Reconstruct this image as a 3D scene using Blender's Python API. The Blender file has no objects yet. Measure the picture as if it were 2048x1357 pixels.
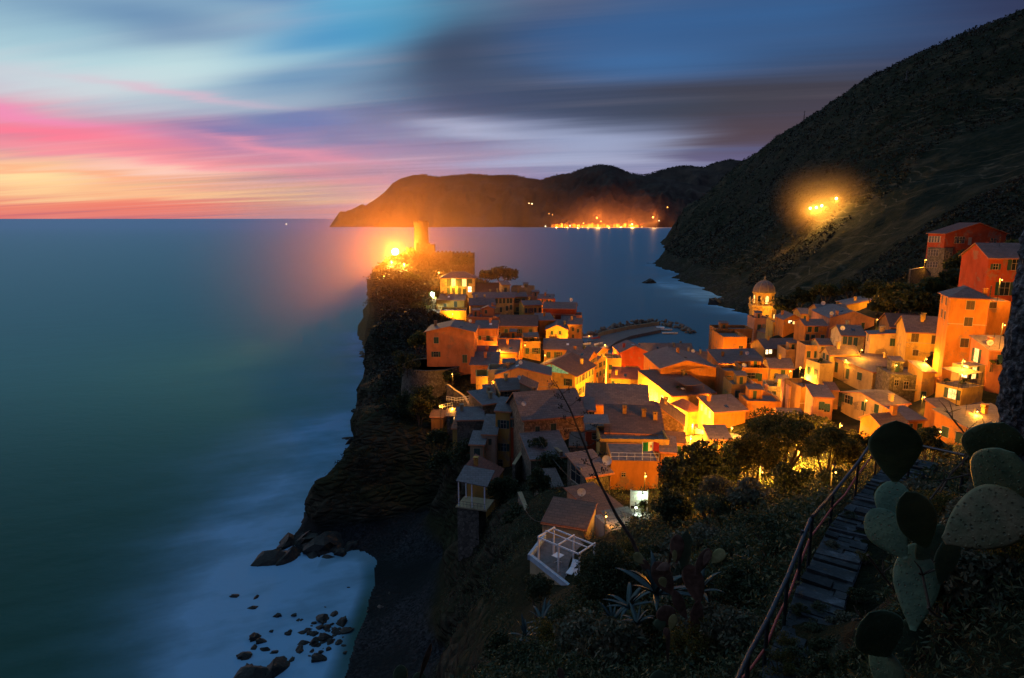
import bpy, bmesh, math, random
import numpy as np
from mathutils import Vector, Matrix, noise as mnoise
R = math.radians
F = 1300.0; PITCH = math.atan(241.5/1300.0); CP = math.cos(PITCH); SP = math.sin(PITCH); H = 60.0
sc = bpy.context.scene
COL = sc.collection
random.seed(7); rng = np.random.default_rng(7)

# ---- the photograph's geometry, used to place things at their real spots ----
def ray(u, v):
    X = (u-1024)/F; Y = (678.5-v)/F
    return (X, CP+Y*SP, -SP+Y*CP)
def W(u, v, y):
    d = ray(u, v); t = y/d[1]
    return Vector((d[0]*t, y, H+d[2]*t))
def Z(u, v, z=0.0):
    d = ray(u, v); t = (z-H)/d[2]
    return Vector((d[0]*t, d[1]*t, z))
def proj(p):
    dep = p[1]*CP-(p[2]-H)*SP
    up = p[1]*SP+(p[2]-H)*CP
    return 1024+F*p[0]/dep, 678.5-F*up/dep, dep

def srgb(r, g, b):
    def f(c):
        c /= 255.0
        return c/12.92 if c <= .04045 else ((c+.055)/1.055)**2.4
    return (f(r), f(g), f(b), 1.0)

# ---- tagging ----
def tag(o, label=None, cat=None, group=None, kind=None):
    if label: o['label'] = label
    if cat: o['category'] = cat
    if group: o['group'] = group
    if kind: o['kind'] = kind
    return o
def empty(name, loc=(0, 0, 0), rz=0.0, label=None, cat=None, group=None):
    o = bpy.data.objects.new(name, None); COL.objects.link(o)
    o.location = loc; o.rotation_euler = (0, 0, rz); o.empty_display_size = .3
    return tag(o, label, cat, group, 'thing' if any(k in name for k in ('wall', 'floor', 'terrace', 'patio')) else None)
KIDS = {}
def setp(o, parent):
    if parent is not None:
        o.parent = parent
        KIDS.setdefault(parent.name, []).append(o)
def copy_tree(o, parent=None):
    c = o.copy(); COL.objects.link(c)
    if parent is not None: setp(c, parent)
    else: c.parent = None
    for ch in list(KIDS.get(o.name, [])):
        copy_tree(ch, c)
    return c

class MB:
    """collects polygons, links them as one mesh object with metric UVs"""
    def __init__(s): s.v = []; s.f = []
    def add(s, vs, fs):
        n = len(s.v); s.v += [tuple(p) for p in vs]; s.f += [tuple(i+n for i in f) for f in fs]; return s
    def quad(s, a, b, c, d): return s.add([a, b, c, d], [(0, 1, 2, 3)])
    def box(s, x0, x1, y0, y1, z0, z1):
        return s.add([(x0,y0,z0),(x1,y0,z0),(x1,y1,z0),(x0,y1,z0),(x0,y0,z1),(x1,y0,z1),(x1,y1,z1),(x0,y1,z1)],
                     [(0,3,2,1),(4,5,6,7),(0,1,5,4),(1,2,6,5),(2,3,7,6),(3,0,4,7)])
    def obox(s, o, ax, ay, az):
        o = Vector(o); ax = Vector(ax); ay = Vector(ay); az = Vector(az)
        p = [o, o+ax, o+ax+ay, o+ay, o+az, o+ax+az, o+ax+ay+az, o+ay+az]
        return s.add(p, [(0,3,2,1),(4,5,6,7),(0,1,5,4),(1,2,6,5),(2,3,7,6),(3,0,4,7)])
    def slab(s, poly, t):
        """polygon (list of pts) thickened downwards by t"""
        n = len(poly); top = [Vector(p) for p in poly]; bot = [p-Vector((0, 0, t)) for p in top]
        fs = [tuple(range(n)), tuple(reversed(range(n, 2*n)))]
        for i in range(n):
            j = (i+1) % n; fs.append((i, n+i, n+j, j))
        return s.add(top+bot, fs)
    def tube(s, pts, r, n=8, cap=True):
        pts = [Vector(p) for p in pts]
        rs = r if isinstance(r, (list, tuple)) else [r]*len(pts)
        vs = []; m = len(pts)
        for i, p in enumerate(pts):
            d = (pts[min(i+1, m-1)]-pts[max(i-1, 0)]).normalized()
            a = d.cross(Vector((0, 0, 1)))
            if a.length < 1e-3: a = Vector((1, 0, 0))
            a.normalize(); b = d.cross(a)
            for k in range(n):
                t = 2*math.pi*k/n
                vs.append(p+(a*math.cos(t)+b*math.sin(t))*rs[i])
        fs = []
        for i in range(m-1):
            for k in range(n):
                fs.append((i*n+k, i*n+(k+1) % n, (i+1)*n+(k+1) % n, (i+1)*n+k))
        if cap:
            fs.append(tuple(range(n))); fs.append(tuple(reversed(range((m-1)*n, m*n))))
        return s.add(vs, fs)
    def lathe(s, prof, n=24, c=(0, 0, 0), a0=0.0):
        vs = []
        for (r, z) in prof:
            for k in range(n):
                t = 2*math.pi*k/n+a0
                vs.append((c[0]+r*math.cos(t), c[1]+r*math.sin(t), c[2]+z))
        fs = []
        for i in range(len(prof)-1):
            for k in range(n):
                fs.append((i*n+k, i*n+(k+1) % n, (i+1)*n+(k+1) % n, (i+1)*n+k))
        fs.append(tuple(reversed(range(n)))); m = len(prof)-1
        fs.append(tuple(range(m*n, m*n+n)))
        return s.add(vs, fs)
    def mesh(s, name, mat, smooth=False, uv=True):
        me = bpy.data.meshes.new(name); me.from_pydata(s.v, [], s.f)
        if uv and len(s.f) < 4000:
            ul = me.uv_layers.new(name='UVMap')
            for p in me.polygons:
                n = p.normal
                if abs(n.z) > .97: t = Vector((1, 0, 0)); b = Vector((0, 1, 0))
                else:
                    t = Vector((0, 0, 1)).cross(n).normalized(); b = n.cross(t)
                for li in p.loop_indices:
                    co = me.vertices[me.loops[li].vertex_index].co
                    ul.data[li].uv = (co.dot(t), co.dot(b))
        if smooth: me.polygons.foreach_set('use_smooth', [True]*len(me.polygons))
        if mat: me.materials.append(mat)
        me.update(); return me
    def build(s, name, mat, parent=None, smooth=False, **kw):
        o = bpy.data.objects.new(name, s.mesh(name, mat, smooth)); COL.objects.link(o)
        setp(o, parent); return o

def np_mesh(name, verts, faces, mat, smooth=False, attr=None):
    verts = np.asarray(verts, dtype=np.float32); faces = np.asarray(faces, dtype=np.int32)
    me = bpy.data.meshes.new(name); k = faces.shape[1]
    me.vertices.add(len(verts)); me.vertices.foreach_set('co', verts.ravel())
    me.loops.add(faces.size); me.loops.foreach_set('vertex_index', faces.ravel())
    me.polygons.add(len(faces)); me.polygons.foreach_set('loop_start', np.arange(0, faces.size, k, dtype=np.int32))
    me.update(calc_edges=True)
    if smooth: me.polygons.foreach_set('use_smooth', np.ones(len(faces), dtype=bool))
    if attr:
        for an, av in attr.items():
            a = me.attributes.new(an, 'FLOAT', 'POINT'); a.data.foreach_set('value', np.asarray(av, dtype=np.float32).ravel())
    if mat: me.materials.append(mat)
    me.update(); return me
def link(name, me, parent=None, loc=None):
    o = bpy.data.objects.new(name, me); COL.objects.link(o); setp(o, parent)
    if loc is not None: o.location = loc
    return o

# ---- materials ----
class NT:
    def __init__(s, nt): s.t = nt; nt.nodes.clear()
    def n(s, typ, ins=None, **props):
        nd = s.t.nodes.new(typ)
        for k, v in props.items(): setattr(nd, k, v)
        if ins:
            for k, v in ins.items():
                sock = nd.inputs[k]
                if hasattr(v, 'is_linked') or isinstance(v, bpy.types.NodeSocket): s.t.links.new(v, sock)
                else: sock.default_value = v
        return nd
    def math(s, op, a, b=0.0, clamp=False):
        nd = s.t.nodes.new('ShaderNodeMath'); nd.operation = op; nd.use_clamp = clamp
        for i, v in enumerate((a, b)):
            if isinstance(v, bpy.types.NodeSocket): s.t.links.new(v, nd.inputs[i])
            else: nd.inputs[i].default_value = v
        return nd.outputs[0]
    def mix(s, f, a, b, blend='MIX'):
        nd = s.t.nodes.new('ShaderNodeMix'); nd.data_type = 'RGBA'; nd.blend_type = blend
        for i, v in ((0, f), (6, a), (7, b)):
            if isinstance(v, bpy.types.NodeSocket): s.t.links.new(v, nd.inputs[i])
            else: nd.inputs[i].default_value = v
        return nd.outputs[2]
    def ramp(s, f, stops, interp='LINEAR'):
        nd = s.t.nodes.new('ShaderNodeValToRGB'); cr = nd.color_ramp; cr.interpolation = interp
        s.t.links.new(f, nd.inputs[0])
        cr.elements[0].position = stops[0][0]; cr.elements[0].color = stops[0][1]
        cr.elements[1].position = stops[-1][0]; cr.elements[1].color = stops[-1][1]
        for p, c in stops[1:-1]:
            e = cr.elements.new(p); e.color = c
        return nd.outputs[0]
    def mr(s, v, a, b, c=0.0, d=1.0, smooth=False):
        nd = s.t.nodes.new('ShaderNodeMapRange'); nd.interpolation_type = 'SMOOTHSTEP' if smooth else 'LINEAR'
        s.t.links.new(v, nd.inputs[0])
        for i, x in enumerate((a, b, c, d)): nd.inputs[i+1].default_value = x
        return nd.outputs[0]
MATS = {}
def newmat(name):
    m = bpy.data.materials.new(name); m.use_nodes = True; MATS[name] = m
    return m, NT(m.node_tree)
def finish(m, T, color, rough=.85, spec=.3, bump=None, bstr=.3, bdist=.05, emit=None, estr=0, trans=None, metal=0.0):
    b = T.n('ShaderNodeBsdfPrincipled', {'Roughness': rough, 'Specular IOR Level': spec, 'Metallic': metal})
    if isinstance(color, bpy.types.NodeSocket): T.t.links.new(color, b.inputs['Base Color'])
    else: b.inputs['Base Color'].default_value = color
    if bump is not None:
        bn = T.n('ShaderNodeBump', {'Height': bump, 'Strength': bstr, 'Distance': bdist})
        T.t.links.new(bn.outputs[0], b.inputs['Normal'])
    if emit is not None:
        b.inputs['Emission Color'].default_value = emit; b.inputs['Emission Strength'].default_value = estr
    o = T.n('ShaderNodeOutputMaterial'); T.t.links.new(b.outputs[0], o.inputs[0])
    return m
def noise(T, vec, scale, detail=4, rough=.55, dist=0.0):
    nd = T.n('ShaderNodeTexNoise', {'Scale': scale, 'Detail': detail, 'Roughness': rough, 'Distortion': dist})
    if vec is not None: T.t.links.new(vec, nd.inputs['Vector'])
    return nd.outputs[0]
def wpos(T): return T.n('ShaderNodeNewGeometry').outputs['Position']
def scl(c, k): return (min(c[0]*k, 1), min(c[1]*k, 1), min(c[2]*k, 1), 1)

def plaster(name, c, wear=.5, brick=False):
    c = (c[0]*.84, c[1]*.72, c[2]*.46, 1)
    m, T = newmat(name); P = wpos(T)
    st = T.n('ShaderNodeVectorMath', {0: P, 1: (.55, .55, .22)}, operation='MULTIPLY').outputs[0]
    big = noise(T, P, .35, 5, .6); streak = noise(T, st, 1.6, 6, .65); fine = noise(T, P, 9, 4, .6)
    col = T.mix(T.mr(streak, .42, .72), c, scl(c, .60))
    col = T.mix(T.mr(big, .35, .7, 0, .5), col, scl(c, 1.18))
    pe = T.mr(noise(T, P, .38, 8, .7), .555, .61, 0, min(1, wear*1.3))
    col = T.mix(pe, col, (.24, .17, .115, 1))
    hh = T.math('ADD', T.math('MULTIPLY', fine, .6), T.math('MULTIPLY', streak, .7))
    return finish(m, T, col, .92, .15, hh, .5, .04)
def slate(name, c, c2):
    m, T = newmat(name); uv = T.n('ShaderNodeUVMap').outputs[0]; P = wpos(T)
    br = T.n('ShaderNodeTexBrick', {'Vector': uv, 'Color1': c, 'Color2': c2, 'Mortar': scl(c, .35), 'Scale': 1.0,
             'Mortar Size': .03, 'Brick Width': .85, 'Row Height': .5, 'Bias': .0, 'Mortar Smooth': .3}, offset=.5)
    n1 = noise(T, P, .9, 6, .65); n2 = noise(T, P, 6, 4, .7)
    col = T.mix(T.mr(n1, .35, .7, 0, .65), br.outputs[0], scl(c, .55))
    col = T.mix(T.mr(n2, .62, .72, 0, .55), col, (.26, .17, .09, 1))
    h = T.math('SUBTRACT', T.math('MULTIPLY', n2, .5), T.math('MULTIPLY', br.outputs[1], .9))
    return finish(m, T, col, .72, .35, h, .7, .06)
def stonewall(name, c, sc_=2.2):
    m, T = newmat(name); P = wpos(T)
    vo = T.n('ShaderNodeTexVoronoi', {'Vector': P, 'Scale': sc_}, feature='DISTANCE_TO_EDGE')
    vc = T.n('ShaderNodeTexVoronoi', {'Vector': P, 'Scale': sc_})
    hs = T.n('ShaderNodeHueSaturation', {'Color': c, 'Value': T.mr(vc.outputs['Color'], 0, 1, .45, 1.5)})
    col = T.mix(T.mr(vo.outputs[0], 0, .07), scl(c, .4), hs.outputs[0])
    col = T.mix(T.mr(noise(T, P, .4, 5), .4, .7, 0, .5), col, scl(c, .5))
    h = T.math('ADD', T.mr(vo.outputs[0], 0, .15), T.math('MULTIPLY', noise(T, P, 8), .4))
    return finish(m, T, col, .95, .1, h, .8, .08)
def plain(name, c, rough=.6, spec=.4, var=.25, scale=5, bstr=.3, metal=0.0):
    m, T = newmat(name); P = T.n('ShaderNodeTexCoord').outputs['Object']
    n1 = noise(T, P, scale, 5, .6)
    col = T.mix(T.mr(n1, .3, .7), scl(c, 1-var), scl(c, 1+var))
    return finish(m, T, col, rough, spec, n1, bstr, .03, metal=metal)
def glow(name, c, s, frames=False):
    m, T = newmat(name)
    e = T.n('ShaderNodeEmission', {'Color': c, 'Strength': s})
    if frames:
        P = T.n('ShaderNodeTexCoord').outputs['Object']
        n1 = T.mr(noise(T, P, 2.3, 3), .3, .7, .35, 1.2)
        T.t.links.new(T.math('MULTIPLY', n1, s), e.inputs['Strength'])
    o = T.n('ShaderNodeOutputMaterial'); T.t.links.new(e.outputs[0], o.inputs[0]); return m
def leafmat(name, c1, c2, c3=None, rough=.6, trans=.25):
    m, T = newmat(name); g = T.n('ShaderNodeNewGeometry')
    rnd = g.outputs['Random Per Island']
    stops = [(0.0, c1), (.6, c2), (1.0, c3 or c2)]
    col = T.ramp(rnd, stops)
    b = T.n('ShaderNodeBsdfPrincipled', {'Base Color': col, 'Roughness': rough, 'Specular IOR Level': .25})
    tr = T.n('ShaderNodeBsdfTranslucent', {'Color': col})
    mx = T.n('ShaderNodeMixShader', {0: trans, 1: b.outputs[0], 2: tr.outputs[0]})
    o = T.n('ShaderNodeOutputMaterial'); T.t.links.new(mx.outputs[0], o.inputs[0]); return m

M = {}
M['salmon'] = plaster('salmon_plaster', (.62, .26, .17, 1), .35)
M['pink'] = plaster('pink_plaster', (.66, .36, .30, 1), .35)
M['red'] = plaster('red_plaster', (.50, .10, .055, 1), .45)
M['orange'] = plaster('orange_plaster', (.66, .29, .085, 1), .5)
M['yellow'] = plaster('yellow_plaster', (.74, .52, .17, 1), .45)
M['ochre'] = plaster('ochre_plaster', (.58, .38, .15, 1), .55)
M['cream'] = plaster('cream_plaster', (.66, .53, .33, 1), .6)
M['white'] = plaster('white_plaster', (.68, .62, .52, 1), .5)
M['peach'] = plaster('peach_plaster', (.70, .42, .24, 1), .3)
M['lavender'] = plaster('lavender_plaster', (.50, .44, .48, 1), .3)
M['grey'] = plaster('grey_plaster', (.40, .37, .34, 1), .6)
M['brown'] = plaster('brown_plaster', (.33, .19, .10, 1), .7)
M['worn'] = plaster('worn_plaster', (.64, .50, .36, 1), .95)
M['stone'] = stonewall('stone_masonry', (.17, .145, .11, 1))
M['brickstone'] = stonewall('rubble_masonry', (.36, .22, .13, 1), 2.8)
M['castle'] = stonewall('castle_masonry', (.15, .11, .07, 1), 1.2)
M['slate'] = slate('slate_roof', (.21, .155, .135, 1), (.135, .10, .088, 1))
M['slate_b'] = slate('bluish_slate_roof', (.19, .175, .175, 1), (.125, .118, .118, 1))
M['brownroof'] = slate('brown_tile_roof', (.17, .095, .065, 1), (.11, .065, .048, 1))
M['redroof'] = slate('red_tile_roof', (.26, .085, .05, 1), (.18, .06, .04, 1))
M['terrace'] = plain('terrace_floor', (.15, .12, .105, 1), .8, .3, .35, 1.5)
M['shutter'] = plain('green_shutter_paint', (.025, .065, .05, 1), .55, .4, .3, 6)
M['bshutter'] = plain('brown_shutter_paint', (.07, .04, .025, 1), .55, .4, .3, 6)
M['blueshutter'] = plain('blue_door_paint', (.04, .10, .14, 1), .5, .4, .3, 6)
M['frame'] = plain('window_frame_paint', (.42, .32, .22, 1), .6, .3, .15, 8)
M['glass'] = plain('dark_window_glass', (.02, .025, .03, 1), .08, .6, .2, 3, .02)
M['lit'] = glow('lit_window_light', (1, .55, .15, 1), 3.0, True)
M['litw'] = glow('lit_window_white_light', (1, .78, .40, 1), 4.0, True)
M['litg'] = glow('lit_attic_green_light', (.62, .90, .34, 1), .42, True)
M['bulb'] = glow('lamp_bulb_light', (1, .42, .08, 1), 14)
M['bulbh'] = glow('floodlight_glow', (1, .62, .22, 1), 60)
M['bulbw'] = glow('white_lamp_bulb_light', (.85, 1, .85, 1), 40)
M['farbulb'] = glow('far_lamp_light', (1, .36, .06, 1), 9)
M['farbulby'] = glow('far_lamp_yellow_light', (1, .60, .22, 1), 12)
M['iron'] = plain('dark_iron', (.05, .05, .055, 1), .45, .5, .3, 8, metal=.6)
M['whitepaint'] = plain('white_painted_metal', (.78, .78, .80, 1), .45, .4, .06, 4)
M['wood'] = plain('weathered_wood', (.22, .15, .09, 1), .8, .2, .4, 5)
M['dish'] = plain('white_dish', (.72, .70, .68, 1), .4, .4, .08, 4)
M['rust'] = plain('terracotta', (.45, .17, .08, 1), .8, .2, .25, 4)
# ---- coast line, from the camera's foot round the cove, the headland, the harbour and the far mountain ----
def zp(u, v): p = Z(u, v, 0); return (p.x, p.y)
coast = [(-16, -60), (-17, 20), (-19, 60), zp(690, 1357), zp(712, 1290), zp(735, 1220), zp(752, 1160), zp(748, 1120), zp(722, 1106),
         zp(680, 1108), zp(640, 1125), zp(600, 1122), zp(583, 1098), zp(590, 1070), zp(604, 1045), zp(640, 1018), zp(690, 990), zp(722, 950), zp(704, 915), zp(712, 870), zp(728, 820), zp(748, 770),
         zp(736, 720), zp(724, 690), zp(722, 668), (-66, 348), (-40, 362), (-10, 360), (15, 348), (32, 330), (36, 305), (40, 268),
         (66, 240), (92, 244), (104, 270), (118, 330), (142, 372), zp(1500, 629), zp(1450, 616), zp(1410, 603), zp(1350, 580), zp(1305, 566), zp(1330, 556),
         zp(1372, 549), zp(1320, 537), zp(1292, 531), zp(1320, 517), zp(1334, 500), zp(1322, 486), zp(1345, 474), zp(1400, 466), zp(1480, 461),
         (3500, 4600), (5200, 4600), (5200, -60)]
coastA = np.array(coast)
def coast_dist(x, y):
    """signed distance to the coast, positive on land"""
    best = np.full(x.shape, 1e18); inside = np.zeros(x.shape, bool)
    n = len(coastA)
    for i in range(n):
        ax, ay = coastA[i]; bx, by = coastA[(i+1) % n]
        dx, dy = bx-ax, by-ay
        t = np.clip(((x-ax)*dx+(y-ay)*dy)/(dx*dx+dy*dy), 0, 1)
        best = np.minimum(best, (x-ax-t*dx)**2+(y-ay-t*dy)**2)
        c = ((ay > y) != (by > y))
        xi = ax+(y-ay)*dx/(dy if abs(dy) > 1e-9 else 1e-9)
        inside ^= (c & (x < xi))
    d = np.sqrt(best)
    return np.where(inside, d, -d)

# cheap value noise on arrays
def vnoise(x, y, z=0.0, seed=0):
    xi = np.floor(x).astype(np.int64); yi = np.floor(y).astype(np.int64)
    zz = np.broadcast_to(np.asarray(z, float), x.shape); zi = np.floor(zz).astype(np.int64)
    fx = x-xi; fy = y-yi; fz = zz-zi
    fx = fx*fx*(3-2*fx); fy = fy*fy*(3-2*fy); fz = fz*fz*(3-2*fz)
    def h(a, b, c):
        n = (a*374761393+b*668265263+c*2147483647+seed*1274126177) & 0xffffffff
        n = ((n ^ (n >> 13))*1274126177) & 0xffffffff
        n = ((n ^ (n >> 16))*2246822519) & 0xffffffff
        return ((n ^ (n >> 15)) & 0xffff)/65535.0
    r = 0
    for dz in (0, 1):
        a = h(xi, yi, zi+dz)*(1-fx)+h(xi+1, yi, zi+dz)*fx
        b = h(xi, yi+1, zi+dz)*(1-fx)+h(xi+1, yi+1, zi+dz)*fx
        r = r+(a*(1-fy)+b*fy)*(fz if dz else 1-fz)
    return r
def fbm(x, y, z=0.0, oct=4, seed=0):
    s = 0; a = .5; t = 0
    for o in range(oct):
        s = s+a*vnoise(x*2**o, y*2**o, np.asarray(z)*2**o, seed+o); t += a; a *= .5
    return s/t-.5

CTRL = []     # (x, y, z) ground heights
def gp(u, v, y): p = W(u, v, y); CTRL.append((p.x, p.y, p.z))
def gw(x, y, z): CTRL.append((x, y, z))
# near slope below the viewpoint
for a in [(1450,1350,11),(1450,1300,13),(1450,1200,20),(1450,1100,34),(1450,1010,54),(1200,1350,13),(1200,1290,17),(1200,1210,28),(1240,1140,42),
          (1060,1350,14),(1000,1352,15.5),(1330,1350,11.5),(1300,1250,20),(1330,1130,36),(1330,1030,54),(1560,1130,22),(1600,1040,30),(1560,985,52),
          (1640,1000,34)]: gp(*a)
for (u, v) in [(1500,1357),(1560,1240),(1600,1160),(1650,1060),(1700,1000),(1745,955),(1640,1357),(1690,1240),(1740,1130),(1790,1020),(1830,965),(1850,1100),(1790,1250)]:
    p = Z(u, v, 52.9); gw(p.x, p.y, 52.85)
for a in [(1760,1340,5.6),(1900,1345,3.6),(1850,1240,4.4),(2000,1200,4.2),(2040,1340,3.0),(1960,1080,7),(2046,960,9),(1900,1060,9.5)]: gp(*a)
gw(3.1, 8.3, 52.5); gw(2.3, 6.9, 52.4); gw(3.2, 6.9, 52.6); gw(1.2, 7.6, 51.6); gw(2.2, 5.4, 53.2); gw(0, 0, 58.2); gw(2, -3, 59.6); gw(2, -8, 66); gw(-10, -8, 60); gw(0, -20, 80); gw(0, -60, 120); gw(30, -30, 105); gw(-14, -40, 90); gw(10, -6, 63); gw(12, 3, 59); gw(18, 10, 57); gw(30, 18, 54); gw(-6, -4, 55); gw(-4, 8, 51.5); gw(-3, 14, 47.5)
gw(-9, 10, 42); gw(-12, 4, 35); gw(-9, 22, 30); gw(-14, 24, 14); gw(-13, 34, 8); gw(-8, 34, 22); gw(-3, 28, 34)
gw(16, 24, 44); gw(22, 28, 43); gw(30, 34, 43); gw(45, 30, 50); gw(60, 30, 58); gw(100, 20, 72)
# cove: beach
for (x, y, z) in [(-13, 60, 3), (-14, 78, 1.6), (-9, 78, 2.6), (-16, 95, 1.4), (-12, 104, 2.2), (-20, 112, 1.6), (-16, 120, 3), (-22, 122, 5), (-27, 128, 12), (-7, 70, 6), (-7, 90, 7), (-5, 100, 12), (-12, 48, 4), (-19.5, 76, .9), (-22, 85, .9), (-23.5, 95, 1.0), (-24.5, 104, 1.2), (-24, 110, 1.5), (-17, 66, 1.2), (-16, 74, 1.5), (-18, 88, 1.5), (-25, 78, -.5), (-30, 95, -.5)]: gw(x, y, z)
# promontory with the pergola terrace and the cliff below the near houses
for (x, y, z) in [(0, 48, 27), (2.2, 56, 26.5), (6, 52, 29), (-2.5, 62, 23), (0, 70, 24), (-3.4, 78, 18), (-3, 90, 17), (4, 82, 24), (9, 74, 27), (-4.5, 106, 15), (-8, 112, 10), (-10, 128, 14), (16, 62, 31), (10, 60, 29.5), (-6, 60, 15), (-6.5, 50, 16)]: gw(x, y, z)
# headland: cliff top, castle rock
for (x, y, z) in [(-28, 140, 19), (-35, 116, 7), (-32, 126, 12), (-30, 120, 8), (-40, 152, 16), (-24, 146, 14), (-22, 152, 22), (-33, 165, 20), (-40, 200, 26), (-46, 180, 14), (-50, 220, 27), (-56, 250, 31), (-62, 285, 35), (-52, 285, 43), (-44, 292, 45), (-50, 310, 38),
                  (-36, 300, 42), (-22, 300, 34), (-10, 310, 28), (0, 320, 18), (-45, 335, 22), (-20, 340, 18), (14, 320, 8), (-62, 320, 24), (-44, 270, 38), (-38, 245, 33), (-30, 225, 29)]: gw(x, y, z)
# village bowl and main street
for (x, y, z) in [(29, 220, 5.5), (34, 235, 4), (34, 252, 2.5), (35, 280, 1.8), (38, 205, 7), (44, 150, 13), (40, 165, 12), (36, 185, 9.5), (46, 136, 15.5), (37, 122, 17.5), (44, 112, 20), (60, 235, 3), (85, 235, 6), (110, 300, 8), (98, 262, 9), (128, 345, 8), (25, 250, 4)]: gw(x, y, z)
# right-hand valley and mountain
for a in [(1560,640,330),(1640,600,330),(1760,590,260),(1840,590,185),(2040,560,175),(1880,560,182),(2048,460,210),(1700,560,330),(1600,560,420),(1500,600,430),(1440,590,520),
          (1400,540,640),(1350,520,800),(1500,480,640),(1500,540,560),(1600,480,520),(1700,480,430),(1800,480,340),(1900,430,300),(2048,400,290),(1660,410,520),(1630,425,520),(1700,380,540),
          (1800,380,460),(1950,340,440),(2048,300,430),(1600,400,600),(1550,420,700),(1480,440,860),(1400,470,1150),(1370,460,1500),(1340,463,1900),
          (1480,322,1300),(1540,285,1120),(1610,237,960),(1700,182,850),(1800,132,780),(1900,92,740),(1980,62,700),(2048,32,680),(2150,-5,660),(2300,-60,640),
          (1480,380,1100),(1600,300,820),(1750,220,690),(1900,200,600),(2048,200,540),(1440,360,1500),(1400,420,1900),(1420,390,2100)]: gp(*a)
for (x, y, z) in [(900, 1300, 330), (700, 900, 280), (1200, 1800, 300), (1500, 2600, 260), (900, 2300, 150), (700, 400, 260), (400, 100, 160), (700, 0, 220), (250, 0, 110), (160, 40, 82), (200, 120, 80), (150, 110, 58), (4000, 2500, 300), (3000, 500, 300), (3000, 4000, 300)]: gw(x, y, z)

def solve_ctrl():
    global CX, CW, CSC
    A = np.array(CTRL, float)
    # keep one of any two that coincide
    keep = []
    for i, p in enumerate(A):
        if all((A[j, 0]-p[0])**2+(A[j, 1]-p[1])**2 > .6 for j in keep): keep.append(i)
    A = A[keep]; n = len(A)
    X = A[:, :2]; D = np.sqrt(((X[:, None]-X[None])**2).sum(-1))
    P = np.c_[np.ones(n), X]
    K = np.zeros((n+3, n+3)); K[:n, :n] = -D+0; K[:n, n:] = P; K[n:, :n] = P.T
    K[:n, :n] -= np.eye(n)*.0
    b = np.r_[A[:, 2], 0, 0, 0]
    w = np.linalg.lstsq(K, b, rcond=None)[0]
    CX = X; CW = w
def rbf(x, y):
    n = len(CX); out = CW[n]+CW[n+1]*x+CW[n+2]*y
    sh = x.shape; xf = x.ravel(); yf = y.ravel(); r = np.zeros(xf.shape)
    for i in range(n):
        r -= CW[i]*np.sqrt((xf-CX[i, 0])**2+(yf-CX[i, 1])**2)
    return out+r.reshape(sh)
def sstep(t): t = np.clip(t, 0, 1); return t*t*(3-2*t)
def height(x, y):
    x = np.asarray(x, float); y = np.asarray(y, float)
    r = np.hypot(x, y); d = coast_dist(x, y)
    w = 4.0+.02*np.maximum(r-200, 0)+8*np.exp(-((x+16)**2+(y-95)**2)/900.0)
    d = d+fbm(x*.09, y*.09, 0, 4, 3)*np.clip(w*1.1, 0, 22)*(1-.85*np.exp(-((x+20)**2+(y-92)**2)/500.0))
    base = rbf(x, y)
    h = base*sstep(.12+d/w*.88)
    h = np.where(d < 0, np.minimum(h, -1.0+d*.15), h)
    h = np.maximum(h, -6)
    return h, d, base
def ground(x, y):
    return float(height(np.array([x]), np.array([y]))[0][0])
HOUSES = []
def ray_plane(u, v, o, n):
    d = Vector(ray(u, v)); c = Vector((0, 0, H))
    t = (o-c).dot(n)/d.dot(n); return c+d*t

def make_window(parent, org, t, n, w, h, style, shm):
    """org = centre on the wall plane in the house frame, t tangent, n outward normal"""
    up = Vector((0, 0, 1)); o = org-t*(w/2)-up*(h/2)
    fr = MB(); b = .06; pr = .05
    fr.obox(o-t*b-up*b, t*(w+2*b), n*(pr+.05), up*b)          # sill
    fr.obox(o-t*b+up*h, t*(w+2*b), n*pr, up*b)
    fr.obox(o-t*b, t*b, n*pr, up*h); fr.obox(o+t*w, t*b, n*pr, up*h)
    win = fr.build('door' if style in ('d', 'dl') else 'window', M['frame'], parent)
    sm = M[shm]
    if style in ('s', 'd'):
        for k in (0, 1):
            m = MB(); a = o+t*(k*w/2+.012); ww = w/2-.024
            m.obox(a, t*ww, n*.035, up*h)
            for i in range(int(h/.22)):
                m.obox(a+up*(.06+i*.22)+t*.05+n*.035, t*(ww-.1), n*.012, up*.13)
            m.build('shutter' if style == 's' else 'door_leaf', sm, win)
        return
    pm = {'lit': 'lit', 'litw': 'litw', 'dl': 'lit', 'litg': 'litg'}.get(style, 'glass')
    m = MB(); m.obox(o, t*w, n*.012, up*h); m.build('pane', M[pm], win)
    m = MB(); m.obox(o+t*(w/2-.025)+n*.012, t*.05, n*.03, up*h)
    m.obox(o+up*(h*.55)+n*.012, t*(w/2-.03), n*.026, up*.05); m.obox(o+up*(h*.55)+n*.012+t*(w/2+.03), t*(w/2-.03), n*.026, up*.05)
    m.build('glazing_bar', M['frame'], win)
    if style in ('o', 'lit', 'oa'):
        for sgn in (-1, 1):
            m = MB()
            if style == 'oa':  # top-hinged awning shutters
                a = o+t*(0 if sgn < 0 else w/2)+up*h+n*.07
                m.obox(a, t*(w/2-.02), n*.5-up*h*.75, n*.03)
            else:
                a = o+t*(-w/2-b if sgn < 0 else w+b)+n*.02
                m.obox(a, t*(w/2), n*.04, up*h)
                for i in range(int(h/.24)):
                    m.obox(a+up*(.06+i*.24)+t*.05+n*.04, t*(w/2-.1), n*.012, up*.14)
            m.build('shutter', sm, win)

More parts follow.
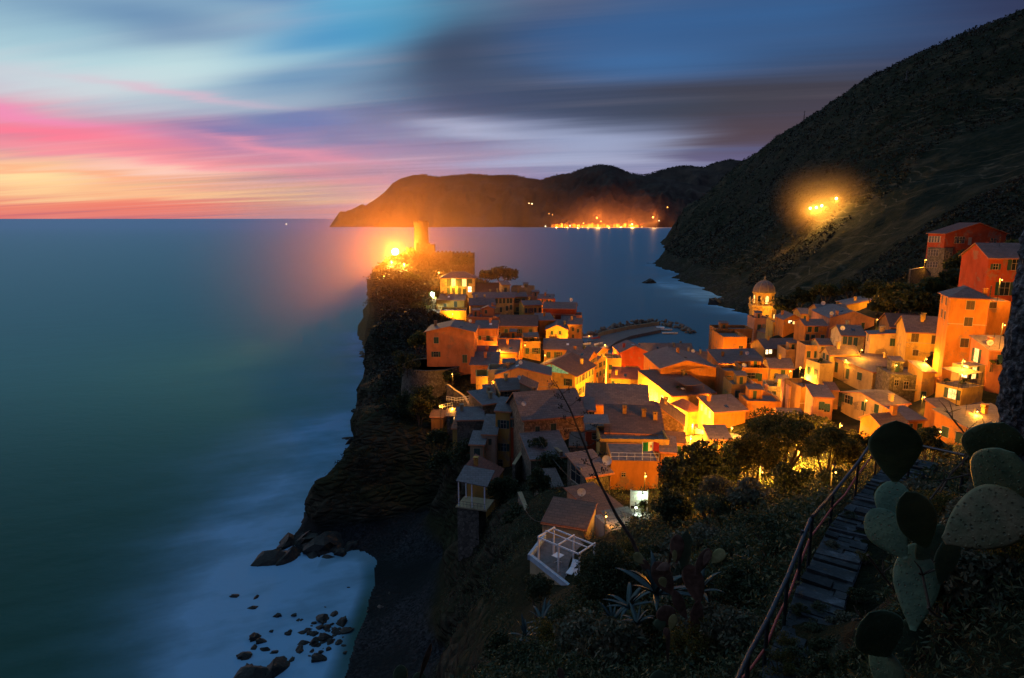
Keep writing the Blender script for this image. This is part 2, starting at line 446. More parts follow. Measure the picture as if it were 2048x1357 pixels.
def house(key, desc, label, wall, roof, rmat, uA, uB, vA, Y, th, d=None, uL=None, uR=None, h=None, vb=None, rise=1.2, wins=(), auto=None,
          ov=.35, shm='shutter', chim=(), par=.9, ext=7.0, apex=.5, cat='house', name='house', furn=None, dish=None):
    t = R(th); c, s = math.cos(t), math.sin(t)
    C = W(uA, vA, Y); dep = C.y*CP-(C.z-H)*SP
    k = (uB-1024)/F; w = (k*dep-C.x)/(c-k*s*CP)
    if uL is not None:
        k = (uL-1024)/F; d = (C.x-k*dep)/(s+k*c*CP)
    if uR is not None:
        D = C+Vector((c, s, 0))*w; depD = D.y*CP-(D.z-H)*SP; k = (uR-1024)/F
        d = (D.x-k*depD)/(s+k*c*CP)
    if vb is not None: h = C.z-W(uA, vb, Y).z
    if w < 1 or d < .8 or w > 60 or d > 60: print('BAD HOUSE', key, round(w, 1), round(d, 1), round(h, 1)); w = min(max(w, 2.5), 20); d = min(max(d, 2.5), 20)
    base = C-Vector((0, 0, h))
    root = empty(name, base, t, label, cat, 'houses of the village' if cat == 'house' else None)
    e = -ext
    wl = MB()
    flat = roof == 'flat'
    # walls with the gable built into the same shell
    if roof == 'gx':
        ym = d*apex
        wl.add([(0,0,e),(w,0,e),(w,d,e),(0,d,e),(0,0,h),(w,0,h),(w,d,h),(0,d,h),(0,ym,h+rise),(w,ym,h+rise)],
               [(0,1,5,4),(1,2,6,9,5),(2,3,7,6),(3,0,4,8,7),(0,3,2,1),(4,5,9,8),(8,9,6,7)])
    elif roof == 'gy':
        xm = w*apex
        wl.add([(0,0,e),(w,0,e),(w,d,e),(0,d,e),(0,0,h),(w,0,h),(w,d,h),(0,d,h),(xm,0,h+rise),(xm,d,h+rise)],
               [(0,1,5,8,4),(1,2,6,5),(2,3,7,9,6),(3,0,4,7),(0,3,2,1),(4,8,9,7),(8,5,6,9)])
    elif roof in ('sb', 'sf', 'sl', 'sr'):
        z = {'sb': (0,0,1,1), 'sf': (1,1,0,0), 'sl': (1,0,0,1), 'sr': (0,1,1,0)}[roof]
        wl.add([(0,0,e),(w,0,e),(w,d,e),(0,d,e),(0,0,h+rise*z[0]),(w,0,h+rise*z[1]),(w,d,h+rise*z[2]),(0,d,h+rise*z[3])],
               [(0,3,2,1),(4,5,6,7),(0,1,5,4),(1,2,6,5),(2,3,7,6),(3,0,4,7)])
    else:
        wl.box(0, w, 0, d, e, h)
    wl.build('wall', M[wall], root)
    rf = MB(); T_ = .16; g = .012
    if roof == 'gx':
        ym = d*apex; s1 = rise/ym; s2 = rise/(d-ym)
        rf.add([(-ov,-ov,h-ov*s1+g),(w+ov,-ov,h-ov*s1+g),(w+ov,ym,h+rise+g),(-ov,ym,h+rise+g),(w+ov,d+ov,h-ov*s2+g),(-ov,d+ov,h-ov*s2+g)]+
               [(-ov,-ov,h-ov*s1+T_),(w+ov,-ov,h-ov*s1+T_),(w+ov,ym,h+rise+T_),(-ov,ym,h+rise+T_),(w+ov,d+ov,h-ov*s2+T_),(-ov,d+ov,h-ov*s2+T_)],
               [(6,7,8,9),(9,8,10,11),(0,3,2,1),(3,5,4,2),(0,1,7,6),(4,5,11,10),(0,6,9,3),(3,9,11,5),(1,2,8,7),(2,4,10,8)])
    elif roof == 'gy':
        xm = w*apex; s1 = rise/xm; s2 = rise/(w-xm)
        rf.add([(-ov,-ov,h-ov*s1+g),(xm,-ov,h+rise+g),(w+ov,-ov,h-ov*s2+g),(w+ov,d+ov,h-ov*s2+g),(xm,d+ov,h+rise+g),(-ov,d+ov,h-ov*s1+g)]+
               [(-ov,-ov,h-ov*s1+T_),(xm,-ov,h+rise+T_),(w+ov,-ov,h-ov*s2+T_),(w+ov,d+ov,h-ov*s2+T_),(xm,d+ov,h+rise+T_),(-ov,d+ov,h-ov*s1+T_)],
               [(6,7,10,11),(7,8,9,10),(0,5,4,1),(1,4,3,2),(0,1,7,6),(1,2,8,7),(2,3,9,8),(3,4,10,9),(4,5,11,10),(5,0,6,11)])
    elif roof == 'hip':
        m_ = min(w, d)/2
        if w >= d: a, b = (m_, d/2), (w-m_, d/2)
        else: a, b = (w/2, m_), (w/2, d-m_)
        E = [(-ov,-ov),(w+ov,-ov),(w+ov,d+ov),(-ov,d+ov)]
        vs = [(x, y, h-.05+g) for x, y in E]+[(x, y, h-.05+T_) for x, y in E]+[(a[0], a[1], h+rise), (b[0], b[1], h+rise)]
        if w >= d: fs = [(4,5,9,8),(5,6,9),(6,7,8,9),(7,4,8)]
        else: fs = [(4,5,8),(5,6,9,8),(6,7,9),(7,4,8,9)]
        rf.add(vs, fs+[(0,1,5,4),(1,2,6,5),(2,3,7,6),(3,0,4,7),(0,3,2,1)])
    elif roof in ('sb', 'sf', 'sl', 'sr'):
        z = {'sb': (0,0,1,1), 'sf': (1,1,0,0), 'sl': (1,0,0,1), 'sr': (0,1,1,0)}[roof]
        E = [(-ov,-ov),(w+ov,-ov),(w+ov,d+ov),(-ov,d+ov)]
        rf.add([(E[i][0],E[i][1],h+rise*z[i]+g) for i in range(4)]+[(E[i][0],E[i][1],h+rise*z[i]+T_) for i in range(4)],
               [(0,3,2,1),(4,5,6,7),(0,1,5,4),(1,2,6,5),(2,3,7,6),(3,0,4,7)])
    if flat:
        fl = MB(); fl.box(.22, w-.22, .22, d-.22, h+.004, h+.06); rfo = fl.build('roof_terrace', M[rmat], root)
        pp = MB(); q = .2
        pp.box(-.03, w+.03, -.03, q, h, h+par); pp.box(-.03, w+.03, d-q, d+.03, h, h+par)
        pp.box(-.03, q, q, d-q, h, h+par); pp.box(w-q, w+.03, q, d-q, h, h+par)
        pp.build('parapet', M[wall], root)
    else:
        rfo = rf.build('roof', M[rmat], root); rfo.data.materials.append(M['rust'])
        for p_ in rfo.data.polygons:
            if abs(p_.normal.z) < .35: p_.material_index = 1
        if key[0] != 'B' and roof in ('gx', 'sb', 'hip'):
            gz = h-.02-(ov*rise/(d*apex) if roof == 'gx' else 0)
            m = MB(); m.tube([(-ov, -ov-.07, gz), (w+ov, -ov-.07, gz)], .065, 6); gt = m.build('gutter', M['rust'], root)
            m = MB(); m.tube([(w-.12, -ov-.07, gz), (w-.12, -.06, gz-.45), (w-.12, -.06, -2)], .045, 6); m.build('downpipe', M['rust'], root)
    def roofz(x, y):
        if roof == 'gx': ym = d*apex; return h+rise*(y/ym if y < ym else (d-y)/(d-ym))
        if roof == 'gy': xm = w*apex; return h+rise*(x/xm if x < xm else (w-x)/(w-xm))
        if roof == 'hip': return h+rise*min(x, y, w-x, d-y)/(min(w, d)/2)
        if roof == 'sb': return h+rise*y/d
        if roof == 'sf': return h+rise*(1-y/d)
        if roof == 'sl': return h+rise*(1-x/w)
        if roof == 'sr': return h+rise*x/w
        return h
    if not chim and key[0] in 'LR' and w > 4 and (roof != 'flat'):
        q_ = random.Random(sum(map(ord, key))); chim = [(q_.uniform(.12, .88), q_.uniform(.3, .75)) for _ in range(q_.choice([1, 1, 2]))]
    for (fx, fy) in chim:
        x, y = fx*w, fy*d; z = roofz(x, y)
        ch = MB(); ch.box(x-.3, x+.3, y-.3, y+.3, z-.4, z+1.0); ch.box(x-.38, x+.38, y-.38, y+.38, z+1.0, z+1.1)
        for a in (-.2, .2): ch.box(x+a-.08, x+a+.08, y-.3, y+.3, z+1.1, z+1.35)
        ch.box(x-.4, x+.4, y-.4, y+.4, z+1.35, z+1.45)
        ch.build('chimney', M[wall if wall not in ('stone',) else 'grey'], rfo)
    inv = Matrix.Rotation(-t, 3, 'Z')
    faces = {'f': (Vector((0,0,0)), Vector((1,0,0)), Vector((0,-1,0)), w), 'l': (Vector((0,d,0)), Vector((0,-1,0)), Vector((-1,0,0)), d),
             'r': (Vector((w,0,0)), Vector((0,1,0)), Vector((1,0,0)), d)}
    rot = Matrix.Rotation(t, 3, 'Z')
    for wn in wins:
        f, u, v = wn[0], wn[1], wn[2]; ww = wn[3] if len(wn) > 3 else .95; wh = wn[4] if len(wn) > 4 else 1.35; st = wn[5] if len(wn) > 5 else 's'
        o, tt, n, L = faces[f]
        p = ray_plane(u, v, base+rot@o, rot@n); q = inv@(p-base)
        x = (q-o).dot(tt)
        mx = ww/2+.1
        if x < mx-1.2 or x > L-mx+1.2: print('win off', key, wn, round(x, 1), round(L, 1))
        x = min(max(x, mx), max(L-mx, mx))
        zz = q.z
        if zz+wh/2 > h-.05 and roof not in ('gy',) and f == 'f': zz = h-.05-wh/2
        make_window(root, o+tt*x+n*.004+Vector((0, 0, zz)), tt, n, ww, wh, st, shm)
    for a in (auto or ()):
        f, nc, nr, st = a[:4]; zoff = a[4] if len(a) > 4 else 0
        o, tt, n, L = faces[f]
        hh = h/nr
        for r_ in range(nr):
            for k_ in range(nc):
                x = L*(k_+.5)/nc; ww = min(1.1, L/nc*.5); wh = min(1.7, hh*.55); st_ = ('o' if (k_*7+r_*3+len(key)) % 5 == 0 else st)
                make_window(root, o+tt*x+n*.004+Vector((0, 0, hh*(r_+.52)+zoff)), tt, n, ww, wh, st_, shm)
    extras(key, root, rfo, roof, roofz, w, d, h, wall, wins or auto)
    cen = base+rot@Vector((w/2, d/2, 0))
    CTRL.append((cen.x, cen.y, cen.z-.8))
    info = dict(root=root, base=base, w=w, d=d, h=h, rot=rot, th=t, desc=desc, roofz=roofz, key=key, roof=roof, rise=rise)
    HOUSES.append(info)
    print('H %-6s z=%5.1f top=%5.1f w=%4.1f d=%4.1f h=%4.1f Y=%d x=%.0f' % (key, base.z, C.z, w, d, h, Y, C.x))
    return info
def on_house(hs, fx, fy, dz=0.0):
    x, y = fx*hs['w'], fy*hs['d']
    return hs['base']+hs['rot']@Vector((x, y, hs['roofz'](x, y)+dz))

def extras(key, root, rfo, roof, roofz, w, d, h, wall, haswin):
    q = random.Random(sum((i+3)*ord(c) for i, c in enumerate(key)))
    if key[:2] in ('R9', 'B1', 'B2', 'P1', 'P2', 'P3', 'P4', 'N1', 'N2', 'N3', 'N4', 'N5', 'N6') or key in ('L4', 'L26', 'R11', 'R11b') or w < 3.0: return
    if q.random() < .6:
        x, y = q.uniform(.2, .8)*w, q.uniform(.3, .8)*d; z = roofz(x, y); m = MB(); hh_ = q.uniform(1.6, 2.6)
        m.tube([(x, y, z-.1), (x, y, z+hh_)], .03, 5)
        for k in range(3): m.tube([(x-.45+.1*k, y-.1*k, z+hh_-.15-.22*k), (x+.45-.1*k, y+.1*k, z+hh_-.15-.22*k)], .018, 4)
        m.build('antenna', M['iron'], rfo)
    if roof in ('gx', 'sb', 'gy') and w > 5 and q.random() < .55:
        x = q.uniform(.25, .75)*w; y0, y1 = .18*d, .18*d+.9
        z0, z1 = roofz(x, y0)+.17, roofz(x, y1)+.17; g = roofz(x+.7, y0)+.17-z0
        m = MB(); m.obox((x, y0, z0), (.7, 0, g), (0, .9, z1-z0), (0, 0, .09)); m.build('skylight', M['whitepaint'] if q.random() < .4 else M['glass'], rfo)
    if roof == 'flat' and w > 4.5 and d > 5 and q.random() < .75:
        x = q.uniform(.1, .55)*w; y = .45*d; ww_, dd_, hz = q.uniform(1.8, 2.8), min(2.4, d*.4), q.uniform(1.8, 2.3)
        m = MB(); m.box(x, x+ww_, y, y+dd_, h+.06, h+hz); hut = m.build('roof_hut', M[wall], rfo)
        m = MB(); m.add([(x-.2, y-.25, h+hz), (x+ww_+.2, y-.25, h+hz), (x+ww_+.2, y+dd_+.2, h+hz+.45), (x-.2, y+dd_+.2, h+hz+.45), (x-.2, y-.25, h+hz+.1), (x+ww_+.2, y-.25, h+hz+.1), (x+ww_+.2, y+dd_+.2, h+hz+.55), (x-.2, y+dd_+.2, h+hz+.55)], [(0,3,2,1),(4,5,6,7),(0,1,5,4),(1,2,6,5),(2,3,7,6),(3,0,4,7)]); m.build('hut_roof', M['slate'], rfo)
        m = MB(); m.box(x+ww_*.3, x+ww_*.3+.75, y-.03, y+.01, h+.1, h+hz*.85); m.build('hut_door', M['shutter'], rfo)
    if h > 3.6 and w > 4.5 and haswin and q.random() < .5 and key not in ('L17', 'L25', 'L31', 'R7', 'L30', 'R6', 'L1', 'N2'):
        x = q.uniform(.05, .45)*w; ww_ = min(2.6, w*.45); z = h*.42
        m = MB(); m.box(x, x+ww_, -.85, -.003, z-.12, z); b = m.build('balcony', M['grey'], root)
        m = MB(); m.tube([(x, -.82, z+.9), (x+ww_, -.82, z+.9)], .03, 5)
        for k in range(int(ww_/.22)+1): m.tube([(x+.04+k*.22, -.82, z), (x+.04+k*.22, -.82, z+.9)], .013, 4)
        m.tube([(x, -.82, z+.9), (x, 0, z+.9)], .03, 5); m.tube([(x+ww_, -.82, z+.9), (x+ww_, 0, z+.9)], .03, 5); m.build('balcony_railing', M['iron'], b)
    if h > 4.2 and q.random() < .5:
        z = h*q.uniform(.45, .6); m = MB(); m.box(-.035, w+.035, -.035, .0, z, z+.14); m.build('string_course', M['frame'], root)
S = dict
HS = {}
def hh(key, *a, **k): HS[key] = house(key, *a, **k)
# ---------------- headland ridge, from the castle down to the square ----------------
hh('L1', 'the arcaded restaurant', 'pale restaurant house with two glowing arches below the castle', 'cream', 'hip', 'slate', 880, 950, 557, 262, 0, d=9, vb=600, rise=2.4,
   wins=[('f', 897, 566, 1.3, 3.2, 's'), ('f', 907, 565, 1.7, 3.0, 'lit'), ('f', 918.5, 566, 1.3, 3.2, 's'), ('f', 928.5, 566, 1.7, 3.0, 'lit'), ('f', 940.5, 563, 1.4, 1.8, 's'),
         ('f', 897, 583, 1.3, 3.2, 's'), ('f', 907, 583, 1.4, 2.8, 's'), ('f', 918.5, 583, 1.3, 3.2, 's'), ('f', 939.5, 579, 1.4, 2.2, 'litw'), ('f', 929, 584, 1.4, 2.2, 's')])
hh('L2', 'the low ochre house beside the bright terrace', 'low ochre house with grey roof just under the arcaded restaurant', 'ochre', 'gx', 'slate', 873, 929, 600, 245, -4, d=8, vb=622, rise=1.6,
   wins=[('f', 911, 609, 1.2, 2.2, 's'), ('f', 890, 611, 1.1, 1.4, 's')])
hh('L3', 'the wide house on the sea side of the terrace wall', 'low stone house on the cliff edge left of the glowing yellow wall', 'brown', 'gx', 'slate', 822, 880, 630, 232, -3, d=9, vb=652, rise=1.2, auto=[('f', 3, 1, 's')])
hh('L4', 'the bright terrace wall', 'glowing yellow terrace house with blank wall below the ochre house', 'yellow', 'flat', 'terrace', 880, 932, 626, 228, 2, d=9, vb=648, par=.7)
hh('L5', 'the salmon house with the roof hut', 'salmon house with flat roof and small hut on top', 'salmon', 'flat', 'slate', 934, 998, 637, 215, -3, d=9, vb=668, par=.5, auto=[('f', 2, 1, 's')])
hh('L5b', 'the roof hut', 'tiny gabled orange hut standing on a flat salmon roof', 'salmon', 'gy', 'slate', 964, 988, 618, 219, -3, d=4, vb=633, rise=.8, ext=1.2, wins=[('f', 972, 624, .8, 1.2, 's')])
hh('L5c', 'the slate-roofed house behind the salmon one', 'slate roofed house squeezed behind the salmon flat roof', 'cream', 'gx', 'slate', 940, 990, 611, 226, 6, d=8, vb=640, rise=2.0)
hh('L7', 'the house with the broad dark roof', 'house with broad dark roof right of the arcaded restaurant', 'ochre', 'gx', 'brownroof', 949, 1003, 586, 262, 3, d=11, vb=612, rise=3.4, wins=[('f', 979, 592, 1.6, 1.4, 'o')])
hh('L6', 'the long cream house with many windows', 'long cream house with a row of tall windows on the ridge', 'cream', 'gx', 'slate', 948, 1028, 597, 240, 7, d=10, vb=635, rise=1.5,
   wins=[('f', 993, 601, .9, 2, 's'), ('f', 1001, 600, .9, 2, 's'), ('f', 1008, 599, .9, 2, 's'), ('f', 1016, 597, .9, 2, 's'), ('f', 1022, 596, .9, 2, 's'), ('f', 1002, 620, .9, 1.8, 's'), ('f', 1014, 617, .9, 1.8, 's'), ('f', 1022, 615, .9, 1.8, 's')])
hh('L7b', 'the narrow tower house', 'narrow tall cream house rising above the long cream one', 'cream', 'sb', 'slate', 1004, 1020, 571, 252, 8, d=9, vb=600, rise=.8, wins=[('f', 1011, 581, 1.0, 2, 's')])
hh('L8', 'the grey house with a low parapet', 'grey house with low parapet on the seaward side of the ridge', 'grey', 'flat', 'terrace', 1022, 1068, 580, 268, -4, d=9, vb=606, par=1.0, auto=[('f', 3, 1, 's')])
hh('L9', 'the dim house with tall twin windows', 'dim ochre house with twin windows beside the long cream one', 'ochre', 'gx', 'slate', 1029, 1053, 594, 250, 6, d=8, vb=628, rise=1.2, auto=[('f', 2, 2, 's')])
hh('L9b', 'the small rose house on the ridge', 'small rose house with tiny roof terrace behind the brown roof', 'pink', 'flat', 'terrace', 1052, 1080, 596, 252, 5, d=7, vb=618, par=.6, auto=[('f', 2, 1, 's')])
hh('L10', 'the brightly lit yellow house on the ridge', 'brightly lit yellow house with four windows at the end of an alley', 'yellow', 'gx', 'slate', 1048, 1084, 611, 232, 12, d=8, vb=640, rise=1.1, auto=[('f', 4, 1, 's', .6)])
hh('L11', 'the glowing orange house behind the red one', 'glowing orange house directly behind the long red house', 'orange', 'gx', 'slate', 1076, 1106, 598, 242, -6, d=9, vb=618, rise=1.2, wins=[('f', 1085, 602, .8, 1.3, 's'), ('f', 1094, 603, .8, 1.3, 's'), ('f', 1101, 604, .7, 1.2, 's')])
hh('L12', 'the long red house', 'long deep red house with blank walls facing the harbour', 'red', 'gx', 'slate', 1086, 1150, 617, 225, -10, d=8, vb=644, rise=1.6, apex=.6)
hh('L13', 'the house with the dark timber roof', 'dark house with big brown roof in the middle of the ridge', 'brown', 'gx', 'brownroof', 1000, 1074, 652, 205, -3, d=12, vb=676, rise=2.6, auto=[('f', 3, 1, 's')])
hh('L14', 'the narrow glowing alley house', 'narrow tall house glowing orange along the steep alley', 'orange', 'sb', 'slate', 1079, 1108, 642, 212, 10, d=7, vb=694, rise=1.4, wins=[('f', 1096, 662, .8, 1.4, 's'), ('f', 1096, 680, .8, 1.4, 's')])
hh('L16b', 'the pink-topped end house', 'small pink house at the outer end of the headland row', 'pink', 'flat', 'terrace', 1146, 1164, 634, 222, -6, d=7, vb=662, par=.6, wins=[('f', 1155, 646, .8, 1.2, 's')])
hh('L15', 'the yellow gabled house above the quay', 'yellow gabled house with slate roof above the quay', 'yellow', 'gy', 'slate', 1092, 1136, 660, 205, -4, d=9, vb=690, rise=1.5, wins=[('f', 1104, 666, .8, 1.2, 's'), ('f', 1120, 666, .8, 1.2, 's')])
hh('L16', 'the end house of the upper quay row', 'ochre end house touching the right of the yellow gable', 'ochre', 'gx', 'slate', 1137, 1163, 649, 208, -8, d=9, vb=684, rise=1.3, wins=[('f', 1146, 659, .8, 1.2, 's'), ('f', 1156, 662, .8, 1.2, 's'), ('f', 1146, 673, .8, 1.2, 's')])
hh('L17', 'the big salmon house on the cliff', 'big salmon house with low gable standing alone on the cliff', 'salmon', 'gy', 'slate', 852.5, 948, 664, 150, -2, uR=955, vb=726, rise=1.25, ov=.45,
   wins=[('f', 872.5, 681, 1.15, 1.45, 'o' if 0 else 's'), ('f', 872, 709, 1.0, 1.25, 'o'), ('f', 929.6, 718, 1.1, 1.9, 'd'), ('f', 889, 712, .01, .01, 's')][:3], chim=[(.12, .6)])
hh('L18', 'the salmon house with a small balcony', 'salmon house with small balcony tucked right of the cliff house', 'salmon', 'gx', 'slate', 951, 994, 657, 166, -2, d=9, vb=698, rise=1.3, wins=[('f', 976, 677, .95, 1.4, 's'), ('f', 960, 676, .7, 1.1, 's')])
hh('L19', 'the terraced orange house', 'orange house with walled roof terrace below the timber roof', 'orange', 'flat', 'terrace', 997, 1044, 684, 178, -3, d=8, vb=710, par=1.1, auto=[('f', 2, 1, 's')])
hh('L19b', 'the lower yellow-orange house', 'yellow-orange house with blank front under the walled terrace', 'orange', 'sb', 'slate', 992, 1034, 705, 166, -6, d=7, vb=738, rise=2.0)
hh('L20', 'the pergola-roofed house in the alley', 'ochre alley house with dark covered roof terrace', 'ochre', 'flat', 'terrace', 1046, 1081, 690, 184, 2, d=7, vb=716, par=1.0, auto=[('f', 2, 1, 's')])
hh('L21', 'the broad slate roof over the alley', 'wide low house under broad slate roof beside the alley', 'ochre', 'gx', 'slate', 1088, 1164, 699, 184, -4, d=12, vb=722, rise=2.0, auto=[('f', 4, 1, 's')])
hh('L22', 'the quay-side house with the long facade', 'tall orange house whose lit side faces the square', 'orange', 'gx', 'slate', 1128, 1176, 716, 172, -26, uR=1194, vb=748, rise=1.6, auto=[('r', 4, 2, 's'), ('f', 2, 1, 's')])
hh('L23', 'the low salmon house under the cliff house', 'low salmon outbuilding at the foot of the cliff house', 'salmon', 'sb', 'slate', 941, 994, 731, 146, -4, d=6, vb=752, rise=1.8)
hh('L23b', 'the lean-to by the salmon houses', 'small lean-to with tiled roof between the two salmon houses', 'salmon', 'sb', 'redroof', 950, 990, 711, 153, -3, d=5, vb=726, rise=1.2, ext=3)
hh('L24', 'the yellow house with the green lit attic', 'yellow house with glowing green attic gable beside the square', 'yellow', 'gy', 'brownroof', 1056, 1151, 741, 158, -27, uR=1188, vb=790, rise=2.6, ov=.7,
   wins=[('f', 1136, 765, 1.0, 1.7, 'o'), ('f', 1080, 730, .01, .01, 's')][:1], auto=[('r', 6, 2, 's')])
hh('L25', 'the pale peach house', 'pale peach house with blank wall and sunken roof terrace', 'peach', 'gy', 'slate', 990, 1102, 751, 137, -4, d=8, vb=800, rise=1.7, apex=.42, ov=.15)
hh('L25b', 'the white box beside the peach wall', 'small white walled roof terrace on the left of the peach house', 'white', 'flat', 'terrace', 975, 1043, 748, 139, -2, d=5.5, vb=790, par=1.0)
hh('L26', 'the yellow stair tower', 'yellow lit stair tower with an empty roof frame', 'yellow', 'flat', 'terrace', 952, 976, 764, 134, 3, d=6, vb=800, par=1.2)
hh('L28', 'the little house with the orange loggia', 'little house with orange framed loggia under a slate roof', 'cream', 'gx', 'slate', 1001, 1046, 781, 126, 14, uL=986, vb=802, rise=1.4, ov=.4, wins=[('f', 1015.5, 791, 1.5, 1.7, 'o'), ('f', 1031, 787, 1.3, 1.7, 'o')], shm='bshutter')
hh('L29', 'the steep-roofed attic house', 'narrow house with steep dark roof next to the loggia', 'grey', 'sl', 'brownroof', 1040, 1072, 782, 124, -6, d=6, vb=800, rise=1.6, ov=.2)
hh('L27', 'the dark house with the tilted slate slab', 'dark weathered house with tilted slate slab roof on the cliff edge', 'stone', 'sb', 'slate_b', 966, 1003, 811, 120, 30, uL=938, vb=868, rise=1.2, ov=.3)
hh('L30', 'the tall ochre house over the cove', 'tall ochre house with open shutters above the cove', 'ochre', 'gx', 'slate_b', 991, 1021, 822, 112, -14, d=8, vb=935, rise=1.4, ov=.25,
   wins=[('f', 1007, 849, 1.0, 1.5, 'o'), ('f', 1007.5, 895, 1.0, 1.4, 'o'), ('f', 1000, 926, 1.0, 1.2, 'b')])
hh('L32', 'the narrow red house with balconies', 'narrow dark red house with stacked balconies beside the tall ochre one', 'red', 'sb', 'slate_b', 1022, 1046, 838, 110.5, -6, d=7, vb=938, rise=.8, ov=.1,
   wins=[('f', 1029, 846, .7, 1.5, 'o'), ('f', 1038, 856, .7, 1.4, 's'), ('f', 1034, 880, .8, 1.7, 's'), ('f', 1034, 908, .8, 1.6, 's')])
hh('L31', 'the stone house with the big slate roof', 'stone house with huge slate roof and one dark window', 'brickstone', 'gx', 'slate', 1048, 1168, 838, 104, 15, d=10, vb=896, rise=3.0, ov=.5, apex=.55,
   wins=[('f', 1107, 856, 1.0, 1.5, 's'), ('f', 1075, 860, .8, 1.2, 's')], chim=[(.35, .7), (.62, .6)])
hh('L33', 'the lavender house', 'plain lavender house hanging lowest over the cove', 'lavender', 'sb', 'slate_b', 964, 993, 870, 110, -6, d=6, vb=945, rise=1.8, ov=.2, wins=[('f', 980, 884, .6, 1.1, 's')])
hh('L33b', 'the balcony house over the cliff', 'small dark house with railed balcony left of the lavender one', 'stone', 'sb', 'slate_b', 914, 968, 842, 116, 4, d=5, vb=872, rise=1.0, ov=.2)
hh('L34', 'the little yellow and red house', 'little house with red roof and yellow gable at the cliff foot', 'ochre', 'sl', 'redroof', 934, 990, 958, 98, -14, d=5, vb=985, rise=2.2, ov=.2, wins=[('f', 977, 955, .7, .8, 'b')])
hh('L35', 'the long house with the brown-grey roof', 'long low yellow house under a brown-grey roof facing the camera', 'orange', 'gx', 'slate', 1172, 1296, 808, 112, -8, d=11, vb=828, rise=2.2, ov=.35, apex=.55, chim=[(.22, .6)])
hh('L35b', 'the cream-walled wing', 'cream wing with one tall dark doorway under the long roof', 'cream', 'sb', 'slate', 1148, 1190, 822, 108, -4, d=5, vb=850, rise=1.0, ov=.2, wins=[('f', 1184, 834, .8, 2, 'b')])
hh('L36', 'the lower brown lean-to roof', 'low house with reddish-brown lean-to roof and roof vents', 'brown', 'sb', 'brownroof', 1212, 1326, 866, 94, -7, d=8, vb=878, rise=2.0, ov=.3, chim=[(.35, .7), (.7, .6), (.9, .5)])
hh('L36b', 'the dark patio shed', 'small dark shed with orange wall beside the lean-to', 'red', 'sb', 'slate', 1172, 1216, 862, 96, -2, d=4, vb=886, rise=.6, ov=.2, wins=[('f', 1196, 873, 1.8, 1.0, 'b')])
hh('L37', 'the square orange chimney house', 'square orange house with pyramid slate roof in the street bend', 'orange', 'hip', 'slate', 1293, 1330, 820, 120, 12, uL=1277, vb=862, rise=1.2, ov=.35)
hh('L38', 'the brick-coloured wedge house', 'brick-coloured wedge house descending along the bright street', 'brickstone', 'sl', 'brownroof', 1318, 1368, 850, 118, -16, d=7, vb=888, rise=3.4, ov=.2, wins=[('f', 1364, 872, .8, 1.1, 's')])
hh('L39', 'the dazzling yellow corner house', 'dazzling yellow corner house at the brightest bend of the street', 'yellow', 'hip', 'redroof', 1376, 1402, 824, 134, 20, uL=1343, vb=884, rise=1.6, ov=.3,
   wins=[('l', 1354, 822, .8, 1.3, 's'), ('l', 1367, 828, .8, 1.4, 's'), ('l', 1369, 856, .8, 1.3, 's')])
hh('L40', 'the orange house with the lit balcony', 'orange house with wide dark roof and glowing long balcony', 'orange', 'sb', 'slate', 1428, 1492, 826, 124, 14, uL=1398, vb=855, rise=1.6, ov=.4,
   wins=[('l', 1404, 815, .7, 1.3, 'lit'), ('l', 1412, 822, .7, 1.3, 'lit'), ('l', 1420, 829, .7, 1.3, 'lit')])
hh('L41', 'the largest orange house', 'largest orange house with wide gable in the village centre', 'orange', 'gy', 'slate', 1321, 1434, 738, 156, 2, uL=1288, vb=790, rise=2.0, apex=.45, ov=.3,
   wins=[('f', 1370, 753, 1.0, 1.6, 's'), ('l', 1299, 742, .9, 1.5, 's')])
hh('L42', 'the terraced street house', 'long yellow street house with a crowded brown roof terrace', 'yellow', 'sb', 'brownroof', 1343, 1432, 794, 142, 16, uL=1276, vb=822, rise=2.2, ov=.15, auto=[('l', 6, 1, 's')])
hh('L43', 'the red gabled house on the square', 'red gabled house with yellow corner stones beside the square', 'red', 'gy', 'slate', 1240, 1297, 706, 190, 4, uL=1226, vb=765, rise=2.0, ov=.3, wins=[('l', 1233, 726, .9, 1.4, 's')])
hh('L43b', 'the balcony tower of the red house', 'yellow lit tower with railed roof balcony left of the red gable', 'yellow', 'flat', 'terrace', 1214, 1243, 722, 186, 2, uL=1207, vb=785, par=.8, wins=[('f', 1221, 735, .9, 1.4, 's'), ('f', 1221, 752, .9, 1.4, 's')])
hh('L44', 'the low yellow house with red roof', 'low yellow house with bright red roof at the foot of the red gable', 'yellow', 'sb', 'redroof', 1222, 1276, 757, 172, -14, d=5, vb=786, rise=2.0, ov=.2, wins=[('f', 1226, 767, .8, 1.3, 's'), ('f', 1237, 771, .8, 1.3, 's')])
hh('L44b', 'the narrow terrace house of the street', 'narrow yellow house with cluttered terrace behind the red roof', 'yellow', 'flat', 'terrace', 1250, 1277, 748, 176, -10, d=6, vb=778, par=.9, auto=[('f', 2, 1, 's')])
hh('L45', 'the long harbour building', 'long low grey building with long roof along the harbour', 'grey', 'gx', 'slate', 1284, 1386, 705, 226, -2, d=9, vb=722, rise=2.4, ov=.4, auto=[('f', 6, 1, 's')])
hh('L45b', 'the house at the end of the harbour building', 'dim slate roofed house right of the long harbour building', 'grey', 'gx', 'slate', 1372, 1424, 722, 205, -8, d=9, vb=738, rise=2.2, ov=.3, chim=[(.15, .5), (.6, .4)])
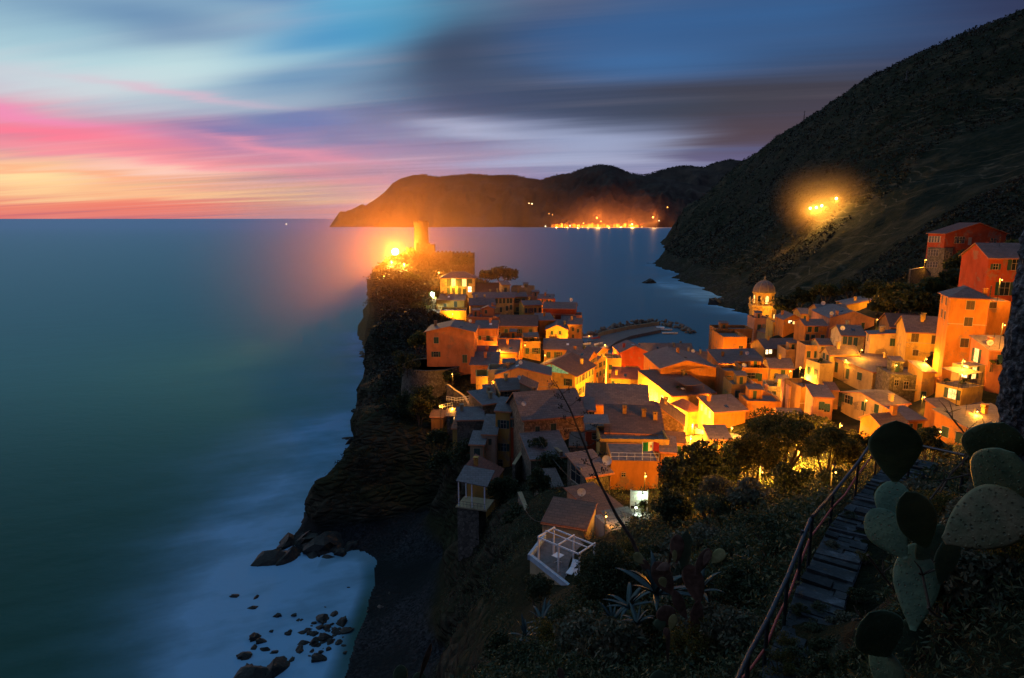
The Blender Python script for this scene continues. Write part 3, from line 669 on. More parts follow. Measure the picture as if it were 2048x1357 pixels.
hh('L46', 'the tall orange harbour block', 'tall orange block with stacked roof terraces by the harbour', 'orange', 'flat', 'terrace', 1447, 1494, 680, 196, -2, uL=1424, vb=745, par=.9, wins=[('f', 1481.6, 698, 1.2, 1.9, 'b'), ('l', 1432, 700, 1, 1.6, 's')])
hh('L46b', 'the upper terrace block', 'upper set back block with dark terrace behind the orange one', 'brown', 'flat', 'terrace', 1432, 1505, 664, 208, -2, d=8, vb=700, par=1.0, auto=[('f', 4, 1, 's')])
hh('L47', 'the pink battlemented block', 'pink block with battlemented parapet near the church', 'pink', 'flat', 'terrace', 1509, 1540, 642, 225, -3, d=8, vb=680, par=.9, wins=[('f', 1518, 655, 1.2, 2.0, 's')])
hh('L48', 'the church nave', 'long church nave with sloping slate roof beside the bell tower', 'grey', 'gy', 'slate', 1536, 1604, 668, 218, 10, uL=1508, vb=705, rise=3.4, ov=.3, cat='church', name='church_nave', auto=[('f', 2, 1, 's')])
hh('L49', 'the facade with arched lit windows', 'tan house with two small glowing windows below the church', 'ochre', 'gx', 'slate', 1530, 1604, 698, 180, 8, d=8, vb=726, rise=2.0, ov=.3, wins=[('f', 1534, 700, .7, 1.5, 'litw'), ('f', 1541, 702, .9, 1.4, 'litw')])
hh('L49b', 'the roof terrace over the archway', 'tan house with planted roof terrace over a curved wall', 'peach', 'flat', 'terrace', 1572, 1612, 706, 172, -4, d=7, vb=752, par=.9)
hh('L50', 'the long slate shed roof', 'long slate lean-to roof crossing the middle of the village', 'brown', 'sb', 'slate', 1438, 1532, 728, 172, 6, d=8, vb=742, rise=2.2, ov=.3, chim=[(.2, .5), (.6, .5)])
hh('L50b', 'the yellow house with one tall shutter', 'yellow house with one tall green shutter under the slate shed', 'yellow', 'gx', 'slate', 1541, 1586, 736, 158, -8, d=8, vb=782, rise=1.6, ov=.4, wins=[('f', 1566, 748, 1.0, 1.9, 's'), ('f', 1552, 752, .8, 1.3, 's')])
hh('L51', 'the cluttered terrace house', 'orange house with cluttered terraces and dark awning', 'orange', 'flat', 'terrace', 1484, 1536, 742, 152, -5, d=7, vb=772, par=.8, wins=[('f', 1502, 752, 1.9, 1.4, 'o'), ('f', 1520, 755, .9, 1.8, 'd')])
hh('L51b', 'the round-cornered ochre base', 'ochre house with blank lower walls below the cluttered terrace', 'ochre', 'flat', 'terrace', 1463, 1514, 776, 142, -3, d=7, vb=802, par=.8, auto=[('f', 2, 1, 's')])
hh('L51c', 'the small stacked house', 'small brown stacked house left of the cluttered terrace', 'brown', 'flat', 'terrace', 1450, 1484, 748, 150, 2, d=6, vb=790, par=.7, auto=[('f', 2, 2, 's')])
hh('L51d', 'the pinkish wedge wall', 'pinkish wedge-shaped house wall beside the white terrace', 'pink', 'sl', 'slate', 1514, 1557, 797, 136, -6, d=6, vb=812, rise=2.4, ov=.15)
hh('L51e', 'the white terrace', 'white walled terrace house with plants under the yellow house', 'white', 'flat', 'terrace', 1536, 1580, 782, 140, -10, d=6, vb=798, par=1.0, wins=[('f', 1548, 786, .8, 1.2, 's')])
hh('L52', 'the low terrace strip over the garden', 'low orange retaining house under the pinkish wedge wall', 'orange', 'flat', 'terrace', 1494, 1562, 806, 128, -4, d=6, vb=824, par=.4)
# ---------------- right-hand cluster ----------------
hh('R1', 'the long pink house with chimneys', 'long pink house with two tall chimneys on its left', 'pink', 'gy', 'slate_b', 1660, 1749, 637, 176, -8, d=16, vb=676, rise=1.9, ov=.3, wins=[('f', 1726, 652, .8, 1.7, 'd')], chim=[(.05, .05), (.17, .05)])
hh('R2', 'the orange house full of terraces', 'orange house with stacked windows left of the long pink one', 'orange', 'gx', 'slate', 1611, 1655, 652, 172, -4, d=8, vb=702, rise=1.2, ov=.3, wins=[('f', 1620, 653, 1, 1.6, 's'), ('f', 1633, 655, 1, 1.6, 's'), ('f', 1615, 675, 1, 1.7, 's'), ('f', 1626, 676, 1, 1.7, 's'), ('f', 1645, 676, 1, 1.6, 's')])
hh('R3', 'the uppermost shed under the slope', 'uppermost shed with blue roof and lit wall below the dark slope', 'yellow', 'sr', 'slate_b', 1694, 1758, 611, 205, -8, d=9, vb=624, rise=2.4, ov=.5)
hh('R3b', 'the low slate roof by the lit shed', 'low slate roofed house left of the uppermost shed', 'ochre', 'gx', 'slate_b', 1640, 1700, 626, 195, -4, d=9, vb=642, rise=2.0, ov=.3)
hh('R3c', 'the small glowing gable', 'small orange gable house glowing at the left under the slope', 'orange', 'gy', 'slate', 1568, 1606, 640, 200, -4, d=8, vb=658, rise=1.6, ov=.3, wins=[('f', 1580, 644, 1, .8, 'litw'), ('f', 1590, 646, 1.4, .8, 'lit')])
hh('R4', 'the white house with blue doors', 'white house with three blue-green doors', 'white', 'gx', 'slate_b', 1684, 1730, 671, 152, -9, d=8, vb=700, rise=1.8, ov=.3, shm='blueshutter', wins=[('f', 1690, 680, .9, 2.0, 's'), ('f', 1700, 682, .9, 2.0, 's'), ('f', 1711, 684, .9, 2.0, 's')])
hh('R5', 'the cream house with the low flat roof', 'cream house with flat bluish roof and one green shutter', 'worn', 'sr', 'slate_b', 1741, 1815, 670, 142, -18, uL=1733, vb=712, rise=.8, ov=.35, wins=[('f', 1785.5, 685, 1.1, 1.7, 's'), ('l', 1736, 676, .9, 1.5, 's')])
hh('R6', 'the yellow house with two square shutters', 'yellow house with two dark square shutters beside the tall orange one', 'yellow', 'gx', 'slate', 1815, 1894, 663, 132, -18, d=9, vb=712, rise=2.6, ov=.4, wins=[('f', 1830, 676, 1.35, 1.75, 's'), ('f', 1870.6, 680, 1.35, 1.75, 's'), ('f', 1831, 706, 1.0, 1.2, 's'), ('f', 1868, 709, 1.4, 1.1, 's')], shm='bshutter')
hh('R7', 'the tall orange house', 'tallest orange house with hipped roof and three stacked shutters', 'orange', 'hip', 'slate', 1902, 1980, 596, 116, -22, uL=1882, vb=724, rise=1.9, ov=.45, ext=9,
   wins=[('f', 1941, 611, 1.25, 1.55, 's'), ('f', 1936.7, 644, 1.25, 1.55, 's'), ('f', 1929, 686, 1.25, 1.6, 's'), ('l', 1885, 598, .9, 1.5, 's'), ('l', 1893, 602, .9, 1.5, 's'), ('l', 1884, 627, .9, 1.5, 's'), ('l', 1890, 631, .9, 1.5, 's')], shm='bshutter', chim=[(.92, .2)])
hh('R7b', 'the orange annex', 'low orange annex joined to the right of the tallest house', 'orange', 'flat', 'terrace', 1978, 2022, 604, 119, -20, d=7, vb=645, par=.15, wins=[('f', 1986, 610, 1.1, 1.1, 's')], shm='bshutter')
hh('R8', 'the red villa at the frame edge', 'red villa with dormer gable at the right edge', 'red', 'gx', 'slate', 1978, 2075, 516, 128, -5, d=9, vb=608, rise=2.6, ov=.35, wins=[('f', 1991, 534, .9, 1.1, 'o'), ('f', 2032, 529, 1.5, 2.3, 'o'), ('f', 2009, 578, 1.7, 2.6, 'o')], ext=10)
hh('R9', 'the hillside villa', 'large red villa with rows of narrow windows alone on the hillside', 'red', 'gy', 'redroof', 1891, 2013, 468, 184, 6, uL=1857, vb=496, rise=2.9, apex=.52, ov=.45, ext=4,
   wins=[('l', 1860.5+i*5.6, 479, .75, 1.7, 'o') for i in range(4)]+[('f', 1911+i*5.2, 480.5, .62, 1.8, 'b') for i in range(4)]+[('f', 1939.5, 483, .9, 2.0, 'd'), ('f', 1983, 483, .75, 1.7, 'b'), ('f', 1990, 483.5, .75, 1.7, 'b')], shm='frame')
hh('R9b', 'the stone lower floors of the villa', 'tall grey basement storeys with pale framed windows beneath the red villa', 'stone', 'flat', 'terrace', 1890, 1906, 497, 183.2, 6, uL=1855.5, vb=550, par=.02, ext=6,
   wins=[('l', 1858.5+i*5.4, 506, .75, 1.8, 'b') for i in range(4)]+[('l', 1857+i*5.4, 530, .75, 1.6, 'b') for i in range(4)]+[('f', 1894.5, 510, .7, 1.8, 'b'), ('f', 1901, 512, .7, 1.8, 'b')])
hh('R10', 'the salmon house near the trunk', 'salmon house with french window next to the dark trunk', 'salmon', 'sb', 'slate', 1979, 2040, 702, 106, -2, uL=1941, vb=805, rise=1.6, ov=.35,
   wins=[('l', 1953, 711, 1.1, 2.3, 'lit'), ('f', 2001, 720, 1.2, 1.7, 'oa'), ('f', 2006, 757, 1.1, .9, 's'), ('f', 2007, 783, 1.3, 2.0, 's')])
hh('R11', 'the yellow house under the lit terrace', 'yellow house with glowing window under a planted terrace', 'yellow', 'flat', 'terrace', 1924, 1967, 780, 99, 22, uL=1873, vb=812, par=.15, wins=[('l', 1904.5, 788, 1.25, 1.6, 'lit')])
hh('R11b', 'the terrace room', 'small room with glowing doors at the back of the planted terrace', 'cream', 'flat', 'slate', 1938, 1972, 735, 105, 20, uL=1905, vb=760, par=.1, ext=2, wins=[('l', 1934, 744, .9, 2.0, 'litw'), ('f', 1948, 744, 1.0, 2.0, 'lit')])
hh('R12', 'the house with the broad grey roof', 'wide house with one broad grey slate roof and green doors', 'cream', 'sb', 'slate', 1746, 1846, 746, 128, 15, uL=1664, vb=776, rise=1.0, ov=.35,
   wins=[('l', 1673, 735, .9, 2.2, 's'), ('l', 1695, 748, .9, 2.2, 's'), ('l', 1719, 753, 1.3, 1.6, 's')])
hh('R13', 'the house behind the broad roof', 'smaller slate roofed house behind the broad grey roof', 'cream', 'gx', 'slate', 1660, 1716, 710, 138, 12, uL=1642, vb=740, rise=1.4, ov=.3, wins=[('l', 1648, 712, .8, 1.3, 's'), ('l', 1655, 716, .8, 1.3, 's')])
hh('R13b', 'the tiny terrace by the broad roof', 'tiny cream house with plant-filled terrace left of the broad roof', 'cream', 'flat', 'terrace', 1640, 1668, 735, 134, 10, uL=1612, vb=765, par=.8, auto=[('l', 2, 1, 's')])
hh('R14', 'the worn house with awning shutters', 'worn peeling house with green awning shutters above the trees', 'worn', 'gx', 'slate', 1766, 1817, 812, 108, 16, uL=1685, vb=850, rise=1.0, ov=.3, apex=.5,
   wins=[('l', 1695, 799, 1.2, 1.5, 'o'), ('l', 1727.6, 813, 1.05, 1.6, 's'), ('l', 1753, 818, 1.0, 1.6, 's')], chim=[(.5, .12)])
hh('R15', 'the pink house with the roof turret', 'pink house with twin awning shutters and a square roof turret', 'pink', 'sb', 'slate', 1627, 1667, 795, 114, -12, d=6, vb=838, rise=.8, ov=.25, wins=[('f', 1643, 812, .9, 1.5, 'oa'), ('f', 1654, 816, .9, 1.5, 'oa')])
hh('R15b', 'the square turret', 'square cream turret with tiny roof rising behind pink eaves', 'peach', 'sb', 'brownroof', 1656, 1678, 782, 118, -8, d=3, vb=805, rise=.8, ov=.12, ext=3)
hh('R16', 'the slim pink house', 'slim pink house with one small window left of the turret', 'pink', 'flat', 'terrace', 1578, 1601, 782, 128, -8, d=6, vb=822, par=.9, wins=[('f', 1590, 792, .7, 1.2, 's')])
hh('R16b', 'the brown rooftop house', 'brown house with pillared roof terrace between slim pink and turret houses', 'brown', 'flat', 'terrace', 1602, 1640, 784, 124, 3, d=7, vb=828, par=1.0)
hh('R17', 'the nearest orange house', 'nearest orange house with two green shutters behind the cactus', 'orange', 'sb', 'slate', 1958, 2075, 870, 86, 15, uL=1868, vb=910, rise=1.5, ov=.35, wins=[('l', 1890.5, 864, 1.1, 1.5, 's'), ('l', 1918.5, 876, 1.1, 1.5, 's')])
hh('R18', 'the low orange wing', 'low orange wing with long grey roof behind the nearest house', 'orange', 'sb', 'slate', 1889, 1985, 828, 97, 10, uL=1850, vb=850, rise=1.2, ov=.3)
hh('R19', 'the small tiled roof in the trees', 'small house with dark tiled roof half hidden by trees', 'orange', 'gx', 'brownroof', 1760, 1812, 850, 92, 14, uL=1722, vb=872, rise=1.0, ov=.3)
hh('R20', 'the bare stone house', 'bare stone house with little windows behind the worn house', 'stone', 'flat', 'terrace', 1780, 1846, 752, 121, -10, d=7, vb=795, par=.3, wins=[('f', 1793, 766, .7, 1.1, 'b'), ('f', 1812, 771, .8, 1.4, 'b')])
hh('R20b', 'the ruin-like garden house', 'narrow yellow garden house with green door behind the stone one', 'ochre', 'sb', 'slate', 1846, 1872, 745, 118, -8, d=6, vb=805, rise=.8, ov=.2, wins=[('f', 1847, 790, .9, 1.3, 's')])
hh('X1', 'the small orange terrace by the alley', 'small orange terrace block wedged beside the glowing alley', 'orange', 'flat', 'terrace', 1084, 1110, 638, 219, 2, d=6, vb=662, par=.6, auto=[('f', 2, 1, 's')])
hh('X2', 'the little slate roof behind the yellow gable', 'little slate roofed house just behind the yellow gable', 'ochre', 'gx', 'slate', 1110, 1138, 650, 213, -5, d=6, vb=668, rise=1.2, auto=[('f', 2, 1, 's')])
hh('X3', 'the small house under the red wall', 'small orange house under the right end of the long red wall', 'orange', 'gx', 'slate', 1124, 1150, 640, 220, -6, d=5, vb=656, rise=1.0, auto=[('f', 2, 1, 's')])
hh('X4', 'the tall facade at the square', 'tall narrow yellow facade at the left edge of the square', 'yellow', 'gx', 'slate', 1164, 1189, 724, 180, -32, d=8, vb=775, rise=1.2, auto=[('r', 3, 3, 's'), ('f', 2, 3, 's')])
hh('X5', 'the tall facade nearer the quay', 'tall narrow orange facade between square and quay', 'orange', 'gx', 'slate', 1164, 1192, 706, 200, -32, d=9, vb=758, rise=1.2, auto=[('r', 3, 3, 's'), ('f', 2, 3, 's')])
hh('X6', 'the small orange terrace over the shed', 'small orange terrace block above the long slate shed', 'orange', 'flat', 'terrace', 1494, 1522, 716, 182, -4, d=6, vb=738, par=.7, auto=[('f', 2, 1, 's')])
hh('X7', 'the peach terrace block', 'peach block with terrace under the orange stacked windows', 'peach', 'flat', 'terrace', 1611, 1640, 697, 160, -4, d=6, vb=722, par=.8, auto=[('f', 2, 1, 's')])
hh('X8', 'the low cream roof under the pink house', 'low cream house under the left end of the long pink house', 'cream', 'gx', 'slate', 1640, 1678, 690, 158, -6, d=6, vb=712, rise=1.0, auto=[('f', 3, 1, 's')])
hh('X11', 'the dim house behind the yellow one', 'dim broad roofed house behind the yellow house with square shutters', 'brown', 'gx', 'brownroof', 1782, 1852, 654, 145, -14, d=9, vb=672, rise=2.4)
hh('X12', 'the roof terrace by the bell tower', 'small yellow roof terrace directly right of the bell tower', 'yellow', 'flat', 'terrace', 1546, 1574, 648, 208, -4, d=7, vb=672, par=.7, auto=[('f', 2, 1, 's')])
hh('X13', 'the low ochre house under the slope', 'low ochre house under the dark slope left of the sheds', 'ochre', 'gx', 'slate_b', 1602, 1642, 628, 214, -4, d=7, vb=646, rise=1.4, auto=[('f', 2, 1, 's')])
hh('X14', 'the narrow grey-brown house in the centre', 'narrow grey-brown house right of the largest orange gable', 'brown', 'sb', 'slate', 1434, 1458, 752, 160, -2, d=7, vb=800, rise=1.0, auto=[('f', 1, 3, 's')])
hh('X15', 'the low house before the harbour block', 'low peach house in front of the tall harbour block', 'peach', 'gx', 'slate', 1424, 1462, 742, 178, -6, d=6, vb=758, rise=1.3, auto=[('f', 2, 1, 's')])
# near buildings on the promontory
hh('N1', 'the stone shed with the grey roof', 'grey roofed stone shed with a wide dark opening', 'stone', 'sb', 'slate', 1172, 1222, 956, 79, 24, uL=1135, vb=985, rise=1.4, ov=.3, wins=[('l', 1152, 948, 2.6, 2.4, 'b')])
hh('N2', 'the flag terrace', 'orange walled house topped by a railed terrace with a flag', 'orange', 'flat', 'terrace', 1222, 1318, 923, 82, -3, d=7, vb=985, par=.1, wins=[('f', 1247, 950, .5, .5, 'b')])
hh('N3', 'the long upper wall of the flag terrace', 'long ochre parapet house behind the flag terrace', 'ochre', 'flat', 'terrace', 1200, 1338, 886, 90, -2, d=6, vb=905, par=.6)
hh('N4', 'the brown-roofed house with a glowing window', 'brown roofed house with one brilliant window above the pergola', 'pink', 'sb', 'brownroof', 1191, 1244, 1030, 68, 26, uL=1134, vb=1080, rise=.6, ov=.3, wins=[('l', 1161.5, 1018, .75, 1.1, 'litw')])
hh('N5', 'the white garden house', 'low white garden house with patched tile roof behind the pergola', 'white', 'sb', 'brownroof', 1085, 1172, 1046, 65, -20, d=4.5, vb=1078, rise=.9, ov=.15)
hh('N6', 'the dark slab roof by the patio', 'small hut with dark slab roof next to the lit patio', 'grey', 'sb', 'slate_b', 1232, 1278, 1062, 62, 20, uL=1208, vb=1085, rise=.8, ov=.3)
q = HS['L24']; xa = q['w']/2
for s_ in (0, 1):
    m = MB(); a, b = (.14*q['w'], xa-.12) if s_ == 0 else (xa+.12, .86*q['w'])
    f = lambda x: q['h']+.12+(q['rise']-.35)*(x/xa if x < xa else (q['w']-x)/xa)
    z0 = q['h']+.25; pts = [(a, z0), (b, z0), (b, max(f(b)-.15, z0+.1)), (a, max(f(a)-.15, z0+.1))]
    m.add([(x, -.03, z) for x, z in pts]+[(x, -.003, z) for x, z in pts], [(0,1,2,3),(0,4,5,1),(1,5,6,2),(2,6,7,3),(3,7,4,0)]); m.build('attic_window', M['litg'], q['root'])
hh('P1', 'the slate lean-to at the foot of the stone house', 'wide slate lean-to roof spreading at the foot of the stone house', 'stone', 'sb', 'slate_b', 1062, 1138, 920, 97, 14, d=6, vb=934, rise=2.2, ov=.3)
hh('P2', 'the dark hut under the balcony house', 'dark stone hut on the cliff under the balcony house', 'stone', 'sb', 'slate_b', 922, 958, 905, 112, -4, d=4, vb=925, rise=.8, ov=.2)
hh('P3', 'the terrace hut in the gully', 'small stone hut in the gully behind the glowing-window house', 'stone', 'sb', 'slate', 1082, 1124, 978, 84, 12, d=4, vb=1000, rise=1.0, ov=.25, wins=[('f', 1103, 990, .8, 1.0, 'b')])
hh('P4', 'the brick shed by the red lamp', 'small brick-coloured shed beside the red-orange lamp', 'brickstone', 'sb', 'brownroof', 1140, 1172, 893, 95, -6, d=4, vb=912, rise=.8, ov=.2)
for k_, (a_, dsc_, lab_, wl_, rf_, rm_, u0_, u1_, v_, Y_, th_, h_, rs_) in enumerate([
 ('Q1', 'the grey stepped hut', 'grey stepped hut between the lavender and the tall ochre house', 'grey', 'sb', 'slate_b', 940, 968, 890, 108, -6, 3.0, .9),
 ('Q2', 'the ochre hut on the cliff steps', 'ochre hut on the cliff steps left of the slate slab house', 'ochre', 'sb', 'brownroof', 905, 936, 858, 118, -4, 2.6, .8),
 ('Q3', 'the pale hut above the peach house', 'pale narrow hut wedged left of the loggia house', 'cream', 'sb', 'slate', 968, 990, 790, 127, 4, 3.0, .8),
 ('Q4', 'the brown shed behind the flag', 'low brown shed with tiled roof directly behind the flag', 'brown', 'gx', 'brownroof', 1262, 1318, 872, 98, -6, 1.8, 1.0),
 ('Q5', 'the orange hut right of the flag', 'small orange hut stepping down right of the flag terrace', 'orange', 'sb', 'slate', 1322, 1352, 905, 88, -10, 3.0, .8),
 ('Q6', 'the orange hut under the wedge house', 'small orange hut beneath the brick-coloured wedge house', 'orange', 'gx', 'brownroof', 1330, 1368, 884, 100, -14, 2.6, 1.0),
 ('Q7', 'the garden hut by the tree', 'little ochre garden hut against the broad dark round tree', 'ochre', 'sb', 'slate', 1420, 1462, 880, 96, -4, 2.4, .8),
 ('Q8', 'the low pink row over the garden', 'low pink row with slate roof above the leafy tree', 'pink', 'gx', 'slate', 1560, 1606, 836, 112, -6, 2.6, 1.1),
 ('Q9', 'the orange lean-to by the small tiled roof', 'orange lean-to beside the small tiled roof in the trees', 'orange', 'sb', 'slate', 1812, 1850, 842, 95, 8, 2.6, .8)]):
    hh(a_, dsc_, lab_, wl_, rf_, rm_, u0_, u1_, v_, Y_, th_, d=4.5, h=h_, rise=rs_, ov=.25, auto=[('f', 2 if u1_-u0_ > 35 else 1, 1, 's')])
# fisher hut and lit arch under the bastion
hh('B1', 'the hut below the bastion', 'tiny tiled hut in the lit garden below the round bastion', 'brown', 'gx', 'brownroof', 862, 886, 834, 132, -6, d=4, vb=852, rise=.9, ov=.3, ext=3)
hh('B2', 'the lit stone arch', 'small stone building with a glowing yellow arched door', 'stone', 'gx', 'slate', 893, 930, 832, 126, -4, d=4, vb=853, rise=.9, ov=.25, ext=3, wins=[('f', 915, 841, 1.5, 1.5, 'lit')])
solve_ctrl()
# ---------------- terrain sheet (polar grid round the viewpoint) ----------------
def smooth_attr(x): return x
def build_terrain():
    na, nr = 860, 560
    az = np.radians(np.linspace(-52, 62, na)); rr = np.concatenate([np.geomspace(1.0, 60, 150)[:-1], np.geomspace(60, 420, 270)[:-1], np.geomspace(420, 4200, nr-418)])
    A, RR = np.meshgrid(az, rr); X = RR*np.sin(A); Y = RR*np.cos(A)
    h, d, base = height(X, Y)
    # slope for masks
    e = .6+RR*.004
    hx = height(X+e, Y)[0]; hy = height(X, Y+e)[0]
    sl = np.hypot((hx-h)/e, (hy-h)/e)
    rock = sstep((sl-.75)/.9)*(RR < 1200)
    rock = np.maximum(rock, sstep((14-h)/10)*(RR > 330)*sstep((X-80)/30))
    rock = np.maximum(rock, sstep((-25-X)/8)*(Y > 110)*(Y < 400)*.6)
    rock = np.maximum(rock, sstep((X+22)/4)*sstep((3.5-X)/3)*(Y > 50)*(Y < 118)*sstep((24-h)/6)*sstep((h-3.5)/3))
    rock = np.maximum(rock, (X < -17)*(X > -60)*(Y > 104)*(Y < 160)*sstep((h-2.2)/2))
    beach = sstep((4.5-h)/2.0)*(Y < 135)*(X > -45)*(X < 0)*(Y > 20)
    rock = rock*(1-beach)
    # crags: push the cliff in and out, roughen the hill
    k = np.clip(RR/300, .25, 4)
    land = sstep(d/3+.6)
    n1 = fbm(X*.06, Y*.06, h*.10, 5, 11); n2 = fbm(X*.25, Y*.25, h*.3, 4, 21)
    amp = rock*np.clip(5+RR*.004, 0, 12)*land
    ox = n1*amp*1.5+n2*rock*3.6*land; oy = fbm(X*.07+9, Y*.07, h*.11, 5, 31)*amp*1.2
    X2 = X+ox*(RR > 30); Y2 = Y+oy*(RR > 30)
    hill = (RR > 250)*(X > 60)*sstep((d-8)/20)
    h2 = h+rock*land*fbm(X*.15, Y*.15, h*.2, 4, 41)*2.5*(RR > 30)+hill*(fbm(X*.012, Y*.012, 0, 4, 51)*14+fbm(X*.1, Y*.1, 0, 3, 61)*4.0*np.clip(RR/500, .5, 2))
    near = (RR < 120)*(1-beach)*land
    h2 = h2+near*fbm(X*.8, Y*.8, 0, 4, 71)*.35*np.clip(RR/15, .2, 1)
    # flat path under the slabs
    Yp = 1
    idx = np.arange(na*len(rr)).reshape(len(rr), na)
    f = np.stack([idx[:-1, :-1], idx[1:, :-1], idx[1:, 1:], idx[:-1, 1:]], -1).reshape(-1, 4)
    V = np.stack([X2, Y2, h2], -1).reshape(-1, 3)
    # drop what lies under water far out
    hv = h2.ravel(); keep = (hv[f].max(1) > -5.5)
    f = f[keep]
    used = np.unique(f); mp = np.full(len(V), -1); mp[used] = np.arange(len(used)); f = mp[f]; V = V[used]
    f = f[:, ::-1]
    return V, f, {'rock': rock.ravel()[used], 'beach': beach.ravel()[used], 'rad': RR.ravel()[used]}
m, T = newmat('terrain_ground'); P = wpos(T)
a_rock = T.n('ShaderNodeAttribute', attribute_name='rock').outputs['Fac']; a_beach = T.n('ShaderNodeAttribute', attribute_name='beach').outputs['Fac']
nb = noise(T, P, .045, 8, .62); nm = noise(T, P, .22, 7, .68); nf = noise(T, P, 1.6, 6, .7)
veg = T.ramp(nm, [(0.30, (.006, .009, .004, 1)), (.48, (.013, .017, .007, 1)), (.62, (.027, .026, .011, 1)), (.80, (.055, .040, .020, 1))])
veg = T.mix(T.mr(nb, .5, .68, 0, .7), veg, (.085, .060, .030, 1))
# dry-stone terraces of the vineyards: thin level bands on the far hill
sep = T.n('ShaderNodeSeparateXYZ', {0: P})
wob = T.math('ADD', sep.outputs[2], T.math('MULTIPLY', noise(T, P, .02, 3), 26.0))
tri = T.math('PINGPONG', wob, 2.6); band = T.mr(tri, 0.0, .55, 1, 0)
far = T.math('MULTIPLY', T.mr(sep.outputs[0], 95, 150), T.mr(noise(T, P, .018, 3), .45, .58))
veg = T.mix(T.math('MULTIPLY', T.math('MULTIPLY', band, far), .75), veg, (.13, .095, .055, 1))
strata = T.n('ShaderNodeVectorMath', {0: P, 1: (.35, .35, 1.4)}, operation='MULTIPLY').outputs[0]
rk = T.ramp(noise(T, strata, .8, 8, .7), [(.30, (.010, .010, .007, 1)), (.48, (.032, .028, .018, 1)), (.62, (.075, .062, .040, 1)), (.75, (.15, .125, .09, 1))])
rk = T.mix(T.mr(noise(T, P, .12, 5), .44, .60, 0, .8), rk, (.030, .034, .014, 1))
pv = T.n('ShaderNodeTexVoronoi', {'Vector': P, 'Scale': 3.2})
bch = T.mix(T.mr(pv.outputs['Color'], .2, 1), (.008, .010, .011, 1), (.05, .056, .062, 1)); bch = T.mix(T.mr(nf, .55, .75, 0, .8), bch, (.11, .12, .125, 1)); bch = T.mix(T.mr(nb, .40, .60), (.014, .018, .018, 1), bch)
col = T.mix(a_rock, veg, rk); col = T.mix(a_beach, col, bch)
hgt = T.math('ADD', T.math('MULTIPLY', nm, 1.2), T.math('MULTIPLY', nf, .35))
crk = T.n('ShaderNodeTexVoronoi', {'Vector': strata, 'Scale': .9}, feature='DISTANCE_TO_EDGE').outputs[0]
hgt = T.math('ADD', hgt, T.math('MULTIPLY', T.math('MULTIPLY', T.mr(crk, 0, .3), a_rock), .8))
MT = finish(m, T, col, .95, .08, hgt, 1.0, 1.1)
V_, F_, A_ = build_terrain()
ter = tag(link('hillside', np_mesh('hillside', V_, F_, MT, True, A_)), 'dark wooded hillside, cliffs and pebble cove', kind='structure')
print('terrain faces', len(F_))
# broad ground behind and beside the viewpoint so nothing hangs in the air
mb = MB()
def rest_ground():
    na, nr = 150, 50
    az = np.radians(np.linspace(62, 308, na)); rr = np.geomspace(1.0, 3000, nr)
    A, RR = np.meshgrid(az, rr); X = RR*np.sin(A); Y = RR*np.cos(A)
    h = height(X, Y)[0]; h = np.where(X < -20, np.minimum(h, 60), h)
    idx = np.arange(na*nr).reshape(nr, na)
    f = np.stack([idx[:-1, :-1], idx[:-1, 1:], idx[1:, 1:], idx[1:, :-1]], -1).reshape(-1, 4)
    V = np.stack([X, Y, h], -1).reshape(-1, 3); return V, f
v2, f2 = rest_ground()
tag(link('ground', np_mesh('ground', v2, f2, MT, True, {'rock': np.zeros(len(v2)), 'beach': np.zeros(len(v2)), 'rad': np.zeros(len(v2))})), kind='structure')

# ---------------- far headland ----------------
def ridge_mesh(name, prof, depth, fall, vbase, seed, n=420, m=46, mat=None):
    """prof: (u, v) skyline pixels at distance depth+fall; water line at depth"""
    us = np.linspace(prof[0][0], prof[-1][0], n)
    vs = np.interp(us, [p[0] for p in prof], [p[1] for p in prof])
    verts = []
    for j in range(m):
        t = j/(m-1)
        for i in range(n):
            top = W(us[i], vs[i], depth+fall); zt = max(top.z, .5)
            y = depth+fall*t*1.0
            wob = (math.sin(us[i]*.045+seed)*.5+math.sin(us[i]*.11+seed*2)*.25)
            tt = t**(.85+.35*wob)
            z = zt*tt if t <= 1 else zt
            zz = z+mnoise.fractal(Vector((us[i]*.035, t*5, seed)), .9, 2.0, 5)*55*math.sin(math.pi*min(t, 1))*min(1, zt/120)
            yy = depth+fall*t+mnoise.noise(Vector((us[i]*.02, 3.3, seed)))*250*(1-t)
            x = (us[i]-1024)/F*((depth+fall*t)*CP-(zz-H)*SP)
            verts.append((x, yy, max(zz, -8) if t > 0 else -8))
    # back side
    for i in range(n):
        top = verts[(m-1)*n+i]; verts.append((top[0]*1.05, top[1]+900, -8))
    f = [(j*n+i, j*n+i+1, (j+1)*n+i+1, (j+1)*n+i) for j in range(m) for i in range(n-1)]
    return link(name, np_mesh(name, verts, f, mat, True))
m, T = newmat('far_hill_scrub'); P = wpos(T)
nn = noise(T, P, .006, 9, .65); n3 = noise(T, P, .03, 6, .7)
col = T.ramp(nn, [(.3, (.035, .027, .022, 1)), (.5, (.065, .048, .037, 1)), (.75, (.11, .078, .055, 1))])
MF = finish(m, T, col, .95, .05, T.math('ADD', nn, T.math('MULTIPLY', n3, .3)), 1.0, 30)
prof = [(660, 452), (668, 440), (680, 423), (690, 424), (704, 419), (725, 408), (730, 412), (752, 398), (770, 384), (785, 367), (800, 358), (828, 350), (845, 350), (875, 355), (905, 352), (940, 349),
        (980, 352), (1020, 351), (1045, 355), (1080, 361), (1110, 352), (1140, 348), (1170, 336), (1200, 330), (1230, 334), (1262, 348), (1290, 352), (1320, 356), (1400, 372), (1520, 392), (1650, 400)]
rng2 = random.Random(3)
prof2 = [(p[0]+0, p[1]) for p in prof]
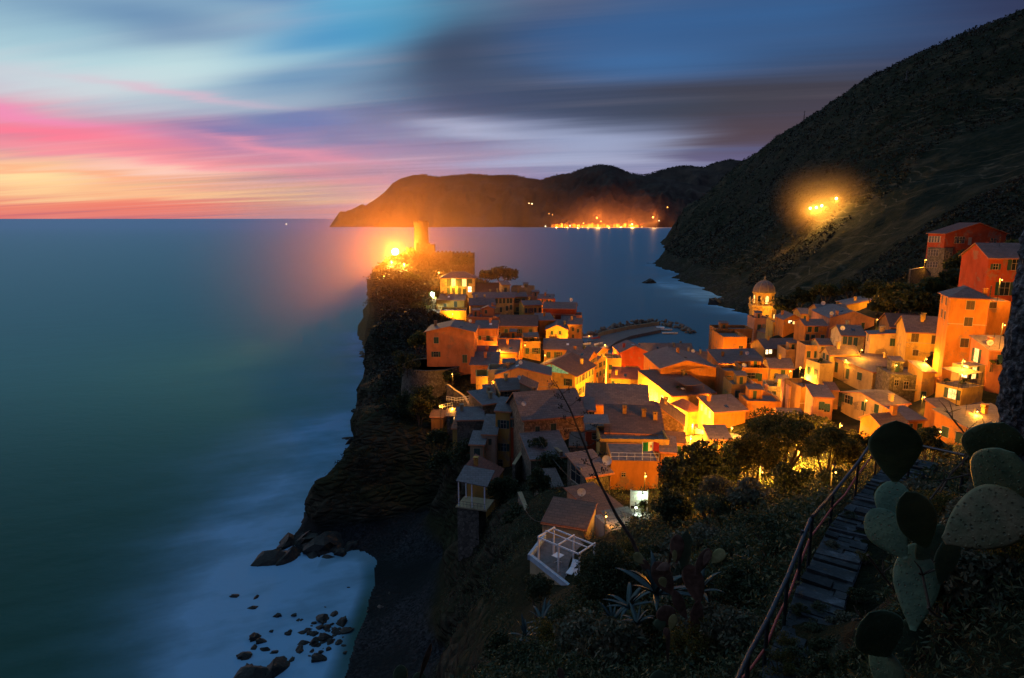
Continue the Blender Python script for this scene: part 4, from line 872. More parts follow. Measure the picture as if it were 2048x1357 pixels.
far1 = ridge_mesh('far_headland', prof, 4490, 900, 455, 1.7, mat=MF)
tag(far1, 'dark far headland across the bay', kind='structure')
prof = [(1180, 372), (1262, 352), (1290, 352), (1320, 342), (1350, 334), (1375, 332), (1405, 336), (1435, 325), (1460, 320), (1478, 321), (1520, 326), (1600, 340), (1750, 360)]
far2 = ridge_mesh('far_mountains', prof, 6100, 1200, 445, 4.1, n=260, m=24, mat=MF)
tag(far2, 'second range of hills further back', kind='structure')

# ---------------- sea ----------------
def build_sea():
    na, nr = 700, 420
    az = np.radians(np.linspace(-62, 50, na)); rr = np.concatenate([np.geomspace(40, 900, 330)[:-1], np.geomspace(900, 90000, nr-329)])
    A, RR = np.meshgrid(az, rr); X = RR*np.sin(A); Y = RR*np.cos(A)
    d = np.abs(coast_dist(X, Y))*np.where(coast_dist(X, Y) > 0, -1, 1)
    d = np.where(d < 0, 0, d)
    f = .75*np.exp(-(d/7.0)**1.3)*np.where((X > 25) & (X < 110) & (Y < 330), .12, 1)*np.where(X > 110, .8, 1)
    f += .28*np.exp(-(d/20.0)**1.5)*(X < -15)*(Y < 420)
    blobs = [(640,1240,17,.85),(600,1310,17,.7),(560,1180,14,.5),(690,1180,11,.75),(500,1080,13,.45),(560,1020,13,.5),(640,960,13,.6),(600,870,16,.35),(680,850,13,.38),
             (650,760,24,.18),(700,700,16,.25),(540,930,18,.3),(1350,572,40,.3),(1440,612,16,.6),(1470,625,14,.55),(1390,592,24,.35),(1310,512,50,.2),(1300,545,40,.25)]
    for (u, v, r, s) in blobs:
        p = Z(u, v, 0); aniso = 1.0
        f += s*np.exp(-(((X-p.x)/(r*1.15))**2+((Y-p.y)/r)**2))
    f += .04*np.exp(-(d/60.0)**2)*(X < 0)
    cv = np.exp(-((X+18)**2+(Y-88)**2)/1400.0)*(X > -34)
    f *= 1-cv*(1-sstep((d-.5)/6.0))
    idx = np.arange(na*nr).reshape(nr, na)
    q = np.stack([idx[:-1, :-1], idx[:-1, 1:], idx[1:, 1:], idx[1:, :-1]], -1).reshape(-1, 4)
    V = np.stack([X, Y, np.zeros_like(X)], -1).reshape(-1, 3)
    return V, q, {'foam': np.clip(f, 0, 1).ravel()}
m, T = newmat('sea_water'); P = wpos(T)
fo = T.n('ShaderNodeAttribute', attribute_name='foam').outputs['Fac']
st = T.n('ShaderNodeVectorRotate', {'Vector': P, 'Angle': R(-24)}, rotation_type='Z_AXIS').outputs[0]
st = T.n('ShaderNodeVectorMath', {0: st, 1: (.035, .12, .1)}, operation='MULTIPLY').outputs[0]
ns = noise(T, st, 1.0, 6, .6); nl = noise(T, P, .035, 5, .6)
fm = T.math('MULTIPLY', fo, T.mr(ns, .2, .75, .55, 1.25)); fm = T.math('MULTIPLY', fm, T.mr(nl, .30, .62, .5, 1.2), True)
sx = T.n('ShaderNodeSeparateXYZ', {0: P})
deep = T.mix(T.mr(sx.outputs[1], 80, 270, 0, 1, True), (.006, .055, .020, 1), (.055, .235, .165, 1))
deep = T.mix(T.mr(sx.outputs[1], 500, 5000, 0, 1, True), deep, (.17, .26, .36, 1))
deep = T.mix(T.mr(sx.outputs[0], -60, 60, 0, .8, True), deep, (.055, .075, .12, 1))  # right half darker violet: mountain and cloud shade put into the water colour
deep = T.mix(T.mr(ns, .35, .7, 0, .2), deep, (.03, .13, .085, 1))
col = T.mix(fm, deep, (.19, .40, .58, 1))
big = T.n('ShaderNodeVectorMath', {0: P, 1: (.5, .9, .5)}, operation='MULTIPLY').outputs[0]
bn = T.n('ShaderNodeBump', {'Height': noise(T, big, .35, 4, .6), 'Strength': .3, 'Distance': .3})
df = T.n('ShaderNodeBsdfDiffuse', {'Color': col, 'Normal': bn.outputs[0]}); gl = T.n('ShaderNodeBsdfGlossy', {'Color': (.55, .75, .95, 1), 'Roughness': .42, 'Normal': bn.outputs[0]})
fr = T.n('ShaderNodeFresnel', {'IOR': 1.33, 'Normal': bn.outputs[0]})
mx = T.n('ShaderNodeMixShader', {0: T.math('MULTIPLY', T.math('MULTIPLY', fr.outputs[0], .40), T.mr(fm, 0, .6, 1, .15)), 1: df.outputs[0], 2: gl.outputs[0]})
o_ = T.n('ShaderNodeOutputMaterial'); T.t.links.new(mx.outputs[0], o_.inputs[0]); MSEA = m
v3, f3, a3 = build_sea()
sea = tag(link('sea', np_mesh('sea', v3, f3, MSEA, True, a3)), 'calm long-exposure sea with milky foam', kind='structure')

# ---------------- sky ----------------
world = bpy.data.worlds.new('World'); sc.world = world; world.use_nodes = True
T = NT(world.node_tree)
D = T.n('ShaderNodeTexCoord').outputs['Generated']
sx = T.n('ShaderNodeSeparateXYZ', {0: D})
z = T.math('MAXIMUM', sx.outputs[2], 0.0)
inv = T.math('DIVIDE', 1.0, T.math('ADD', z, .055))
cx = T.math('MULTIPLY', sx.outputs[0], inv); cy = T.math('MULTIPLY', sx.outputs[1], inv)
def cloudc(azd, sa, sb, off=0.0):
    a = R(azd); s_, c_ = math.sin(a), math.cos(a)
    al = T.math('ADD', T.math('MULTIPLY', cx, s_), T.math('MULTIPLY', cy, c_))
    ac = T.math('SUBTRACT', T.math('MULTIPLY', cx, c_), T.math('MULTIPLY', cy, s_))
    return T.n('ShaderNodeCombineXYZ', {0: T.math('MULTIPLY', al, sa), 1: T.math('MULTIPLY', ac, sb), 2: off}).outputs[0]
c1 = cloudc(-69, .10, .55, 1.3); n1 = noise(T, c1, 1.0, 5, .55, .3)
c2 = cloudc(-77, .12, 1.7, 4.7); n2 = noise(T, c2, 1.0, 6, .55, .1)
c3 = cloudc(-64, .22, .8, 9.1); n3 = noise(T, c3, 1.0, 4, .5, .2)
el = T.math('ARCSINE', z); eld = T.math('MULTIPLY', el, 180/math.pi)
az = T.math('MULTIPLY', T.math('ARCTAN2', sx.outputs[0], sx.outputs[1]), 180/math.pi)
# streak-wise disturbance of the bands
warp = T.math('ADD', T.math('MULTIPLY', T.math('SUBTRACT', n1, .5), 9.0), T.math('MULTIPLY', T.math('SUBTRACT', n2, .5), 4.0))
damp = T.mr(eld, 3, 14, .14, 1, True)
elw = T.math('ADD', eld, T.math('MULTIPLY', warp, damp)); elw = T.math('DIVIDE', T.math('MAXIMUM', elw, 0.0), 40.0)
azw = T.math('ADD', az, T.math('MULTIPLY', T.math('SUBTRACT', n3, .5), 22.0))
def band(st): return T.ramp(elw, [(e/40.0, srgb(*c)) for e, c in st])
bA = band([(0, (222, 118, 112)), (1.2, (245, 140, 115)), (2.6, (250, 186, 142)), (3.6, (250, 182, 152)), (4.6, (232, 150, 156)), (7.5, (226, 132, 160)), (9.3, (196, 150, 185)), (11.5, (172, 208, 218)), (15, (160, 196, 212)), (18, (110, 170, 195)), (24, (110, 160, 195)), (40, (125, 170, 200))])
bB = band([(0, (196, 140, 150)), (1.3, (225, 150, 135)), (2.8, (235, 170, 150)), (4.5, (220, 140, 160)), (6.3, (190, 140, 175)), (7.6, (115, 120, 170)), (9.5, (155, 165, 190)), (11.5, (190, 220, 222)), (14, (188, 220, 225)), (16.5, (95, 140, 185)), (22, (100, 145, 185)), (40, (125, 170, 200))])
bC = band([(0, (180, 140, 160)), (2.5, (195, 150, 165)), (5, (172, 145, 175)), (7, (140, 140, 175)), (8.5, (100, 110, 150)), (11, (95, 140, 180)), (14, (80, 150, 195)), (17.5, (95, 180, 215)), (22, (80, 140, 180)), (40, (120, 165, 198))])
bD = band([(0, (140, 125, 160)), (3, (130, 125, 165)), (5, (160, 165, 195)), (7, (140, 150, 185)), (8.6, (62, 72, 98)), (11.5, (58, 68, 92)), (14.5, (56, 92, 135)), (19, (50, 84, 126)), (25, (70, 115, 155)), (40, (112, 155, 190))])
bE = band([(0, (90, 80, 120)), (3, (100, 95, 140)), (5, (95, 90, 125)), (7, (76, 64, 78)), (10, (62, 60, 72)), (12.5, (54, 78, 115)), (15.5, (52, 92, 140)), (20, (46, 78, 120)), (26, (60, 100, 145)), (40, (105, 145, 182))])
bF = band([(0, (52, 54, 84)), (8, (50, 55, 86)), (20, (44, 54, 86)), (40, (85, 115, 155))])
def mixaz(c0, c1_, a, b): return T.mix(T.mr(azw, a, b, 0, 1, True), c0, c1_)
c = mixaz(bA, bB, -33, -19); c = mixaz(c, bC, -20, -9); c = mixaz(c, bD, -6, 5); c = mixaz(c, bE, 9, 18); c = mixaz(c, bF, 24, 38)
# dark cloud bank right of centre
dk = T.math('MULTIPLY', T.mr(eld, 8, 10.5, 0, 1, True), T.mr(eld, 17, 21, 1, 0, True))
dk = T.math('MULTIPLY', dk, T.math('MULTIPLY', T.mr(az, -10, -3, 0, 1, True), T.mr(az, 3, 12, 1, 0, True)))
dk = T.math('MULTIPLY', dk, T.mr(n1, .30, .60, .35, 1))
c = T.mix(T.math('MULTIPLY', dk, .75), c, srgb(58, 70, 96))
# bright thin streaks
n4 = noise(T, cloudc(-74, .13, 2.6, 2.2), 1.0, 5, .6)
lo = T.math('MULTIPLY', T.mr(eld, 0, 2.5, .3, 1), T.mr(eld, 9, 16, 1, .25)); lo = T.math('MULTIPLY', lo, T.mr(az, -10, 12, 1, .10))
c = T.mix(T.math('MULTIPLY', T.mr(n4, .50, .76, 0, .42), lo), c, srgb(120, 124, 172))
c = T.mix(T.math('MULTIPLY', T.mr(n4, .48, .26, 0, .34), lo), c, srgb(235, 205, 210))
stk = T.mr(n2, .52, .80, 0, .22); stk = T.math('MULTIPLY', stk, T.mr(az, -5, 22, 1, .12, True))
c = T.mix(stk, c, srgb(215, 200, 210))
dkk = T.mr(n2, .44, .30, 0, .32)
c = T.mix(dkk, c, srgb(80, 96, 140))
ela = T.math('ADD', eld, T.math('ADD', T.math('MULTIPLY', T.math('SUBTRACT', n2, .5), 2.6), T.math('MULTIPLY', T.math('SUBTRACT', n1, .5), 3.0)))
aza = T.math('ADD', az, T.math('MULTIPLY', T.math('SUBTRACT', n3, .5), 9.0))
def blob(u, v, su, sv, rot, rgb, k):
    global c
    d = ray(u, v); a0 = math.degrees(math.atan2(d[0], d[1])); e0 = math.degrees(math.asin(d[2]/math.sqrt(d[0]**2+d[1]**2+d[2]**2)))
    q = 180/math.pi/F; cs, sn = math.cos(R(rot)), math.sin(R(rot))
    da = T.math('SUBTRACT', aza, a0); de = T.math('SUBTRACT', ela, e0)
    x = T.math('ADD', T.math('MULTIPLY', da, cs/(su*q*.9)), T.math('MULTIPLY', de, sn/(su*q)))
    y = T.math('SUBTRACT', T.math('MULTIPLY', de, cs/(sv*q)), T.math('MULTIPLY', da, sn/(sv*q)))
    g = T.math('EXPONENT', T.math('MULTIPLY', T.math('ADD', T.math('MULTIPLY', x, x), T.math('MULTIPLY', y, y)), -.7))
    c = T.mix(T.math('MULTIPLY', g, k), c, srgb(*rgb))
for b in [(310,45,230,34,2,(66,112,165),.85),(400,150,280,46,6,(206,230,230),.8),(120,165,200,30,0,(200,222,226),.6),(150,70,120,30,0,(160,200,215),.5),(770,50,180,30,14,(84,170,210),.85),(640,75,120,22,14,(70,145,195),.7),(620,160,150,22,10,(74,128,178),.7),
          (1250,60,270,50,0,(54,96,148),.7),(1290,122,170,22,0,(64,114,170),.6),(940,115,120,80,8,(58,70,96),.9),(1010,205,190,34,-4,(66,80,112),.7),(430,268,105,16,2,(104,116,172),.85),(600,242,90,13,8,(108,124,176),.8),(720,272,70,9,-4,(120,122,165),.6),
          (60,232,140,11,-7,(244,140,185),.85),(50,264,170,14,-3,(255,122,150),.9),(300,322,320,8,-4,(255,140,160),.7),(560,296,150,8,-6,(244,150,170),.7),(360,184,140,6,-4,(228,180,200),.6),(30,366,80,22,0,(255,228,165),.85),(300,338,120,10,-2,(255,208,190),.7),(450,388,340,7,0,(255,204,150),.7),(60,345,200,5,-3,(255,170,130),.6),
          (950,256,100,14,-5,(180,184,208),.8),(1150,268,170,17,-5,(160,170,202),.75),(1050,318,160,8,4,(170,178,208),.6),(1380,215,190,26,0,(60,66,80),.6),(1460,258,120,16,2,(82,68,78),.75),(200,415,300,12,0,(238,120,105),.5)]: blob(*b)
# behind the viewer: night side
back = T.mr(sx.outputs[1], .25, -.35, 0, 1, True)
c = T.mix(back, c, srgb(80, 92, 128))
c = T.mix(T.mr(sx.outputs[2], -.01, -.04, 0, 1), c, srgb(20, 30, 40))
SKYS = 1.0
bg = T.n('ShaderNodeBackground', {'Color': c, 'Strength': SKYS})
ns_ = T.n('ShaderNodeTexSky', sky_type='NISHITA', sun_disc=False, sun_elevation=R(-3), sun_rotation=R(-50))
bg2 = T.n('ShaderNodeBackground', {'Color': ns_.outputs[0], 'Strength': .05})
ad = T.n('ShaderNodeAddShader', {0: bg.outputs[0], 1: bg2.outputs[0]})
o = T.n('ShaderNodeOutputWorld'); T.t.links.new(ad.outputs[0], o.inputs[0])
world.cycles.sampling_method = 'MANUAL'; world.cycles.sample_map_resolution = 1024

# last light of the sunset: a very weak, soft sun just above the sea on the left
sl = bpy.data.lights.new('sunset_light', 'SUN'); sl.energy = .06; sl.angle = R(12); sl.color = (1, .62, .55)
so = bpy.data.objects.new('sunset_light', sl); COL.objects.link(so)
so.rotation_euler = Vector((math.sin(R(-50)), math.cos(R(-50)), .12)).to_track_quat('Z', 'Y').to_euler()

cam = bpy.data.cameras.new('camera'); co = bpy.data.objects.new('camera', cam); COL.objects.link(co)
cam.sensor_width = 36; cam.lens = F/2048*36; cam.clip_start = .1; cam.clip_end = 200000
co.location = (0, 0, H); co.rotation_euler = (math.pi/2-PITCH, 0, 0); sc.camera = co
sc.view_settings.view_transform = 'Standard'; sc.view_settings.look = 'None'; sc.view_settings.exposure = 0; sc.view_settings.gamma = 1
sc.cycles.use_denoising = True; sc.cycles.use_light_tree = True
sc.cycles.max_bounces = 5; sc.cycles.diffuse_bounces = 3; sc.cycles.glossy_bounces = 2; sc.cycles.transmission_bounces = 2; sc.cycles.volume_bounces = 0
sc.cycles.sample_clamp_indirect = 4; sc.cycles.caustics_reflective = False; sc.cycles.caustics_refractive = False
sc.cycles.use_adaptive_sampling = True; sc.cycles.adaptive_threshold = .02
# ---------------- street lamps: each a post or bracket with a lit head ----------------
SOD = (1.0, .385, .028); PK = 5.2
def lamp(u, v, Y, P, label, col=SOD, post=3.2, rad=.16, group='street lamps of the village', bulb='bulb', name='street_lamp', p=None, size=.10, shade=True):
    if p is None: p = W(u, v, Y)
    if u < 1130 and Y > 130 and p.z > 12: P *= 1.35
    p.z = max(p.z, ground(p.x, p.y)+2.6)
    root = empty(name, (p.x, p.y, p.z-post), 0, label, 'lamp', group)
    m = MB(); m.tube([(0, 0, -2.0), (0, 0, post+.35)], .05, 6); m.tube([(0, 0, post+.35), (.0, -.25, post+.45), (0, -.5, post+.35)], .035, 6)
    m.build('post', M['iron'], root)
    if shade:
        m = MB(); m.lathe([(.06, .30), (.10, .26), (size*1.7, .16), (size*1.7, .13)], 10, (0, -.5, post)); m.build('lamp_shade', M['iron'], root)
    m = MB(); m.lathe([(.01, -size), (size*.7, -size*.7), (size, 0), (size*.7, size*.7), (.01, size)], 10, (0, -.5, post), 0); m.build('bulb', M[bulb], root, True)
    l = bpy.data.lights.new('lamp_light', 'POINT'); l.energy = P*PK; l.color = col; l.shadow_soft_size = rad
    o = bpy.data.objects.new('lamp_light', l); COL.objects.link(o); o.parent = root; o.location = (0, -.5, post-size-.12) if size < 1.5 else (size*.3, -.9-size*1.1, post+size*.3)
    return root
LP = [
 # (u, v, Y, watts, label)
 (1198, 768, 192, 17000, 'brightest street lamp in the mouth of the square'),
 (1284, 802, 150, 8500, 'street lamp over the yellow facade of the main street'),
 (1318, 838, 138, 5500, 'street lamp half way along the main street'),
 (1384, 872, 124, 10500, 'glaring street lamp at the bend beside the garden trees'),
 (1342, 800, 146, 4500, 'street lamp below the crowded roof terrace'),
 (1232, 782, 176, 9000, 'street lamp in front of the low red roof'),
 (1163, 745, 168, 3500, 'street lamp under the long quay-side facade'),
 (1185, 735, 196, 4500, 'street lamp on the harbour side of the square'),
 (1210, 690, 262, 1800, 'quay lamp among the moored boats'),
 (1178, 672, 285, 1500, 'quay lamp at the root of the breakwater'),
 (1078, 658, 214, 1500, 'alley lamp below the red house'),
 (1077, 630, 236, 1400, 'alley lamp at the end of the yellow facade'),
 (1093, 612, 242, 1000, 'alley lamp behind the long red house'),
 (932, 622, 230, 1500, 'lamp on the corner of the glowing terrace wall'),
 (906, 652, 226, 700, 'lamp beneath the glowing terrace wall'),
 (905, 572, 259, 900, 'lamp between the restaurant arches'),
 (1040, 738, 160, 500, 'lamp in the green lit passage'),
 (984, 768, 133, 130, 'round lamp at the yellow stair tower'),
 (1000, 700, 165, 500, 'lamp in the passage beside the salmon houses'),
 (1120, 690, 190, 600, 'lamp over the broad slate roof alley'),
 (1410, 852, 116, 1100, 'lamp shining up the balcony house'),
 (1462, 866, 116, 700, 'lamp at the back of the balcony house'),
 (1270, 742, 182, 1500, 'lamp washing the red gable wall'),
 (1360, 770, 150, 900, 'lamp by the largest orange gable'),
 (1430, 720, 192, 1300, 'lamp at the foot of the harbour block'),
 (1466, 745, 170, 900, 'lamp below the orange harbour block'),
 (1540, 790, 134, 500, 'lamp beside the white terrace'),
 (1604, 756, 138, 1500, 'lamp deep in the bright yellow alley'),
 (1606, 700, 165, 1500, 'lamp high in the bright yellow alley'),
 (1600, 735, 150, 900, 'lamp on the curved wall of the alley'),
 (1580, 742, 146, 700, 'lamp over the tall green shutter'),
 (1622, 618, 205, 900, 'lamp below the dark hill left of the sheds'),
 (1755, 612, 200, 900, 'lamp on the lit shed wall'),
 (1753, 640, 168, 300, 'lamp at the end of the long pink house'),
 (1722, 700, 138, 420, 'lamp at the corner of the cream house'),
 (1850, 718, 122, 900, 'lamp under the yellow house with square shutters'),
 (1925, 722, 103, 1100, 'lamp hidden at the foot of the tallest orange house'),
 (1845, 795, 106, 500, 'lamp by the green garden door'),
 (1920, 748, 98, 220, 'lamp on the planted terrace'),
 (1650, 770, 122, 600, 'lamp over the alley of the turret house'),
 (1680, 850, 98, 700, 'lamp behind the garden trees on the right'),
 (1570, 935, 78, 5500, 'lamp shining through the garden trees'),
 (1480, 900, 90, 2400, 'lamp behind the leafy garden'),
 (1625, 915, 80, 2400, 'lamp between the garden trees and the path'),
 (1760, 890, 80, 500, 'lamp on the lane below the railing'),
 (1870, 905, 76, 420, 'lamp below the nearest orange house'),
 (2005, 650, 106, 900, 'lamp lighting the red villa'),
 (2000, 560, 118, 900, 'lamp on the lane of the red villa'),
 (1850, 520, 176, 600, 'lamp on the slope left of the hillside villa'),
 (1150, 885, 99, 420, 'red-orange lamp behind the stone house'),
 (1290, 950, 76, 260, 'lamp on the orange wall below the flag'),
 (1210, 1060, 62, 40, 'porch lamp beside the garden house'),
 (1300, 868, 100, 300, 'lamp over the brown lean-to roof'),
 (905, 815, 128, 240, 'garden lamp under the round bastion'),
 (880, 812, 130, 160, 'small lamp among the bastion garden steps'),
 (1517, 690, 190, 600, 'lamp at the foot of the church nave'),
 (905, 748, 138, 260, 'lamp on the bastion garden wall before the big salmon house'),  # unseen light added to brighten the salmon front
 (1070, 800, 130, 500, 'fill light added for the pale peach wall'),  # added fill on the camera side of the peach wall
 (1245, 850, 105, 260, 'fill light added under the long brown-grey roof'),  # unseen fill, added to brighten the long orange front
 (1000, 745, 142, 250, 'lamp in the yard beside the white roof terrace'),
 (1380, 905, 104, 3500, 'lamp glaring through the left garden tree'),
 (1950, 822, 92, 260, 'lamp in the yard below the glowing window house'),
 (1730, 800, 105, 380, 'lamp before the worn house'),
 (1790, 730, 120, 350, 'lamp between the broad roof and the yellow house'),
 (1690, 720, 135, 300, 'lamp behind the broad grey roof'),
 (1530, 830, 120, 420, 'lamp on the lane under the wedge wall'),
 (1090, 710, 175, 500, 'lamp behind the green lit attic'),
 (975, 650, 195, 420, 'lamp in the steps behind the big salmon house'),
 (1050, 690, 178, 420, 'lamp in front of the dark covered terrace'),
 (1500, 770, 146, 380, 'lamp among the cluttered terraces'),
 (1515, 1012, 51, 420, 'low garden fill light added among the shrubs below the leafy trees'),  # low garden lights: unseen fills added to brighten the near side of the crowns
 (1420, 985, 52, 260, 'low garden fill light added beside the grey olive tree'),
 (1660, 985, 42, 260, 'low garden fill light added under the tree by the railing'),
 (1523, 640, 235, 1300, 'floodlight at the foot of the bell tower'),
]
for a in LP: lamp(*a, **(dict(shade=False, size=.05, post=1.4) if 'low garden' in a[4] else {}))
lamp(1284, 988, 66, 16, 'white lamp on the little patio', col=(.75, 1, .55), bulb='bulbw', post=2.2)
lamp(1270, 1016, 62, 10, 'second white lamp at the patio fence', col=(.75, 1, .55), bulb='bulbw', post=1.6, size=.1)
lamp(866, 588, 240, 900, 'cold white lamp in the palms beside the restaurant', col=(.9, 1, .65), bulb='bulbw', post=2.5, size=.9, shade=False)
lamp(791, 508, 289, 25000, 'dazzling floodlight on the seaward cliff of the castle', col=(1, .29, .018), post=3.0, size=1.5, bulb='bulbh', rad=.7, shade=False, group='floodlights on the headland')
lamp(784, 549, 276, 5000, 'floodlight low on the castle rock', col=(1, .42, .07), post=1.5, size=.4, group='floodlights on the headland')
lamp(809, 547, 272, 4000, 'floodlight on the castle steps', col=(1, .42, .07), post=1.5, size=.45, group='floodlights on the headland')
lamp(878, 545, 268, 900, 'lamp behind the arcaded restaurant', col=(1, .5, .1), post=2.5, size=.3)
# station lamps on the dark hill
for (u, v, l) in [(1620, 417, 'leftmost station lamp on the dark hillside'), (1632, 415.5, 'second station lamp on the dark hillside'), (1643, 412, 'third station lamp, with a taller post, on the hillside'), (1672, 397.5, 'highest and brightest station lamp on the hillside')]:
    p = W(u, v, 505); g = ground(p.x, p.y)
    lamp(0, 0, 0, 9000, l, p=p, post=6, size=1.0, rad=1.0, bulb='farbulby', group='station lamps on the hill', shade=False, col=(1, .5, .1))
def on_ground(p, dz=0.0): return Vector((p[0], p[1], ground(p[0], p[1])+dz))
# ---------------- castle ----------------
def castle():
    c = W(843, 492, 296)
    root = empty('castle_keep', (c.x, c.y, c.z), 0, 'tall round stone keep of the ruined castle on the headland top', 'tower')
    m = MB(); r = 14*296/F
    top = W(843, 446, 296).z-c.z
    prof = [(r*1.12, -6), (r*1.06, 0), (r, top*.45), (r, top-1.0), (r*1.08, top-.9), (r*1.08, top)]
    m.lathe(prof, 28); m.build('shaft', M['castle'], root)
    for k in range(12):
        m = MB(); a = 2*math.pi*k/12
        o = Vector((math.cos(a)*r*.92, math.sin(a)*r*.92, top)); t = Vector((-math.sin(a), math.cos(a), 0)); n = Vector((math.cos(a), math.sin(a), 0))
        m.obox(o-t*.5-n*.25, t*1.0, n*.55, (0, 0, .9)); m.build('merlon', M['castle'], root)
    m = MB(); m.tube([(-.6*r, -r*.3, top), (-.6*r, -r*.3, top+2.8)], .05, 6); m.build('mast', M['iron'], root)
    for k, (u0, u1, v0, v1, Y, lab) in enumerate([(812, 832, 498, 530, 293, 'low castle wall left of the keep, lit bright by the floodlight'), (832, 868, 490, 535, 291, 'high castle wall directly below the keep'), (866, 905, 506, 545, 290, 'castle curtain wall stepping down right of the keep'), (905, 948, 507, 532, 296, 'long dark castle bastion at the seaward end')]):
        a = W(u0, v0, Y); b = W(u1, v0+(4 if k == 2 else 0), Y+2); z1 = W(u0, v1, Y).z
        rt = empty('castle_wall', (a.x, a.y, z1), 0, lab, 'castle wall', 'castle walls')
        m = MB(); L = b-a; L.z = 0; n = Vector((0, 1, 0))*5
        hgt = a.z-z1
        m.obox((0, 0, -8), L, n, (0, 0, hgt+8)); m.build('masonry', M['castle'], rt)
        m = MB(); t = L.normalized(); q = 0
        while q < L.length-1.0:
            m.obox(t*q+Vector((0, .02, hgt)), t*.9, (0, .5, 0), (0, 0, .8)); q += 1.8
        m.build('battlement', M['castle'], rt)
castle()
# rubble retaining walls and the round bastion
def bastion():
    c = W(862, 733, 150); r = 7.0
    cz = c.z; root = empty('round_bastion', (c.x, c.y+2, cz-9), 0, 'round stone bastion under the big salmon house', 'bastion')
    m = MB(); m.lathe([(r*1.15, -6), (r*1.08, 2), (r, 8.2), (r, 9), (r-.4, 9), (r-.4, 8.72), (.1, 8.72)], 40); m.build('masonry', M['stone'], root)
    m = MB(); m.lathe([(r-.42, 8.725), (r-.42, 8.78)], 40); m.build('floor', M['terrace'], root)
    m = MB(); m.lathe([(r+.12, 8.9), (r+.12, 9.1), (r-.5, 9.1), (r-.5, 8.9)], 40); m.build('coping', M['stone'], root)
    mm = MB(); t = Vector((1, 0, 0)); mm.obox((-2.2, -r*1.06, 2.0), (1.1, 0, 0), (0, .4, 0), (0, 0, 2.2)); mm.build('doorway', M['glass'], root)
bastion()
def rubble(pts, Ys, vb, label, mat='stone', th=.5, group='dry stone retaining walls'):
    """wall following top pixels pts at distances Ys, foot at pixel row vb"""
    P_ = [W(u, v, y) for (u, v), y in zip(pts, Ys)]
    b0 = P_[0].copy(); b0.z = min(W(p[0], v_, y).z for p, v_, y in zip(pts, [vb]*len(pts), Ys))
    root = empty('retaining_wall', b0, 0, label, 'stone wall', group)
    m = MB()
    for a, b in zip(P_[:-1], P_[1:]):
        t = (b-a).normalized(); n = Vector((-t.y, t.x, 0)).normalized()*th
        q = [a, b, b+n, a+n]; lo = [Vector((p.x, p.y, b0.z-3)) for p in q]
        q = [p-b0 for p in q]; lo = [p-b0 for p in lo]
        m.add(lo+q, [(0,1,5,4),(1,2,6,5),(2,3,7,6),(3,0,4,7),(4,5,6,7),(0,3,2,1)])
    m.build('masonry', M[mat], root)
    m = MB()
    for a, b in zip(P_[:-1], P_[1:]):
        t = (b-a).normalized(); n = Vector((-t.y, t.x, 0)).normalized()
        m.obox(a-b0-n*.04+Vector((0, 0, .003)), b-a, n*(th+.08), (0, 0, .07))
    m.build('coping', M['grey'], root)
rubble([(893, 770), (925, 792), (938, 812)], [140, 136, 130], 812, 'retaining wall between the bastion and the slate slab house')
rubble([(1030, 930), (1046, 905), (1060, 900)], [100, 103, 104], 1000, 'tall rubble wall beneath the stone house')
rubble([(1036, 985), (1062, 1052), (1090, 1075)], [84, 74, 66], 1120, 'rubble wall descending towards the pergola terrace')
rubble([(1060, 905), (1096, 888), (1120, 905)], [101, 102, 98], 930, 'rubble wall at the foot of the big slate roof', 'brickstone')
rubble([(1822, 540), (1850, 535), (1862, 548)], [172, 176, 180], 565, 'low rubble wall left of the hillside villa')
rubble([(1935, 545), (1978, 572)], [140, 128], 590, 'sloping garden wall with a rail beside the red villa')
rubble([(1550, 820), (1620, 832), (1650, 850)], [116, 108, 104], 860, 'lane wall running behind the garden trees')
rubble([(1470, 965), (1600, 970), (1640, 962)], [60, 62, 64], 985, 'dark garden wall under the lit trees')

# veranda under the little yellow and red house, with its stone pier
def veranda():
    a = W(917, 962, 92)
    root = empty('veranda', a-Vector((0, 0, 4.0)), R(-16), 'grey roofed veranda standing on a stone pier at the cliff foot', 'veranda')
    m = MB(); m.add([(-.3,-.3,4.0),(4.6,-.3,3.6),(4.6,3.6,4.6),(-.3,3.6,5.0),(-.3,-.3,4.12),(4.6,-.3,3.72),(4.6,3.6,4.72),(-.3,3.6,5.12)], [(0,3,2,1),(4,5,6,7),(0,1,5,4),(1,2,6,5),(2,3,7,6),(3,0,4,7)])
    m.build('roof', M['slate_b'], root)
    for x, y in ((0, 0), (2.1, 0), (4.1, 0), (0, 3.2)):
        m = MB(); m.box(x-.08, x+.08, y-.08, y+.08, 0, 4.0-x*.082); m.build('post', M['whitepaint'], root)
    m = MB(); m.box(-.4, 4.5, -.4, 3.6, -.2, 0); m.build('deck', M['grey'], root)
    m = MB(); m.box(-.2, 3.2, -.15, 3.2, -9, -.21); m.build('pier', M['stone'], root)
    m = MB(); m.tube([(-.3, -.3, .9), (4.3, -.3, .9)], .03, 5); m.tube([(-.3, -.3, .5), (4.3, -.3, .5)], .02, 5)
    for i in range(9): m.tube([(-.3+i*.56, -.3, 0), (-.3+i*.56, -.3, .9)], .018, 5)
    m.build('railing', M['iron'], root)
veranda()

